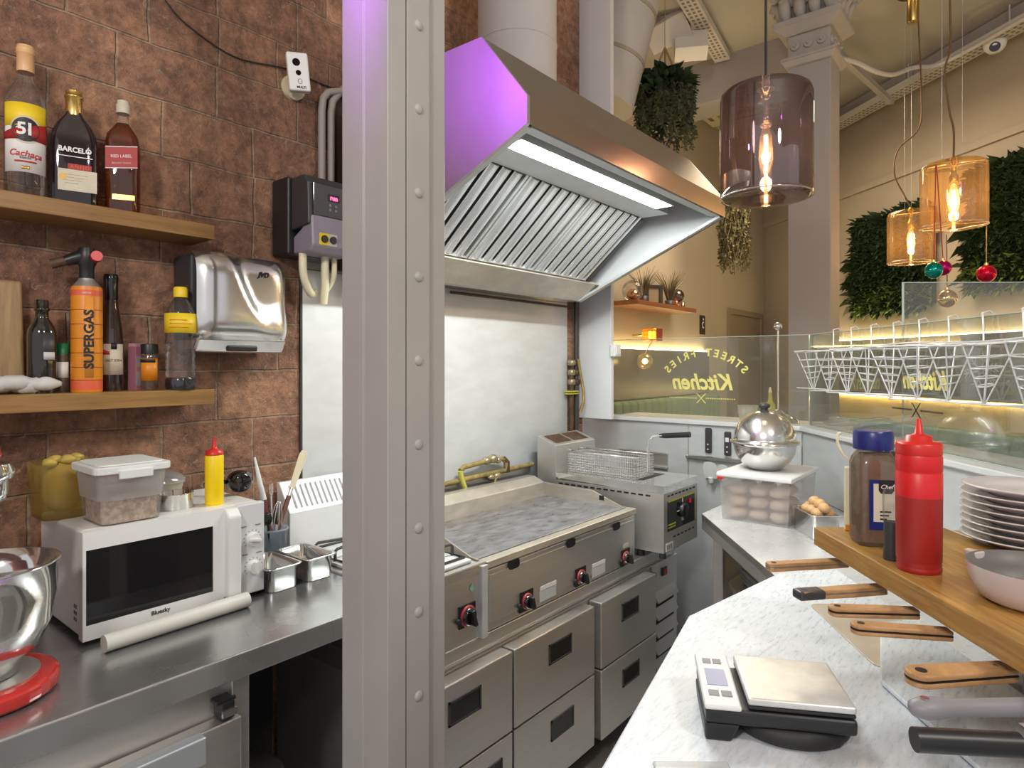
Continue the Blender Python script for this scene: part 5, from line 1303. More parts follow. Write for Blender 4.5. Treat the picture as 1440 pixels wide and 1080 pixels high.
# scored white boards on the near counter
bp_ = [(.64, .452), (1.424, .628), (1.877, .560), (2.02, .445), tuple(en(.3, .885).xy), (.64, -.33)]
tag(MB().prism(bp_[::-1], .9005, .912).build('cutting_board', 'board', bevel=.003), 'large scored white cutting board covering the near counter', 'cutting board')
ZB = .912
q = [pt(1137, 850, Z=ZB), pt(1232, 939, Z=ZB), pt(1335, 948, Z=ZB), pt(1250, 852, Z=ZB)]
cen = sum(q, Vector()) / 4; pl = []
for i in range(4):
    a_, b_, c_ = q[i - 1], q[i], q[(i + 1) % 4]
    u_, w_ = (a_ - b_).normalized() * .022, (c_ - b_).normalized() * .022
    for k in range(5):
        f_ = k / 4; pl.append(tuple((b_ + u_ * (1 - f_) ** 2 + w_ * f_ ** 2).xy))
tag(MB().prism(pl, ZB + .0003, ZB + .003).build('steel_tray', 'beige', bevel=.0008), 'brushed steel pan lid lying under the wooden knife handles', 'lid')  # the beige is a painted warm reflection on the steel
P1 = pt(1238, 957, Z=ZB + .01)
d9 = dxy(math.radians(9.4))
P0 = P1 + d9 * .30; e1 = P1.dot(E1); n1 = P1.dot(NN)
bk = [P1, en(e1 - .9, n1, 0), en(e1 - .9, .87), en(P0.dot(E1) + .02, .87), P0]
tag(MB().prism([(v.x, v.y) for v in bk], ZB + .0035, ZB + .012).build('cutting_board', 'board', bevel=.002), 'second white board on top of the large one under the grey and black knife handles', 'cutting board')
# digital scale
sx = Vector((.48, -.877, 0)).normalized(); sy = Vector((-sx.y, sx.x, 0))
sc_ = Vector((1.098, .311, ZB))
fr = Matrix(((sx.x, sy.x, 0, sc_.x), (sx.y, sy.y, 0, sc_.y), (0, 0, 1, sc_.z), (0, 0, 0, 1)))
t = thing('digital_scale', 'digital kitchen scale with a steel platform and black base on the white board', 'scale', sc_)
MB(fr).box((-.077, -.076, .062), (.079, .077, .0735)).build('platform', mat('scale_platform', (.74, .74, .72), .36, .5, var=.15, vscale=30), t, bevel=.004, seg=3)
MB(fr).box((-.076, -.075, .056), (.078, .076, .062)).build('platform_tray', 'black', t, bevel=.002)
MB(fr).box((-.14, -.078, .03), (.08, .072, .054)).build('scale_body', 'black', t, bevel=.006, seg=3)
dp = MB(fr).hexa([(-.142, -.08, .052), (-.086, -.08, .052), (-.086, .088, .056), (-.142, .088, .056)], [(-.142, -.08, .060), (-.086, -.08, .060), (-.086, .088, .068), (-.142, .088, .068)]).build('display_panel', 'whitem', t, bevel=.004, seg=3)
def dz(y): return .0602 + .008 * (y + .08) / .168
m = MB(fr); m.hexa([(-.131, -.02, dz(-.02)), (-.098, -.02, dz(-.02)), (-.098, .032, dz(.032)), (-.131, .032, dz(.032))], [(-.131, -.02, dz(-.02) + .0006), (-.098, -.02, dz(-.02) + .0006), (-.098, .032, dz(.032) + .0006), (-.131, .032, dz(.032) + .0006)])
m.build('screen', 'screen', dp)
for x0, y0, x1, y1 in ((-.132, -.052, -.116, -.036), (-.112, -.052, -.096, -.036), (-.131, .05, -.117, .066), (-.114, .05, -.1, .066)):
    MB(fr).hexa([(x0, y0, dz(y0)), (x1, y0, dz(y0)), (x1, y1, dz(y1)), (x0, y1, dz(y1))], [(x0, y0, dz(y0) + .001), (x1, y0, dz(y0) + .001), (x1, y1, dz(y1) + .001), (x0, y1, dz(y1) + .001)]).build('button', 'grey', dp)
MB(fr).hexa([(-.14, -.07, 0), (-.1, -.07, 0), (-.1, .06, 0), (-.14, .06, 0)], [(-.142, -.077, .031), (-.088, -.077, .031), (-.088, .07, .031), (-.142, .07, .031)]).build('display_foot', 'black', t, bevel=.004)
m = MB(fr); rp = []
for i in range(48):
    a_ = 2 * PI * i / 48; rp.append((-.002 + .080 * math.cos(a_), .0 + .070 * math.sin(a_), .0155))
m.tube(rp, .0148, 12, closed=True); m.build('ring_foot', 'rubber', t)
MB(fr).lathe([(.045, .0), (.05, .012), (.04, .031)], (0, .0, 0), 32).build('pedestal', 'dark', t)
MB(fr).tube([(.079, .03, .05), (.088, .026, .052), (.092, .012, .048), (.088, .0, .04), (.079, -.006, .034)], .0018, 8).build('cable_loop', 'rubber', t)
# white tray corner at the bottom of the view
q = pt(985, 1112, Z=ZB); 
o = MB(Matrix.Translation((q.x, q.y, ZB)) @ Matrix.Rotation(-.9, 4, 'Z')).box((-.055, -.06, .0005), (.055, .055, .008)).build('plastic_tray', 'frost', bevel=.003)
tag(o, 'pale plastic tray lying on the white board in front of the scale', 'tray')

# thick oak shelf over the near counter
ZS, ZSB, NF = 1.15, 1.112, .622
t = thing('oak_counter_shelf', 'thick oak shelf above the near counter holding bottles, plates and a pan', 'shelf', en(.9, .85, ZSB))
W[t.name] = Matrix.Translation(en(.9, .85, ZSB)) @ Matrix.Rotation(AE, 4, 'Z'); t.rotation_euler = (0, 0, AE)
LF = Matrix.Rotation(AE, 4, 'Z')                              # x = along the shelf, y = -n
MB(LF).box((-.2, -.90, ZSB), (1.396, -NF, ZS)).build('plank', 'oak_hi', t, bevel=.002)
for e_ in (1.2, .2):
    MB(LF).box((e_ - .02, -.935, .9005), (e_ + .02, -.90, ZSB - .0005)).build('bracket_post', 'steel_dull', t)
MB(LF).box((.1, -.70, 1.105), (1.33, -.665, ZSB)).build('magnetic_bar', 'ink', t)

def at_s(px, py): return pt(px, py, Z=ZS)
# knives held by the magnetic bar
ZK = 1.0965
def knife(label, b0, b1, w_, mt, style, th=.016):
    a_, b_ = pt(b0[0], b0[1], Z=ZK - th / 2), pt(b1[0], b1[1], Z=ZK - th / 2)
    L = (b_ - a_).length; ang = math.atan2(b_.y - a_.y, b_.x - a_.x)
    t = thing('kitchen_knife', label, 'knife', (a_.x, a_.y, ZK - th), 0, 'knives under the oak shelf')
    fr = Matrix.Translation((a_.x, a_.y, ZK - th / 2)) @ Matrix.Rotation(ang, 4, 'Z')
    if style == 'tube':
        MB(fr).cyl((0, 0, 0), (L * .93, 0, 0), w_ / 2, n=24).build('handle', mt, t, bevel=.002)
        MB(fr).cyl((L * .93, 0, 0), (L * 1.05, 0, 0), w_ / 2 * .55, n=20).build('bolster', 'steel_pol', t)
    elif style == 'grey':
        m = MB(fr); n_ = 20; rings = []
        for s_, hw, hh in ((-.004, .3, .3), (.0, .75, .7), (.012, 1.05, .95), (.028, 1.0, .95), (.045, .72, .8), (.08, .72, .8), (L, .78, .85)):
            rings.append([(s_, hw * w_ / 2 * math.cos(2 * PI * i / n_), hh * th / 2 * math.sin(2 * PI * i / n_)) for i in range(n_)])
        vs = [p_ for r_ in rings for p_ in r_]
        m.add(vs, [(j * n_ + i, j * n_ + (i + 1) % n_, (j + 1) * n_ + (i + 1) % n_, (j + 1) * n_ + i) for j in range(len(rings) - 1) for i in range(n_)], True)
        m.add(rings[0], [tuple(range(n_))]); m.add(rings[-1], [tuple(range(n_))]); m.build('handle', mt, t)
        MB(fr).cyl((.014, 0, th * .46), (.014, 0, th * .5), .005, n=14).build('rivet', 'steel_pol', t)
    else:
        n_ = 9; pl = [(L, -w_ * .42), (L, w_ * .42)] if style == 'round' else [(L, -w_ * .40), (L, w_ * .40), (L * .6, w_ * .47), (L * .35, w_ * .40)]
        if style == 'round': pl += [(w_ / 2 + w_ / 2 * math.cos(a2), w_ / 2 * math.sin(a2)) for a2 in [PI / 2 + PI * k / 12 for k in range(13)]]
        else: pl += [(.006, w_ * .5), (0, w_ * .3), (0, -w_ * .42), (.006, -w_ * .5), (L * .35, -w_ * .44), (L * .6, -w_ * .5)]
        m = MB(fr); m.prism(pl, -th / 2, -.0008); m.prism(pl, .0008, th / 2)
        m.build('handle', mt, t, bevel=.003 if style == 'round' else .002, seg=3)
        MB(fr).prism([(p_[0] * .995, p_[1] * .985) for p_ in pl], -.0008, .0008).build('tang', 'steel_dull' if style != 'round' else 'ink', t)
        MB(fr).cyl((w_ * .55, 0, th / 2 - .0005), (w_ * .55, 0, th / 2 + .0006), w_ * .2, n=18).build('hang_hole', 'ink', t)
        MB(fr).cyl((L * .86, 0, th / 2 - .0005), (L * .86, 0, th / 2 + .0005), .0035, n=14).build('rivet', 'steel_pol', t)
        if style == 'cap': MB(fr).box((-.002, -w_ * .52, -th * .53), (L * .28, w_ * .52, th * .53)).build('end_cap', 'dark', t, bevel=.004)
    n_hit = (b_.dot(NN))
    bl = .17
    MB(fr).prism([(L * .98, -w_ * .42), (L + bl, -w_ * .12), (L + bl * 1.05, w_ * .3), (L + bl, w_ * .42), (L * .98, w_ * .42)], ZK + .0062 - (ZK - th / 2) - .0025, ZK + .0080 - (ZK - th / 2) - .0025).build('blade', 'steel_pol', t)
knife('wooden handled knife farthest along the oak shelf edge, near the shelf end', (1079, 797), (1190, 791), .026, 'handlewood', 'slim')
knife('wooden knife handle with a black end cap, second from the shelf end', (1121, 836), (1243, 828), .026, 'handlewood', 'cap')
knife('paler wooden knife handle directly above the steel lid, third from the shelf end', (1165, 858), (1290, 862), .026, 'handlewood', 'round')
knife('wooden knife handle with a round end and dark seam, fourth from the shelf end', (1196, 882), (1337, 892), .027, 'handlewood', 'round')
knife('large wooden knife handle with a big hole just above the grey handle', (1276, 953), (1420, 944), .036, 'handlewood', 'round', .018)
knife('smooth grey plastic knife handle with a bulbous end', (1284, 996), (1455, 994), .029, 'grey', 'grey', .026)
knife('black tubular knife handle nearest the bottom right corner', (1286, 1040), (1445, 1048), .026, 'black', 'tube', .026)

# on the oak shelf
def stand(px, py, r0):
    p = pt(px, py, Z=ZS); d = Vector((p.x, p.y, 0)); return p + d.normalized() * r0
c = stand(1292, 809, .034); r = rad(1294, 68, c); h = pt(1296, 588, D=c.x * CA + c.y * SA).z - ZS
t = thing('squeeze_bottle', 'tall red squeeze bottle with a pointed nozzle on the oak shelf', 'squeeze bottle', c)
T_ = Matrix.Translation(c)
MB(T_).lathe([(r * .93, 0), (r * .97, .004), (r * .97, h * .03), (r * .93, h * .04), (r * .97, h * .05), (r * .93, h * .06), (r * .98, h * .075), (r, h * .5)], n=44, capt=False).build('filled_body', mat('dark_red_filled', (.36, .018, .014), .38, sss=.1), t)
MB(T_).lathe([(r * 1.001, h * .49), (r * 1.001, h * .645), (r * .97, h * .65), (r, h * .66), (r * 1.0, h * .75), (r * .96, h * .765)], n=44).build('bottle_body', 'ketchup', t)
MB(T_).lathe([(r * .98, h * .765), (r * 1.0, h * .775), (r * 1.0, h * .83), (r * .94, h * .845), (r * .58, h * .847), (r * .56, h * .885), (r * .3, h * .892), (r * .2, h * .9), (r * .1, h * .99), (r * .05, h)], n=36).build('nozzle_cap', 'red', t)
c = stand(1228, 771, .045); r = rad(1228, 76, c); h = pt(1230, 605, D=c.x * CA + c.y * SA).z - ZS
t = thing('spice_jar', 'big square plastic jar of ground pepper with a navy blue lid', 'jar', c)
fa = face_cam(c)
def sqj(prof, nm, mt, par, rot, n=40, e=.42):
    m = MB(Matrix.Translation(c) @ Matrix.Rotation(rot, 4, 'Z')); k = len(prof); vs = []
    for rr, z, e_ in prof:
        for i in range(n):
            a_ = 2 * PI * i / n
            vs.append((math.copysign(abs(math.cos(a_)) ** e_, math.cos(a_)) * rr, math.copysign(abs(math.sin(a_)) ** e_, math.sin(a_)) * rr, z))
    m.add(vs, [(j * n + i, j * n + (i + 1) % n, (j + 1) * n + (i + 1) % n, (j + 1) * n + i) for j in range(k - 1) for i in range(n)], True)
    m.add(vs[:n], [tuple(range(n))[::-1]]); m.add(vs[-n:], [tuple(range(n))])
    return m.build(nm, mt, par)
js = r * .80; rt = fa + .35
sqj([(js * .93, 0, .5), (js, .008, .4), (js, h * .7, .4), (js * .93, h * .76, .5), (js * .8, h * .82, 1)], 'jar_body', 'gel', t, rt)
sqj([(js * .9, .008, .4), (js * .92, h * .69, .4), (js * .84, h * .75, .5), (js * .70, h * .79, 1)], 'ground_pepper', 'spice', t, rt)
MB(Matrix.Translation(c)).lathe([(js * .96, h * .835), (js * .97, h * .84), (js * .97, h * .98), (js * .9, h)], n=44).build('lid', 'blue', t)
lf = frame_at(c + dxy(rt) * (js + .0004) + Vector((0, 0, h * .36)), rt)
lab = MB(lf).box((-js * .55, -.045, 0), (js * .92, .05, .0006)).build('label', 'blue', t)
MB(lf).box((-js * .36, -.03, .0006), (js * .92, .043, .001)).build('label_panel', 'creamlabel', lab)
MB(lf).prism([(-js * .12, .03), (0, .024), (js * .5, .024), (js * .62, .03), (js * .62, .05), (-js * .12, .05)], .001, .0014).build('emblem', 'ink', lab)
text(lab, 'Chef', .0115, lf @ Matrix.Translation((js * .25, .037, .0016)), 'paper', shear=.3)
for k in range(3): MB(lf).box((-.002, -.012 - .007 * k, .001), (.018 - .004 * k, -.009 - .007 * k, .0013)).build('print_line', 'ink', lab)
c = stand(1254, 789, .012)
t = thing('pepper_grinder', 'small clear and black pepper grinder squeezed between blue lidded jar and red bottle', 'grinder', c)
r = .0135; h = pt(1254, 690, D=c.x * CA + c.y * SA).z - ZS
MB(Matrix.Translation(c)).lathe([(r, 0), (r * 1.05, .003), (r * .9, h * .3), (r, h * .4), (r * .95, h * .55)], n=24).build('grinder_body', 'dark', t)
MB(Matrix.Translation(c)).lathe([(r * .95, h * .55), (r * 1.1, h * .7), (r * 1.1, h * .95), (r, h)], n=24).build('clear_cap', 'clearb', t)
c = stand(1195, 748, .01)
t = thing('cream_scraper', 'cream plastic scraper with a white wire loop standing at the shelf end', 'scraper', c)
fr = Matrix.Translation(c) @ Matrix.Rotation(face_cam(c) + PI / 2, 4, 'Z')
hh = pt(1195, 656, D=c.x * CA + c.y * SA).z - ZS
MB(fr).box((-.0105, -.005, 0), (.0105, .005, hh)).build('scraper_body', 'cream', t, bevel=.004, seg=3)
MB(fr).box((-.009, -.0055, 0), (.008, .0055, .016)).build('orange_foot', 'orange', t, bevel=.003)
q = [(.004, 0, hh - .002), (0, 0, hh + .012), (-.012, 0, hh + .024), (-.022, 0, hh + .045), (-.022, 0, hh + .066), (-.016, 0, hh + .07)]
MB(fr).tube(smooth(q), .003, 10).build('wire_loop', 'cream', t)
c = stand(1325, 726, .0)
t = thing('salt_shaker', 'dark shaker with a chrome top hidden behind the red bottle', 'shaker', c)
hh = pt(1320, 615, D=c.x * CA + c.y * SA).z - ZS
c = en(c.dot(E1), .83, ZS); hh = pt(1318, 612, D=c.x * CA + c.y * SA).z - ZS
MB(Matrix.Translation(c)).lathe([(.024, 0), (.026, .003), (.026, hh * .78), (.022, hh * .84)], n=28).build('shaker_body', 'blackg', t)
MB(Matrix.Translation(c)).lathe([(.024, hh * .82), (.024, hh * .95), (.016, hh)], n=28).build('chrome_top', 'steel_pol', t)
o = MB(LF).box((-.2, -1.24, ZSB), (1.38, -.902, ZS - .001)).build('steel_shelf', 'steel_dull', None, bevel=.002)
tag(o, 'dull grey steel shelf behind the oak shelf, half under the stack of plates', 'shelf')
# stack of plates
pc = pt(1446, 768, Z=ZS); random.seed(11)
pos = ['lowest plate of the stoneware stack, standing on the oak shelf', 'second plate from the bottom of the stoneware stack', 'third plate from the bottom of the stoneware stack', 'fourth plate from the bottom of the stoneware stack',
       'fourth plate from the top of the stoneware stack', 'third plate from the top of the stoneware stack', 'second plate from the top of the stoneware stack', 'topmost plate of the stoneware stack on the oak shelf']
for k in range(8):
    R_ = .108; z = ZS + .0005 + .0138 * k; ox, oy = random.uniform(-.002, .002), random.uniform(-.002, .002)
    o = MB(Matrix.Translation((pc.x + ox, pc.y + oy, z))).lathe([(.0, .0), (R_ * .6, .0), (R_ * .62, .004), (R_ * .97, .0155), (R_, .0175), (R_ * 1.0, .0195), (R_ * .97, .0205), (R_ * .66, .0105), (R_ * .6, .0085), (0, .0085)] if k == 7 else
        [(.0, .0), (R_ * .6, .0), (R_ * .62, .003), (R_ * .97, .0152), (R_, .0165), (R_, .0182), (R_ * .97, .0186), (R_ * .66, .0092), (R_ * .62, .0078), (0, .0075)], n=64).build('plate', 'porc', loc=(pc.x, pc.y, z))
    tag(o, pos[k], 'plate', 'stack of stoneware plates')
# pan with grey inside
c = Vector((1.216, -.004, ZS))
t = thing('frying_pan', 'pan with pale pink outside and worn grey inside on the oak shelf edge', 'pan', c)
T_ = Matrix.Translation(c); R_ = .088
MB(T_).lathe([(0, .0005), (R_ * .72, .0005), (R_ * .82, .006), (R_ * .95, .028), (R_, .052), (R_ * 1.005, .0535)], n=64, capt=False).build('pan_shell', 'panout', t)
MB(T_).lathe([(R_ * 1.005, .0535), (R_ * .975, .0535), (R_ * .93, .03), (R_ * .8, .009), (R_ * .7, .005), (0, .0045)], n=64, capb=False).build('pan_lining', 'panin', t)
fr = T_ @ Matrix.Rotation(math.atan2(.85, .52), 4, 'Z')
MB(fr).hexa([(R_ * .95, -.012, .040), (R_ * .95, .012, .040), (R_ + .018, .006, .046), (R_ + .018, -.006, .046)], [(R_ * .95, -.012, .0525), (R_ * .95, .012, .0525), (R_ + .018, .006, .0525), (R_ + .018, -.006, .0525)]).build('pouring_lip', 'panout', t, bevel=.002)

# ================================================================= glass panes, lettering, cone rack
GX, ZG0, ZG1 = XF + .06, 1.2125, 1.645
NBG = 1.35; cor = at_n(NBG, GX)
ec = Vector((cor[0], cor[1], 0)).dot(E1)
def pane(frm, w, h, label):
    t = thing('glass_screen', label, 'glass pane', frm.translation)
    MB(frm).box((.0, .003, -.004), (w, h - .003, .004)).build('pane', 'glass', t)
    m = MB(frm)
    m.box((0, h - .003, -.004), (w, h, .004)).box((0, 0, -.004), (w, .003, .004)).box((-.002, 0, -.004), (.0, h, .004)).box((w, 0, -.004), (w + .002, h, .004))
    m.build('polished_edge', 'glass_edge', t)
    return t
# frame origin at lower left as read from outside
ga = pane(frame_at((GX, cor[1] + .004, ZG0), 0), 1.93 - cor[1] - .01, ZG1 - ZG0, 'low glass pane facing the dining room with the arched yellow lettering')
gbf = frame_at(en(.55, NBG, ZG0), math.atan2(NN.y, NN.x))
gb = pane(gbf, ec - .55 - .01, ZG1 - ZG0, 'long low glass pane along the diagonal ledge behind the wire cone rack')
eC = 2.354
gcf = frame_at(en(eC, NBG + .02, ZG0), AE)                       # looks along the counter
gc = thing('glass_screen', 'taller glass pane standing across the ledge with a white snowflake sticker', 'glass pane', en(eC, NBG + .4, ZG0))
m = MB(); q = [en(eC - .004, NBG + .022), en(eC - .004, NBG + 1.0), en(eC + .004, NBG + 1.0), en(eC + .004, NBG + .022)]
m.prism([(v.x, v.y) for v in q], ZG0 + .002, 1.797); m.build('pane', 'glass', gc)
m = MB(); m.prism([(v.x, v.y) for v in q], 1.797, 1.80)
q2 = [en(eC - .004, NBG + .018), en(eC - .004, NBG + .022), en(eC + .004, NBG + .022), en(eC + .004, NBG + .018)]
m.prism([(v.x, v.y) for v in q2], ZG0 + .002, 1.80); m.build('polished_edge', 'glass_edge', gc)
# snowflake
sp = pt(1383, 521, D=2.3); sp = en(eC - .0045, sp.dot(NN), sp.z)
m = MB(frame_at(sp, AE + PI))
for k in range(6):
    a_ = PI / 3 * k + .2; L = .062
    def seg(p_, q_, w_=.0022):
        d_ = Vector(q_) - Vector(p_); nn_ = Vector((-d_.y, d_.x)).normalized() * w_
        m.add([(p_[0] - nn_.x, p_[1] - nn_.y, 0), (q_[0] - nn_.x, q_[1] - nn_.y, 0), (q_[0] + nn_.x, q_[1] + nn_.y, 0), (p_[0] + nn_.x, p_[1] + nn_.y, 0)], [(0, 1, 2, 3)])
        m.add([(p_[0] - nn_.x, p_[1] - nn_.y, .0006), (q_[0] - nn_.x, q_[1] - nn_.y, .0006), (q_[0] + nn_.x, q_[1] + nn_.y, .0006), (p_[0] + nn_.x, p_[1] + nn_.y, .0006)], [(0, 1, 2, 3)])
    P_ = lambda r_, s_: (r_ * math.cos(a_) - s_ * math.sin(a_), r_ * math.sin(a_) + s_ * math.cos(a_))
    seg(P_(.012, 0), P_(L, 0), .003)
    for r_ in (.032, .046):
        for s_ in (-1, 1): seg(P_(r_, 0), P_(r_ + .015, .016 * s_))
    seg(P_(.012, 0), (.012 * math.cos(a_ + PI / 3), .012 * math.sin(a_ + PI / 3)), .003)
m.build('snowflake_sticker', 'snow', gc, flip=False)
# lettering on the far pane: reads from the dining room, so it is mirrored from here
LX = GX - .0052
kc = pt(988, 538, X=LX)
def lf_(y, z): return frame_at((LX, y, z), 0)
text(ga, 'Kitchen', .115, lf_(kc.y, kc.z), 'logo', name='kitchen_lettering', shear=.28, bold=.003, sx=.92)
word = 'STREET FRIES'; Rr = .285; az = pt(992, 496, X=LX).z - Rr
y_c = pt(991, 520, X=LX).y
for i, ch in enumerate(word):
    if ch == ' ': continue
    th = (i - (len(word) - 1) / 2) * .148
    text(ga, ch, .055, lf_(y_c + Rr * math.sin(th), az + Rr * math.cos(th)), 'logo', name='arched_letter', roll=-th, bold=.0015)
ul = pt(986, 560, X=LX)
def under(par, fr, half, mt='logo'):
    m = MB(fr)
    for s_ in (-1, 1):
        for k in range(14): m.box((s_ * (.028 + half * k / 14) - .0028, -.003, 0), (s_ * (.028 + half * k / 14) + .0028, .003, .0006))
        m.hexa([(-.024 * s_ - .003, -.026, 0), (-.024 * s_ + .003, -.026, 0), (.024 * s_ + .003, .026, 0), (.024 * s_ - .003, .026, 0)], [(-.024 * s_ - .003, -.026, .0006), (-.024 * s_ + .003, -.026, .0006), (.024 * s_ + .003, .026, .0006), (.024 * s_ - .003, .026, .0006)])
    m.build('crossed_underline', mt, par)
under(ga, lf_(ul.y, ul.z), .16)
# second copy on the diagonal pane
def on_gb(px, py):
    r = pt(px, py, D=1.0); n_ = r.dot(NN); return pt(px, py, D=(NBG - .0052) / n_)
for (px, py, what) in ((1300, 536, 'k'), (1288, 577, 'u')):
    p_ = on_gb(px, py); fr = frame_at(en(p_.dot(E1), NBG - .0052, p_.z), math.atan2(NN.y, NN.x))
    if what == 'k': text(gb, 'Kitchen', .085, fr, 'logo', name='kitchen_lettering', shear=.28, bold=.003, sx=.9)
    else: under(gb, fr, .12, 'ink')

# wire cone rack hooked over the diagonal pane
t = thing('wire_cone_rack', 'long white wire rack of open cones hooked over the diagonal glass pane', 'cone rack', en(2.3, 1.28, 1.38))
nR = 1.275; e0, e1 = 1.28, 2.94; zt, zb = 1.560, 1.392
def wob(nm, n0, z, amp, wl, ph, r_=.0029):
    pts = []
    for i in range(90):
        e_ = e0 + (e1 - e0) * i / 89
        pts.append(en(e_, n0 + amp * math.sin(2 * PI * e_ / wl + ph), z + .004 * math.sin(e_ * 9 + ph)))
    MB().tube(pts, r_, 6).build(nm, 'wire', t)
NCN = 11; sp_ = (e1 - e0) / NCN
wob('base_wire', nR, zb, .04, sp_ * 2, 0); wob('base_wire', nR, zb - .004, .04, sp_ * 2, PI)
wob('top_rail', nR + .052, zt + .012, 0, 1, 0); wob('top_rail', nR - .052, zt - .002, 0, 1, 1)
for k in range(NCN):
    ce = e0 + sp_ * (k + .5); cz = en(ce, nR, 0); m = MB(Matrix.Translation((cz.x, cz.y, 0)) @ Matrix.Rotation(AE, 4, 'Z'))
    rt_, lean = .062 + random.uniform(-.006, .004), random.uniform(-.022, .022)
    for j, f_ in enumerate((1.0, .78, .60, .44, .3)):
        rr = rt_ * f_; zz = zb + (zt - zb) * f_
        m.tube([(rr * math.cos(a_) + lean * f_, rr * math.sin(a_), zz + .004 * math.sin(a_ + k)) for a_ in [2 * PI * i / 18 for i in range(18)]], .0022 if j else .0029, 5, closed=True)
    for i in range(4):
        a_ = PI / 4 + PI / 2 * i + .2 * (k % 2)
        m.tube([(.003 * math.cos(a_), .003 * math.sin(a_), zb), (rt_ * math.cos(a_) + lean, rt_ * math.sin(a_), zt)], .0024, 5)
    m.build('cone_holder', 'wire', t, flip=False)
for k in range(NCN - 1):
    ce = e0 + sp_ * (k + 1)
    m = MB(); m.tube([en(ce, nR + .052, zt + .01), en(ce + .01, nR + .058, 1.62), en(ce + .012, NBG - .018, 1.652), en(ce + .012, NBG + .004, 1.658), en(ce + .012, NBG + .014, 1.648), en(ce + .012, NBG + .014, 1.63)], .0027, 6)
    m.build('hook', 'wire', t)

# things on the service bar beyond the glass
def on_bar(px, py, z=1.2): return pt(px, py, Z=z)
c = Vector((3.52, .965, 1.2))
t = thing('heat_lamp', 'silver dome with a thin upright rod on the service bar behind the glass', 'lamp', c)
c = Vector((3.50, 1.02, 1.2)); c = pt(1094, 588, Z=1.2); c = pt(1094, 585, X=3.47); c.z = 1.2
MB(Matrix.Translation(c)).lathe([(.105, .001), (.10, .012), (.075, .035), (.03, .05), (.02, .065), (0, .066)], n=40).build('dome', 'steel_pol', t)
MB().tube([(c.x, c.y, 1.26), (c.x, c.y, 1.69)], .0045, 8).build('rod', 'wirec', t)
MB().ball((c.x, c.y, 1.70), .022, n=14).build('finial', 'steel_pol', t)
def placeb(px, X): q = pt(px, 580, X=X); return Vector((q.x, q.y, 1.2))
c = placeb(1088, 3.58); c = placeb(1083, 3.615)
t = thing('sauce_bottle', 'mustard yellow sauce bottle on the service bar behind the glass', 'bottle', c)
MB(Matrix.Translation(c)).lathe([(.025, 0.001), (.026, .08), (.012, .105), (.008, .15)], n=24).build('bottle_body', 'yb', t)
MB(Matrix.Translation(c)).lathe([(.011, .148), (.004, .178)], n=16).build('nozzle', 'cream', t)
c = placeb(1052, 3.42)
t = thing('white_jug', 'small white jug on the service bar left of the steel dome top', 'jug', c)
MB(Matrix.Translation(c)).lathe([(.04, .001), (.052, .05), (.05, .075), (.056, .085), (.05, .085), (.044, .05), (.03, .01)], n=30).build('jug_body', 'frost', t)
MB(Matrix.Translation(c)).tube([(.05, 0, .07), (.08, 0, .065), (.08, 0, .03), (.05, 0, .025)], .006, 8).build('handle', 'frost', t)
c = pt(1180, 591, Z=1.2)
cq = en(Vector((c.x, c.y, 0)).dot(E1), 1.56, 1.2)
t = thing('stacked_dishes', 'white dishes stacked on the service bar outside the diagonal glass', 'dishes', cq)
cq = en(3.2, 1.55, 1.2)
MB(Matrix.Translation(cq)).lathe([(.05, .0005), (.085, .018), (.08, .018), (.045, .006), (0, .006)], n=36).build('dish', 'porc', t)
MB(Matrix.Translation(cq)).lathe([(.04, .007), (.05, .04), (.046, .04), (.02, .012)], n=30).build('cup', 'porc', t)
cq = en(2.78, 1.52, 1.2)
t = thing('glass_dome', 'clear glass dome with a dark base on the outer bar behind the blue lid', 'cake dome', cq)
MB(Matrix.Translation(cq)).lathe([(.085, .001), (.085, .012), (0, .013)], n=40).build('base', 'dark', t)
MB(Matrix.Translation(cq)).lathe([(.082, .0135), (.08, .03), (.06, .06), (.03, .075), (0, .078)], n=40).build('dome', 'clearb', t)
# white socket box on the white end panel
q = pt(861, 493, Y=1.70)
t = thing('socket_box', 'white switch box on the edge of the white wall end', 'switch', (2.915, 1.70, q.z))
MB().box((2.885, 1.672, q.z - .033), (2.95, 1.7045, q.z + .033)).build('box_body', 'white', t, bevel=.006, seg=3)
MB().box((2.895, 1.669, q.z - .022), (2.94, 1.673, q.z + .022)).build('rocker', 'white', t, bevel=.002)

# ================================================================= dining room
# stone column with its capital
t = thing('stone_column', 'square grey column with an ornate stone capital in the dining room', 'column', (4.255, 1.06, 0))
cx, cy, hw = 4.262, 1.062, .121
MB().box((4.15, .94, 0), (4.374, 1.183, 3.36)).build('column_shaft', 'lilac', t, bevel=.006)
cp = MB()
def sq(m, h_, z0, h1, z1): m.hexa([(cx - h_, cy - h_, z0), (cx + h_, cy - h_, z0), (cx + h_, cy + h_, z0), (cx - h_, cy + h_, z0)], [(cx - h1, cy - h1, z1), (cx + h1, cy - h1, z1), (cx + h1, cy + h1, z1), (cx - h1, cy + h1, z1)])
sq(cp, hw + .012, 3.33, hw + .035, 3.365); sq(cp, hw + .035, 3.365, hw + .035, 3.385); sq(cp, hw, 3.385, hw, 3.52); sq(cp, hw + .015, 3.52, hw + .07, 3.565); sq(cp, hw + .07, 3.565, hw + .07, 3.60); sq(cp, hw - .02, 3.60, hw + .06, 3.93); sq(cp, hw + .12, 3.93, hw + .14, 4.0)
cap = cp.build('capital', 'capital', t, bevel=.006)
m = MB()
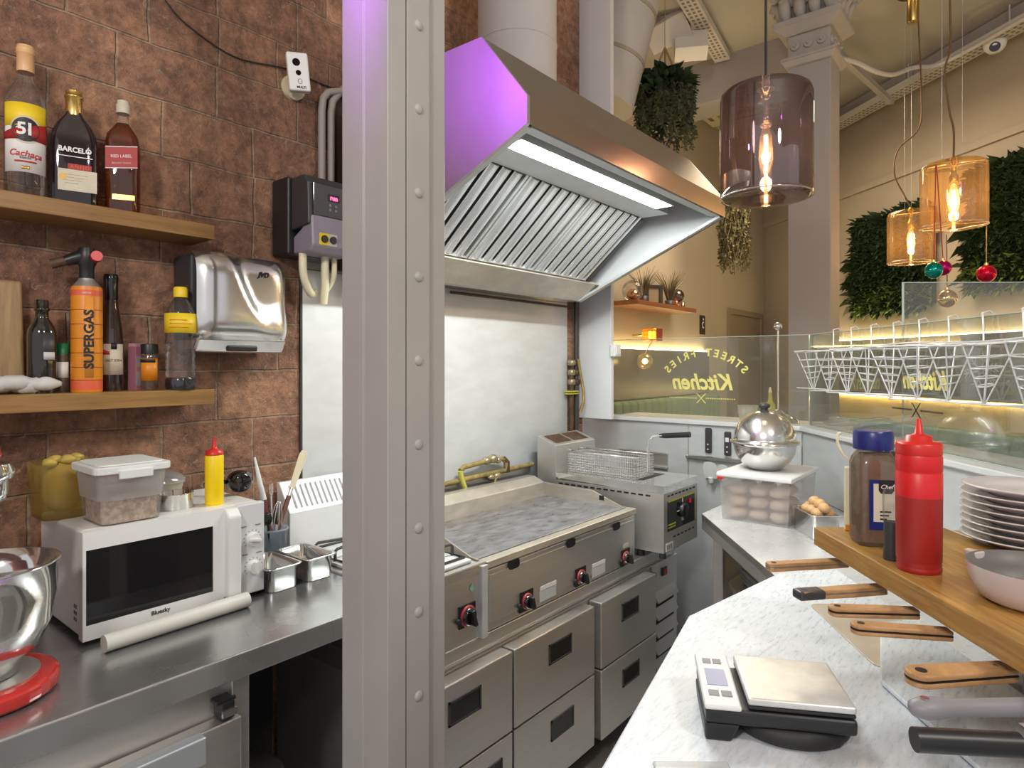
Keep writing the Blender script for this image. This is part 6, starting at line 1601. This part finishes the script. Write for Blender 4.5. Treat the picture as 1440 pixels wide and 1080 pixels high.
for k in (-1, 0, 1):
    for (nx, ny) in ((-1, 0), (0, -1)):
        c = Vector((cx + nx * hw + ny * .075 * k * -1, cy + ny * hw + nx * .075 * k * -1, 3.452))
        m.cyl(c, c + Vector((nx * .012, ny * .012, 0)), .03, .026, 20); m.cyl(c, c + Vector((nx * .026, ny * .026, 0)), .014, .008, 14)
m.build('rosettes', 'capital', cap)
m = MB()
for (sx_, sy_) in ((-1, -1), (-1, 1), (1, -1), (1, 1)):
    d_ = Vector((sx_, sy_, 0)).normalized()
    base = Vector((cx + sx_ * hw, cy + sy_ * hw, 3.80))
    pts = []
    for i in range(30):
        a_ = i / 29 * 4.2 * PI; rr = .085 * (1 - i / 34)
        pts.append(base + d_ * (.075 - rr * math.cos(a_) + .0) + Vector((0, 0, -rr * math.sin(a_) + .03)))
    m.tube(pts, [.026 * (1 - i / 44) for i in range(30)], 8)
m.build('volutes', 'capital', cap)
m = MB(); random.seed(2)
for (nx, ny) in ((-1, 0), (0, -1), (1, 0), (0, 1)):
    for row, (zz, cnt, ss) in enumerate(((3.60, 4, 1.0), (3.70, 3, 1.15), (3.82, 2, .9))):
        for k in range(cnt):
            o_ = (k - (cnt - 1) / 2) * .085
            b_ = Vector((cx + nx * (hw + .005 * row) + abs(ny) * o_, cy + ny * (hw + .005 * row) + abs(nx) * o_, zz))
            out = Vector((nx, ny, 0))
            m.tube([b_, b_ + out * .03 + Vector((0, 0, .05)), b_ + out * .045 + Vector((0, 0, .10)), b_ + out * .085 + Vector((0, 0, .125)), b_ + out * .10 + Vector((0, 0, .10))], [.02 * ss, .036 * ss, .034 * ss, .026 * ss, .012], 8)
m.build('acanthus_leaves', 'capital', cap)

# pendants
def pendant(px, pyc, D, R_, H, label, glassm, topz, cord_pts, mname):
    c = pt(px, pyc, D=D); z0 = c.z - H / 2
    t = thing('pendant_lamp', label, 'pendant lamp', (c.x, c.y, z0), 0, 'pendant lamps')
    T_ = Matrix.Translation((c.x, c.y, z0)); g_ = .02
    MB(T_).lathe([(R_ * .36, 0), (R_ * .9, 0), (R_ * .98, .004), (R_, .014), (R_, H - .03), (R_ * .97, H - .012), (R_ * .9, H - .003), (.03, H)], n=56, capb=False, capt=False).build('glass_shade', glassm, t)
    MB(T_).tube([(R_ * .985 * math.cos(a_), R_ * .985 * math.sin(a_), .006) for a_ in [2 * PI * i / 48 for i in range(48)]], .0035, 8, closed=True).build('glass_rim', clear('lamp_rim', (.9, .8, .7), .35, .05, .3, (.9, .8, .7), .6), t)
    MB(T_).lathe([(.016, H * .66), (.02, H * .67), (.02, H * .8), (.012, H * .83), (.012, H), (.02, H + .002), (.02, H + .01), (.006, H + .03)], n=22).build('lamp_holder', 'steel_pol' if glassm == 'smoke' else 'brass', t)
    bl = MB(T_).lathe([(.01, H * .66), (.02, H * .56), (.024, H * .36), (.015, H * .22), (0, H * .19)], n=22).build('bulb', clear('bulb_glass', (1, .93, .8), .05, .02, .06, (1, .7, .4)), t)
    MB(T_).tube([(0, 0, H * .26), (.003, 0, H * .42), (0, 0, H * .58)], .0065, 8).build('filament', 'filament', bl)
    pts = [(c.x, c.y, z0 + H + .025)] + cord_pts(c, z0 + H) 
    MB().tube(smooth(pts), .0045, 8).build('cord', 'rubber' if glassm == 'smoke' else mat('brown_cord', (.16, .08, .03), .6), t)
    l_ = bpy.data.lights.new('bulb_light', 'POINT'); l_.energy = 9 if glassm != 'smoke' else 5; l_.color = (1, .72, .44); l_.shadow_soft_size = .02
    lo = bpy.data.objects.new('bulb_light', l_); C.objects.link(lo); lo.location = (c.x, c.y, z0 + H * .42)
    return t, c, z0
p1, c1, zz1 = pendant(1077, 203, 2.2, .150, .375, 'large smoked glass drum pendant lamp hanging nearest the hood', 'smoke', 4, lambda c, z: [(c.x, c.y, 3.3), (c.x, c.y, 4.0)], 's')
p2, c2, zz2 = pendant(1341, 275, 3.0, .135, .30, 'larger amber glass pendant lamp with baubles tied to it', 'amber', 4, lambda c, z: [(c.x, c.y, z + .16), (c.x - .02, c.y + .014, z + .24), (c.x - .05, c.y + .03, z + .42), (c.x - .02, c.y + .01, z + .55), (c.x - .025, c.y + .012, z + .8), (c.x - .02, c.y + .01, 4.0)], 'a')
cz_ = pt(1285, 30, D=4.2)
p3, c3, zz3 = pendant(1281, 334, 4.15, .136, .335, 'smaller looking amber glass pendant lamp hanging left and farther away', 'amber', 4, lambda c, z: [(c.x - .03, c.y + .03, z + .10), (c.x - .09, c.y + .08, z + .24), (c.x - .07, c.y + .06, z + .40), (c.x + .05, c.y - .04, z + .55), (c.x + .06, c.y - .05, z + .8), (c.x + .05, c.y - .04, z + 1.1), (c.x + .03, c.y - .03, z + 1.35), (c.x + .01, c.y - .01, 3.75)], 'b')
q = c3
MB().lathe([(.03, 3.72), (.034, 3.725), (.034, 3.90), (.09, 3.905), (.115, 3.93), (.115, 3.999)], (c3.x + .01, c3.y - .01, 0), 32).build('ceiling_rose', 'brass', p3)
m = MB()
for dx_, dy_ in ((.02, 0), (-.04, .03)): m.tube([(c3.x + dx_, c3.y + dy_, zz3 + .33), (c3.x + dx_, c3.y + dy_, 4.0)], .0007, 5)
m.build('hanging_wire', 'wirec', p3)
m = MB()
for dx_, dy_ in ((.05, -.03), (-.05, .04), (.03, .05)): m.tube([(c2.x + dx_, c2.y + dy_, zz2 + .298), (c2.x + dx_, c2.y + dy_, 4.0)], .0007, 5)
m.build('hanging_wire', 'wirec', p2)
# baubles
def bauble(px, py, R_, mt, label, D, top, cordm):
    c = pt(px, py, D=D); t = thing('bauble', label, 'bauble', c)
    MB(Matrix.Translation(c)).ball((0, 0, 0), R_, n=24).build('ball', mt, t)
    MB(Matrix.Translation(c)).cyl((0, 0, R_ * .95), (0, 0, R_ * 1.25), R_ * .22, n=14).build('cap', 'gold', t)
    MB().tube([(c.x, c.y, c.z + R_ * 1.2), tuple(top)], .0022, 6).build('string', cordm, t)
rb = 3.0
bauble(1387, 385, .04, 'ornred', 'shiny red bauble on a string below the right rim of the larger amber lamp', 2.98, pt(1388, 225, D=2.98), mat('tan_string', (.4, .28, .14), .7))
bauble(1332, 420, .042, 'orngold', 'gold bauble hanging in front of the tall glass pane', 3.0, pt(1331, 330, D=3.0), mat('dark_string', (.2, .08, .04), .7))
bauble(1313, 380, .036, 'orngreen', 'small green bauble between the two amber lamps', 2.80, pt(1316, 232, D=2.80), 'inkred')
bauble(1326, 377, .034, mat('pink_bauble', (.5, .0, .12), .15, .6), 'dark pink bauble beside the green bauble', 2.84, pt(1317, 232, D=2.83), 'inkred')

# living wall panels on the right wall
def rwp(px, py, off=0.0):
    r = pt(px, py, D=1.0); r0 = Vector((r.x, r.y, 0)); s_ = (RW0.dot(RWN) - off) / r0.dot(RWN); v = pt(px, py, D=s_)
    return (Vector((v.x, v.y, 0)) - RW0).dot(RWD), v.z
def leafy(t, base, count, fn, size, mt, nm, kind=None):
    m = MB()
    for _ in range(count):
        p, d_, up = fn(); L = size * random.uniform(.6, 1.5); w_ = L * random.uniform(.16, .3)
        s_ = d_.cross(up).normalized() * w_; mid = p + d_ * L * .5 + up * L * .12; tip = p + d_ * L - up * L * .1
        m.add([p, mid - s_, tip, mid + s_], [(0, 1, 2), (0, 2, 3)])
    return m.build(nm, mt, t, flip=False)
def green_panel(label, tl, bl, tr, br, cnt):
    (ta, za), (tb, zb_) = rwp(*tl), rwp(*bl); (tc, zc_), (td, zd) = rwp(*tr), rwp(*br)
    t0, t1 = (tc + td) / 2, (ta + tb) / 2; z0, z1 = (zb_ + zd) / 2, (za + zc_) / 2
    t = thing('living_wall', label, 'plant panel', rw((t0 + t1) / 2, 0, z0), 0, 'leafy wall panels')
    rw_strip(t0, t1, .001, .06, z0 + .03, z1 - .03).build('moss_backing', 'leafback', t)
    def f(rng):
        def g():
            a_ = random.uniform(0, 1); b_ = random.uniform(*rng)
            p = rw(t0 + (t1 - t0) * a_, .06, z0 + (z1 - z0) * b_)
            ox = (a_ - .5) * 1.2
            d_ = (-RWN * random.uniform(.3, 1) + RWD * (random.uniform(-.8, .8) + ox * .5) + Vector((0, 0, random.uniform(-.8, .9)))).normalized()
            return p, d_, Vector((0, 0, 1)).cross(d_).cross(d_).normalized() * -1 if abs(d_.z) < .95 else RWD
        return g
    leafy(t, None, cnt, f((0, 1)), .085, 'leaf', 'foliage')
    leafy(t, None, cnt // 7, f((.0, .2)), .085, 'leaf2', 'bright_leaves')
    def edge():
        b_ = random.uniform(.1, .6); p = rw(t1, .05, z0 + (z1 - z0) * b_)
        return p, (RWD + Vector((0, 0, random.uniform(-.7, .3))) - RWN * .3).normalized(), Vector((0, 0, 1))
    leafy(t, None, 26, edge, .16, 'leaf', 'edge_leaves')
    return t
random.seed(21)
green_panel('dark leafy living wall panel behind the amber lamps', (1212, 318), (1214, 446), (1318, 282), (1316, 428), 4200)
green_panel('dark leafy living wall panel at the right edge behind the red bauble', (1378, 262), (1376, 412), (1500, 185), (1500, 390), 4200)

# cove light strips, benches
t = rw_strip(-6.0, .42, .01, .05, 1.742, 1.752).build('cove_light', 'cove'); tag(t, 'upper warm light strip above the grey panel on the right wall', 'light strip', 'cove light strips')
t = rw_strip(-6.0, .42, .024, .05, 1.20, 1.212).build('cove_light', 'cove'); tag(t, 'lower warm light strip above the teal bench on the right wall', 'light strip', 'cove light strips')
t = MB().box((2.96, 2.555, 1.632), (6.24, 2.59, 1.642)).build('cove_light', 'cove'); tag(t, 'warm light strip on the back wall beneath the dark plant shelf', 'light strip', 'cove light strips')
def cushion_row(root, mk, n_, mt):
    for k in range(n_): mk(k).build('back_cushion', mt, root, bevel=.025, seg=3)
t = thing('bench_seat', 'teal channel tufted bench along the right wall', 'bench', rw(-2.4, .35, 0))
rw_strip(-6.0, .8, .03, .58, .40, .52).build('seat', 'tealcush', t, bevel=.03, seg=3)
rw_strip(-6.0, .8, .05, .55, 0, .40).build('base', 'void', t)
for k in range(32): rw_strip(-6.0 + .2125 * k, -6.0 + .2125 * k + .205, .022, .13, .52, .98).build('back_cushion', 'tealcush', t, bevel=.03, seg=3)
t = thing('bench_seat', 'sage green channel tufted bench along the back wall', 'bench', (4.6, 2.4, 0))
MB().box((3.33, 2.05, .42), (6.25, 2.53, .54)).build('seat', 'greencush', t, bevel=.03, seg=3)
MB().box((3.33, 2.1, 0), (6.25, 2.53, .42)).build('base', 'void', t)
for k in range(24): MB().box((3.335 + .1215 * k, 2.42, .54), (3.335 + .1215 * k + .117, 2.535, 1.215)).build('back_cushion', 'greencush', t, bevel=.03, seg=3)

# plant shelf on the back wall
sz = 1.985
t = MB().box((4.38, 2.34, 1.962), (5.47, 2.6, 2.0)).build('wall_shelf', 'walnut', bevel=.003); tag(t, 'dark walnut wall shelf with vases and plants in the dining room', 'shelf')
def on_sh(px): return pt(px, 410, Y=2.44).x
c = Vector((on_sh(893), 2.46, 2.0)); R_ = .085
t = thing('glass_vase', 'round clear glass vase at the left end of the walnut shelf', 'vase', c)
MB(Matrix.Translation(c)).ball((0, 0, R_), R_, n=28).build('globe', 'clearb', t)
MB(Matrix.Translation(c)).ball((0, 0, R_ * .6), R_ * .55, n=16, rough=.1).build('filling', 'copper', t)
c = Vector((on_sh(926), 2.48, 2.0))
t = thing('picture_frame', 'black standing picture frame on the walnut shelf', 'picture frame', c)
fr = Matrix.Translation(c) @ Matrix.Rotation(-.6, 4, 'Z')
m = MB(fr); m.box((-.075, -.012, 0), (-.055, .012, .17)).box((.045, -.012, 0), (.075, .012, .17)).box((-.055, -.012, .145), (.045, .012, .17)).box((-.055, -.012, 0), (.045, .012, .015)); m.build('frame', 'black', t)
MB(fr).box((-.055, -.003, .015), (.045, .003, .145)).build('picture', 'plaster_dk', t)
def grass(label, px, H, R_, seed, cnt=70, y=2.47):
    random.seed(seed); c = Vector((on_sh(px), y, 2.0)); t = thing('grass_plant', label, 'plant', c, 0, 'grasses on the walnut shelf')
    MB(Matrix.Translation(c)).lathe([(.03, .0005), (.04, .06), (.036, .06), (.02, .01)], n=24).build('pot', 'dark', t)
    m = MB(Matrix.Translation(c))
    for k in range(cnt):
        a_ = random.uniform(0, 2 * PI); r_ = R_ * random.uniform(.2, 1); h_ = H * random.uniform(.6, 1)
        b_ = Vector((.015 * math.cos(a_), .015 * math.sin(a_), .05))
        m.tube([b_, b_ + Vector((r_ * .35 * math.cos(a_), r_ * .35 * math.sin(a_), h_ * .6)), b_ + Vector((r_ * math.cos(a_), r_ * math.sin(a_), h_))], [.003, .0025, .0006], 4)
    m.build('grass_blades', 'grass', t, flip=False)
grass('dark spiky grass plant between the round vase and the black frame', 909, .24, .13, 4)
grass('tall dry grass plant right of the black frame', 946, .28, .15, 5)
c = Vector((on_sh(943), 2.39, 2.0)); t = MB(Matrix.Translation(c)).lathe([(.018, .0005), (.028, .02), (.026, .04), (.016, .052), (.018, .056)], n=24).build('copper_vase', 'copper'); tag(t, 'small round copper vase at the front of the walnut shelf', 'vase')
c = Vector((on_sh(954), 2.40, 2.0)); t = MB(Matrix.Translation(c)).lathe([(.018, .0005), (.018, .055), (.014, .055)], n=24).build('copper_cup', 'copper'); tag(t, 'small straight copper cup near the right end of the walnut shelf', 'cup')
c = Vector((on_sh(960), 2.49, 2.0)); t = thing('glass_vase', 'smoky round glass vase at the right end of the walnut shelf', 'vase', c)
MB(Matrix.Translation(c)).lathe([(.05, .0005), (.05, .05), (.02, .06)], n=24).build('foot', 'dark', t)
MB(Matrix.Translation(c)).ball((0, 0, .12), .06, n=24).build('globe', 'smoke', t)
# exit sign on the back wall
q = pt(987, 457, Y=2.6)
t = thing('wall_sign', 'small black sign with a white running mark on the back wall', 'sign', (q.x, 2.6, q.z - .1))
MB().box((q.x - .06, 2.59, q.z - .095), (q.x + .06, 2.6, q.z + .095)).build('sign_plate', 'ink', t)
m = MB(frame_at((q.x, 2.5895, q.z), -PI / 2))
m.add([(.01 + .035 * math.cos(a_), .035 * math.sin(a_), z) for z in (0, .001) for a_ in [PI * .35 + PI * 1.3 * i / 12 for i in range(13)]] + [(.01 + .02 * math.cos(a_), .02 * math.sin(a_), z) for z in (0, .001) for a_ in [PI * .35 + PI * 1.3 * i / 12 for i in range(13)]],
      [(13 + i, 14 + i, 40 + i, 39 + i) for i in range(12)])
m.cyl((.012, .058, 0), (.012, .058, .001), .012, n=16)
m.build('white_mark', 'paper', t)
# cube lamp
q = pt(917, 471, Y=2.42)
t = thing('cube_lamp', 'amber and red glass cube lamp with a glowing globe bulb near the back wall', 'lamp', (q.x, q.y, q.z - .2))
fr = Matrix.Translation(q) @ Matrix.Rotation(-.45, 4, 'Z')
MB(fr).box((-.06, -.06, -.05), (.0, .06, .05)).build('amber_half', 'ambercube', t, bevel=.004)
MB(fr).box((.001, -.06, -.05), (.06, .06, .05)).build('red_half', 'redcube', t, bevel=.004)
MB(fr).cyl((-.02, 0, -.03), (-.02, 0, .03), .012).build('lit_core', 'sconceglow', t)
g = pt(907, 508, Y=2.40)
MB(Matrix.Translation(g)).ball((0, 0, 0), .022, n=18).build('bulb', 'sconceglow', t)
MB(Matrix.Translation(g)).ball((0, 0, 0), .065, n=24).build('glass_globe', 'ambercube' if False else clear('wire_globe', (1, .93, .75), .12, .05, .10, (.9, .7, .3), .6), t)
MB().tube([tuple(g + Vector((0, 0, .06))), tuple(q - Vector((0, 0, .05)))], .005, 8).build('stem', 'brass', t)
MB().tube([tuple(q + Vector((0, .03, .0))), (q.x, 2.6, q.z)], .008, 8).build('wall_arm', 'brass', t)

# hanging plants
def hang(label, px, py, D, R_, H, tail, cordtop, seed, trail='trail'):
    random.seed(seed); c = pt(px, py, D=D); t = thing('hanging_plant', label, 'hanging plant', (c.x, c.y, c.z - H), 0, 'hanging plants')
    T_ = Matrix.Translation(c)
    MB(T_).lathe([(R_ * .5, -R_ * 1.1), (R_ * .85, -R_ * .5), (R_ * .9, 0), (R_ * .8, 0), (R_ * .7, -.02), (0, -.02)], n=24).build('pot', 'leafback', t)
    m = MB(T_)
    for k in range(3):
        a_ = 2 * PI * k / 3 + .4; m.tube([(R_ * .85 * math.cos(a_), R_ * .85 * math.sin(a_), 0), (0, 0, cordtop)], .007, 6)
    m.tube([(0, 0, cordtop), (0, 0, max(cordtop + .05, 4.0 - c.z))], .003, 6)
    m.build('hanging_cord', mat('jute_cord', (.36, .24, .12), .8), t)
    def top():
        a_ = random.uniform(0, 2 * PI); p = c + Vector((R_ * random.uniform(.2, .95) * math.cos(a_), R_ * random.uniform(.2, .95) * math.sin(a_), 0))
        rq = math.hypot(p.x - c.x, p.y - c.y) / R_; p.z += .10 * (1 - rq * rq) + random.uniform(-.06, .02)
        return p, Vector((math.cos(a_), math.sin(a_), random.uniform(-.5, 1))).normalized(), Vector((0, 0, 1))
    leafy(t, None, 700, top, .085, 'leaf', 'leaves')
    m = MB()
    for k in range(90):
        a_ = random.uniform(0, 2 * PI); rr = R_ * random.uniform(.75, 1.08); L = tail * random.uniform(.45, 1)
        p0_ = c + Vector((rr * math.cos(a_), rr * math.sin(a_), 0)); n_ = 9
        P_ = [p0_ + Vector((.03 * math.sin(i + k) * .4 + .02 * math.cos(a_), .03 * math.cos(i * 1.3 + k) * .4 + .02 * math.sin(a_), -L * i / n_)) for i in range(n_ + 1)]
        m.tube(P_, .003, 4)
        for i in range(n_ * 4):
            f_ = i / (n_ * 4) * n_; b_ = P_[int(f_)].lerp(P_[min(n_, int(f_) + 1)], f_ - int(f_))
            d_ = Vector((random.uniform(-1, 1), random.uniform(-1, 1), random.uniform(-1.2, .2))).normalized() * .035; s_ = d_.cross(Vector((.3, .5, .8))).normalized() * .009
            m.add([b_, b_ + d_ * .5 + s_, b_ + d_, b_ + d_ * .5 - s_], [(0, 1, 2, 3)])
    m.build('trailing_stems', trail, t, flip=False)
hang('dark trailing plant hung on jute cords from the ceiling above the hood', 935, 130, 4.3, .155, .4, .40, .30, 8)
hang('pale stringy hanging plant low in the dim back corner', 1032, 285, 5.6, .09, .5, .62, .4, 9, trail=mat('pale_trail', (.17, .155, .07), .7, var=.4))

# ceiling kit: duct, speaker, light box, trunking, air cassette, dome camera, cable
a_, b_ = pt(812, 190, D=4.3), pt(890, -70, D=3.3)
t = thing('ceiling_duct', 'wide white round air duct slanting under the ceiling beside the white wall end', 'duct', b_)
dv = (b_ - a_); a2 = Vector((3.05, 2.30, 2.3)); 
p0_, p1_ = pt(838, 150, D=4.15), pt(890, -60, D=4.15)
MB().cyl(p0_, p1_, .24, n=44).build('duct_pipe', 'duct', t)
m = MB(); dn = (p1_ - p0_).normalized()
for f_ in (.30, .62, .9): q = p0_.lerp(p1_, f_); m.cyl(q - dn * .012, q + dn * .012, .245, n=44)
m.build('clamp_band', 'plaster', t)
c = pt(930, 20, D=4.6); fr = Matrix.Translation(c) @ Matrix.Rotation(face_cam(c) + PI / 2 - .25, 4, 'Z') @ Matrix.Rotation(-.3, 4, 'Y') @ Matrix.Rotation(-.55, 4, 'X')
t = thing('ceiling_speaker', 'white tilted box speaker with a round grille under the ceiling', 'speaker', c)
MB(fr).box((-.15, 0, -.11), (.15, .2, .11)).build('speaker_box', 'duct', t, bevel=.006)
MB(fr).cyl((-.035, -.002, 0), (-.035, .004, 0), .085, n=32).build('round_grille', mat('grille_grey', (.42, .39, .36), .7), t)
MB(fr).cyl((.095, -.002, 0), (.095, .004, 0), .02, n=20).build('tweeter', mat('grille_grey2', (.42, .39, .36), .7), t)
MB().tube([tuple(c + Vector((.05, .05, .05))), (c.x + .05, c.y + .05, 4.0)], .012, 8).build('mounting_rod', 'duct', t)
c = pt(972, 53, D=4.6)
t = thing('ceiling_box', 'plain white square box hanging beside the tilted speaker', 'box', c)
fr = Matrix.Translation(c) @ Matrix.Rotation(face_cam(c) + PI / 2 + .1, 4, 'Z') @ Matrix.Rotation(-.5, 4, 'X')
MB(fr).box((-.115, 0, -.10), (.115, .12, .085)).build('box_body', mat('bright_box', (.8, .76, .68), .5), t, bevel=.004)
MB().tube([tuple(c + Vector((.03, .03, .03))), (c.x + .03, c.y + .03, 4.0)], .012, 8).build('mounting_rod', 'duct', t)
a_, b_ = pt(960, -10, Z=3.93), pt(1016, 86, Z=3.93)
def tray(nm, label, a_, b_, w_, h_, par=None):
    d_ = (b_ - a_); L = d_.length; ang = math.atan2(d_.y, d_.x); fr = Matrix.Translation(a_) @ Matrix.Rotation(ang, 4, 'Z')
    t = thing(nm, label, 'cable tray', a_, 0, 'perforated cable trays'); m = MB(fr)
    m.box((0, -w_ / 2, 0), (L, w_ / 2, .004)).box((0, -w_ / 2, .004), (L, -w_ / 2 + .004, h_)).box((0, w_ / 2 - .004, .004), (L, w_ / 2, h_))
    m.build('tray', 'duct', t); m = MB(fr); k = 0
    n_ = int(L / .05)
    for i in range(n_):
        for j in range(3): m.box((.012 + .05 * i, -w_ / 2 + w_ * (.14 + .28 * j), -.0008), (.04 + .05 * i, -w_ / 2 + w_ * (.14 + .28 * j) + w_ * .16, 0))
    m.build('perforations', 'plaster_dk', t)
    m = MB(fr)
    for i in range(max(2, int(L / .9))): m.cyl((.3 + .9 * i, 0, .004), (.3 + .9 * i, 0, 4.0 - a_.z), .006, n=8)
    m.build('hanger_rod', 'duct', t)
tray('cable_tray', 'perforated white cable tray under the ceiling behind the white box', a_, b_, .12, .05)
tray('cable_tray', 'perforated cable tray running along the top of the right wall', rw(-6, .26, 3.80), rw(.6, .26, 3.80), .14, .05)
t = rw_strip(-6.2, .9, .17, .22, 3.855, 3.99).build('cable_duct', 'lilac'); tag(t, 'plain grey trunking above the cable tray on the right wall', 'trunking')
c = pt(1364, 55, Z=3.80)
q = rw(*[(Vector((c.x, c.y, 0)) - RW0).dot(RWD)], .26, 3.795) if False else rw((Vector((c.x, c.y, 0)) - RW0).dot(RWD), .26, 3.795)
t = thing('dome_camera', 'white dome security camera fixed under the cable tray on the right', 'camera', q)
MB(Matrix.Translation(q)).lathe([(.0, -.075), (.04, -.068), (.065, -.04), (.07, -.012), (.07, 0)], n=32).build('dome_body', 'white', t)
cd = (Vector((0, 0, 1.5)) - q).normalized(); MB().cyl(q + Vector((0, 0, -.03)) + cd * .048, q + Vector((0, 0, -.03)) + cd * .062, .033, n=24).build('lens', 'blackg', t)
cq = pt(1316, 84, Z=3.765); tq = (Vector((cq.x, cq.y, 0)) - RW0).dot(RWD)
pts = smooth([pt(1181, 82, D=4.3), pt(1205, 88, D=4.4), pt(1232, 101, D=4.5), pt(1256, 105, D=4.6), pt(1285, 95, D=4.7)] + [rw(tq - dt, .41, 3.765) for dt in (0, .8, 1.8, 3.0)])
tag(MB().tube(pts, .016, 8).build('flexible_cable', 'duct'), 'thick white flexible cable sagging from the stone column to the right wall', 'cable')
tag(MB().box((4.4, .98, 3.62), (6.0, 1.02, 3.66)).build('ceiling_pipe', 'lilac'), 'thin grey pipe running from the stone column to the right wall', 'pipe')
bpy.data.objects['ceiling_pipe'].rotation_euler = (0, 0, -.12)
c = pt(1035, 170, Z=3.985)
t = thing('air_cassette', 'cream square ceiling air conditioning cassette beyond the grey beam', 'air conditioner', (c.x, c.y, 3.93))
s_ = .42; T_ = Matrix.Translation((6.0, 2.15, 0)) 
m = MB(T_); m.box((-s_, -s_, 3.945), (s_, -s_ + .14, 3.99)).box((-s_, s_ - .14, 3.945), (s_, s_, 3.99)).box((-s_, -s_ + .14, 3.945), (-s_ + .14, s_ - .14, 3.99)).box((s_ - .14, -s_ + .14, 3.945), (s_, s_ - .14, 3.99))
m.build('cassette_frame', mat('cream_ac', (.72, .64, .46), .5), t, bevel=.004)
MB(T_).box((-s_ + .17, -s_ + .17, 3.95), (s_ - .17, s_ - .17, 3.99)).build('intake_grille', 'plaster_dk', t)
for (x0, y0, x1, y1) in ((-.25, -s_ + .05, .25, -s_ + .09), (-.25, s_ - .09, .25, s_ - .05), (-s_ + .05, -.25, -s_ + .09, .25), (s_ - .09, -.25, s_ - .05, .25)):
    MB(T_).box((x0, y0, 3.943), (x1, y1, 3.9455)).build('air_slot', 'plaster_dk', t)

# ================================================================= light
def area(name, loc, target, size, energy, col, sy=None, spread=None):
    l_ = bpy.data.lights.new(name, 'AREA'); l_.energy = energy; l_.color = col; l_.size = size
    l_.shape = 'DISK'
    if spread: l_.spread = spread
    o = bpy.data.objects.new(name, l_); C.objects.link(o); o.location = loc
    o.rotation_euler = (Vector(target) - Vector(loc)).to_track_quat('-Z', 'Y').to_euler(); return o
def point(name, loc, energy, col, r_=.1):
    l_ = bpy.data.lights.new(name, 'POINT'); l_.energy = energy; l_.color = col; l_.shadow_soft_size = r_
    o = bpy.data.objects.new(name, l_); C.objects.link(o); o.location = loc; return o
def spot(name, loc, target, energy, ang):
    l_ = bpy.data.lights.new(name, 'SPOT'); l_.energy = energy; l_.color = (.50, .07, 1.0); l_.spot_size = math.radians(ang); l_.spot_blend = .7; l_.shadow_soft_size = .05
    o = bpy.data.objects.new(name, l_); C.objects.link(o); o.location = loc
    o.rotation_euler = (Vector(target) - Vector(loc)).to_track_quat('-Z', 'Y').to_euler()
spot('purple_led', (.10, 1.60, 2.72), (1.285, 1.22, 2.32), 25, 32)
spot('purple_led', (.56, .968, 3.0), (.746, .968, 2.40), 250, 14)
point('kitchen_fill', (.6, -1.2, 2.9), 52, (1.0, .96, .9), .14)  # unseen fill light added to brighten the kitchen
point('rear_kitchen_fill', (-1.0, .0, 2.6), 66, (1.0, .94, .87), .14)  # added fill behind the camera, lifts the left side and steel fronts
area('dining_fill', (5.0, 1.5, 3.3), (5.6, 1.2, 0), 1.3, 38, (1.0, .80, .56))  # general warm fill added for the dining room, no fixture there
point('back_corner_fill', (4.6, 2.0, 3.0), 5, (1.0, .78, .52))  # small warm fill added near the back wall, without a fixture
wd = bpy.data.worlds.new('world'); bpy.context.scene.world = wd; wd.use_nodes = True
wd.node_tree.nodes['Background'].inputs[0].default_value = (.9, .88, .92, 1); wd.node_tree.nodes['Background'].inputs[1].default_value = .6

# ================================================================= camera
cam = bpy.data.cameras.new('camera'); co = bpy.data.objects.new('camera', cam); C.objects.link(co)
co.location = (0, 0, EYE); co.rotation_euler = (PI / 2, 0, YAW - PI / 2)
cam.sensor_width = 36; cam.lens = 36 * FPX / 1440; cam.shift_y = -(540 - HY) / 1440; cam.clip_start = .02; cam.clip_end = 60
sc = bpy.context.scene; sc.camera = co
sc.view_settings.view_transform = 'Standard'; sc.view_settings.look = 'None'; sc.view_settings.gamma = 1; sc.view_settings.exposure = 0.45
sc.view_settings.use_curve_mapping = False
sc.cycles.use_denoising = True; sc.cycles.max_bounces = 10; sc.cycles.transparent_max_bounces = 24; sc.cycles.glossy_bounces = 5
sc.cycles.caustics_reflective = False; sc.cycles.caustics_refractive = False; sc.cycles.sample_clamp_indirect = 6
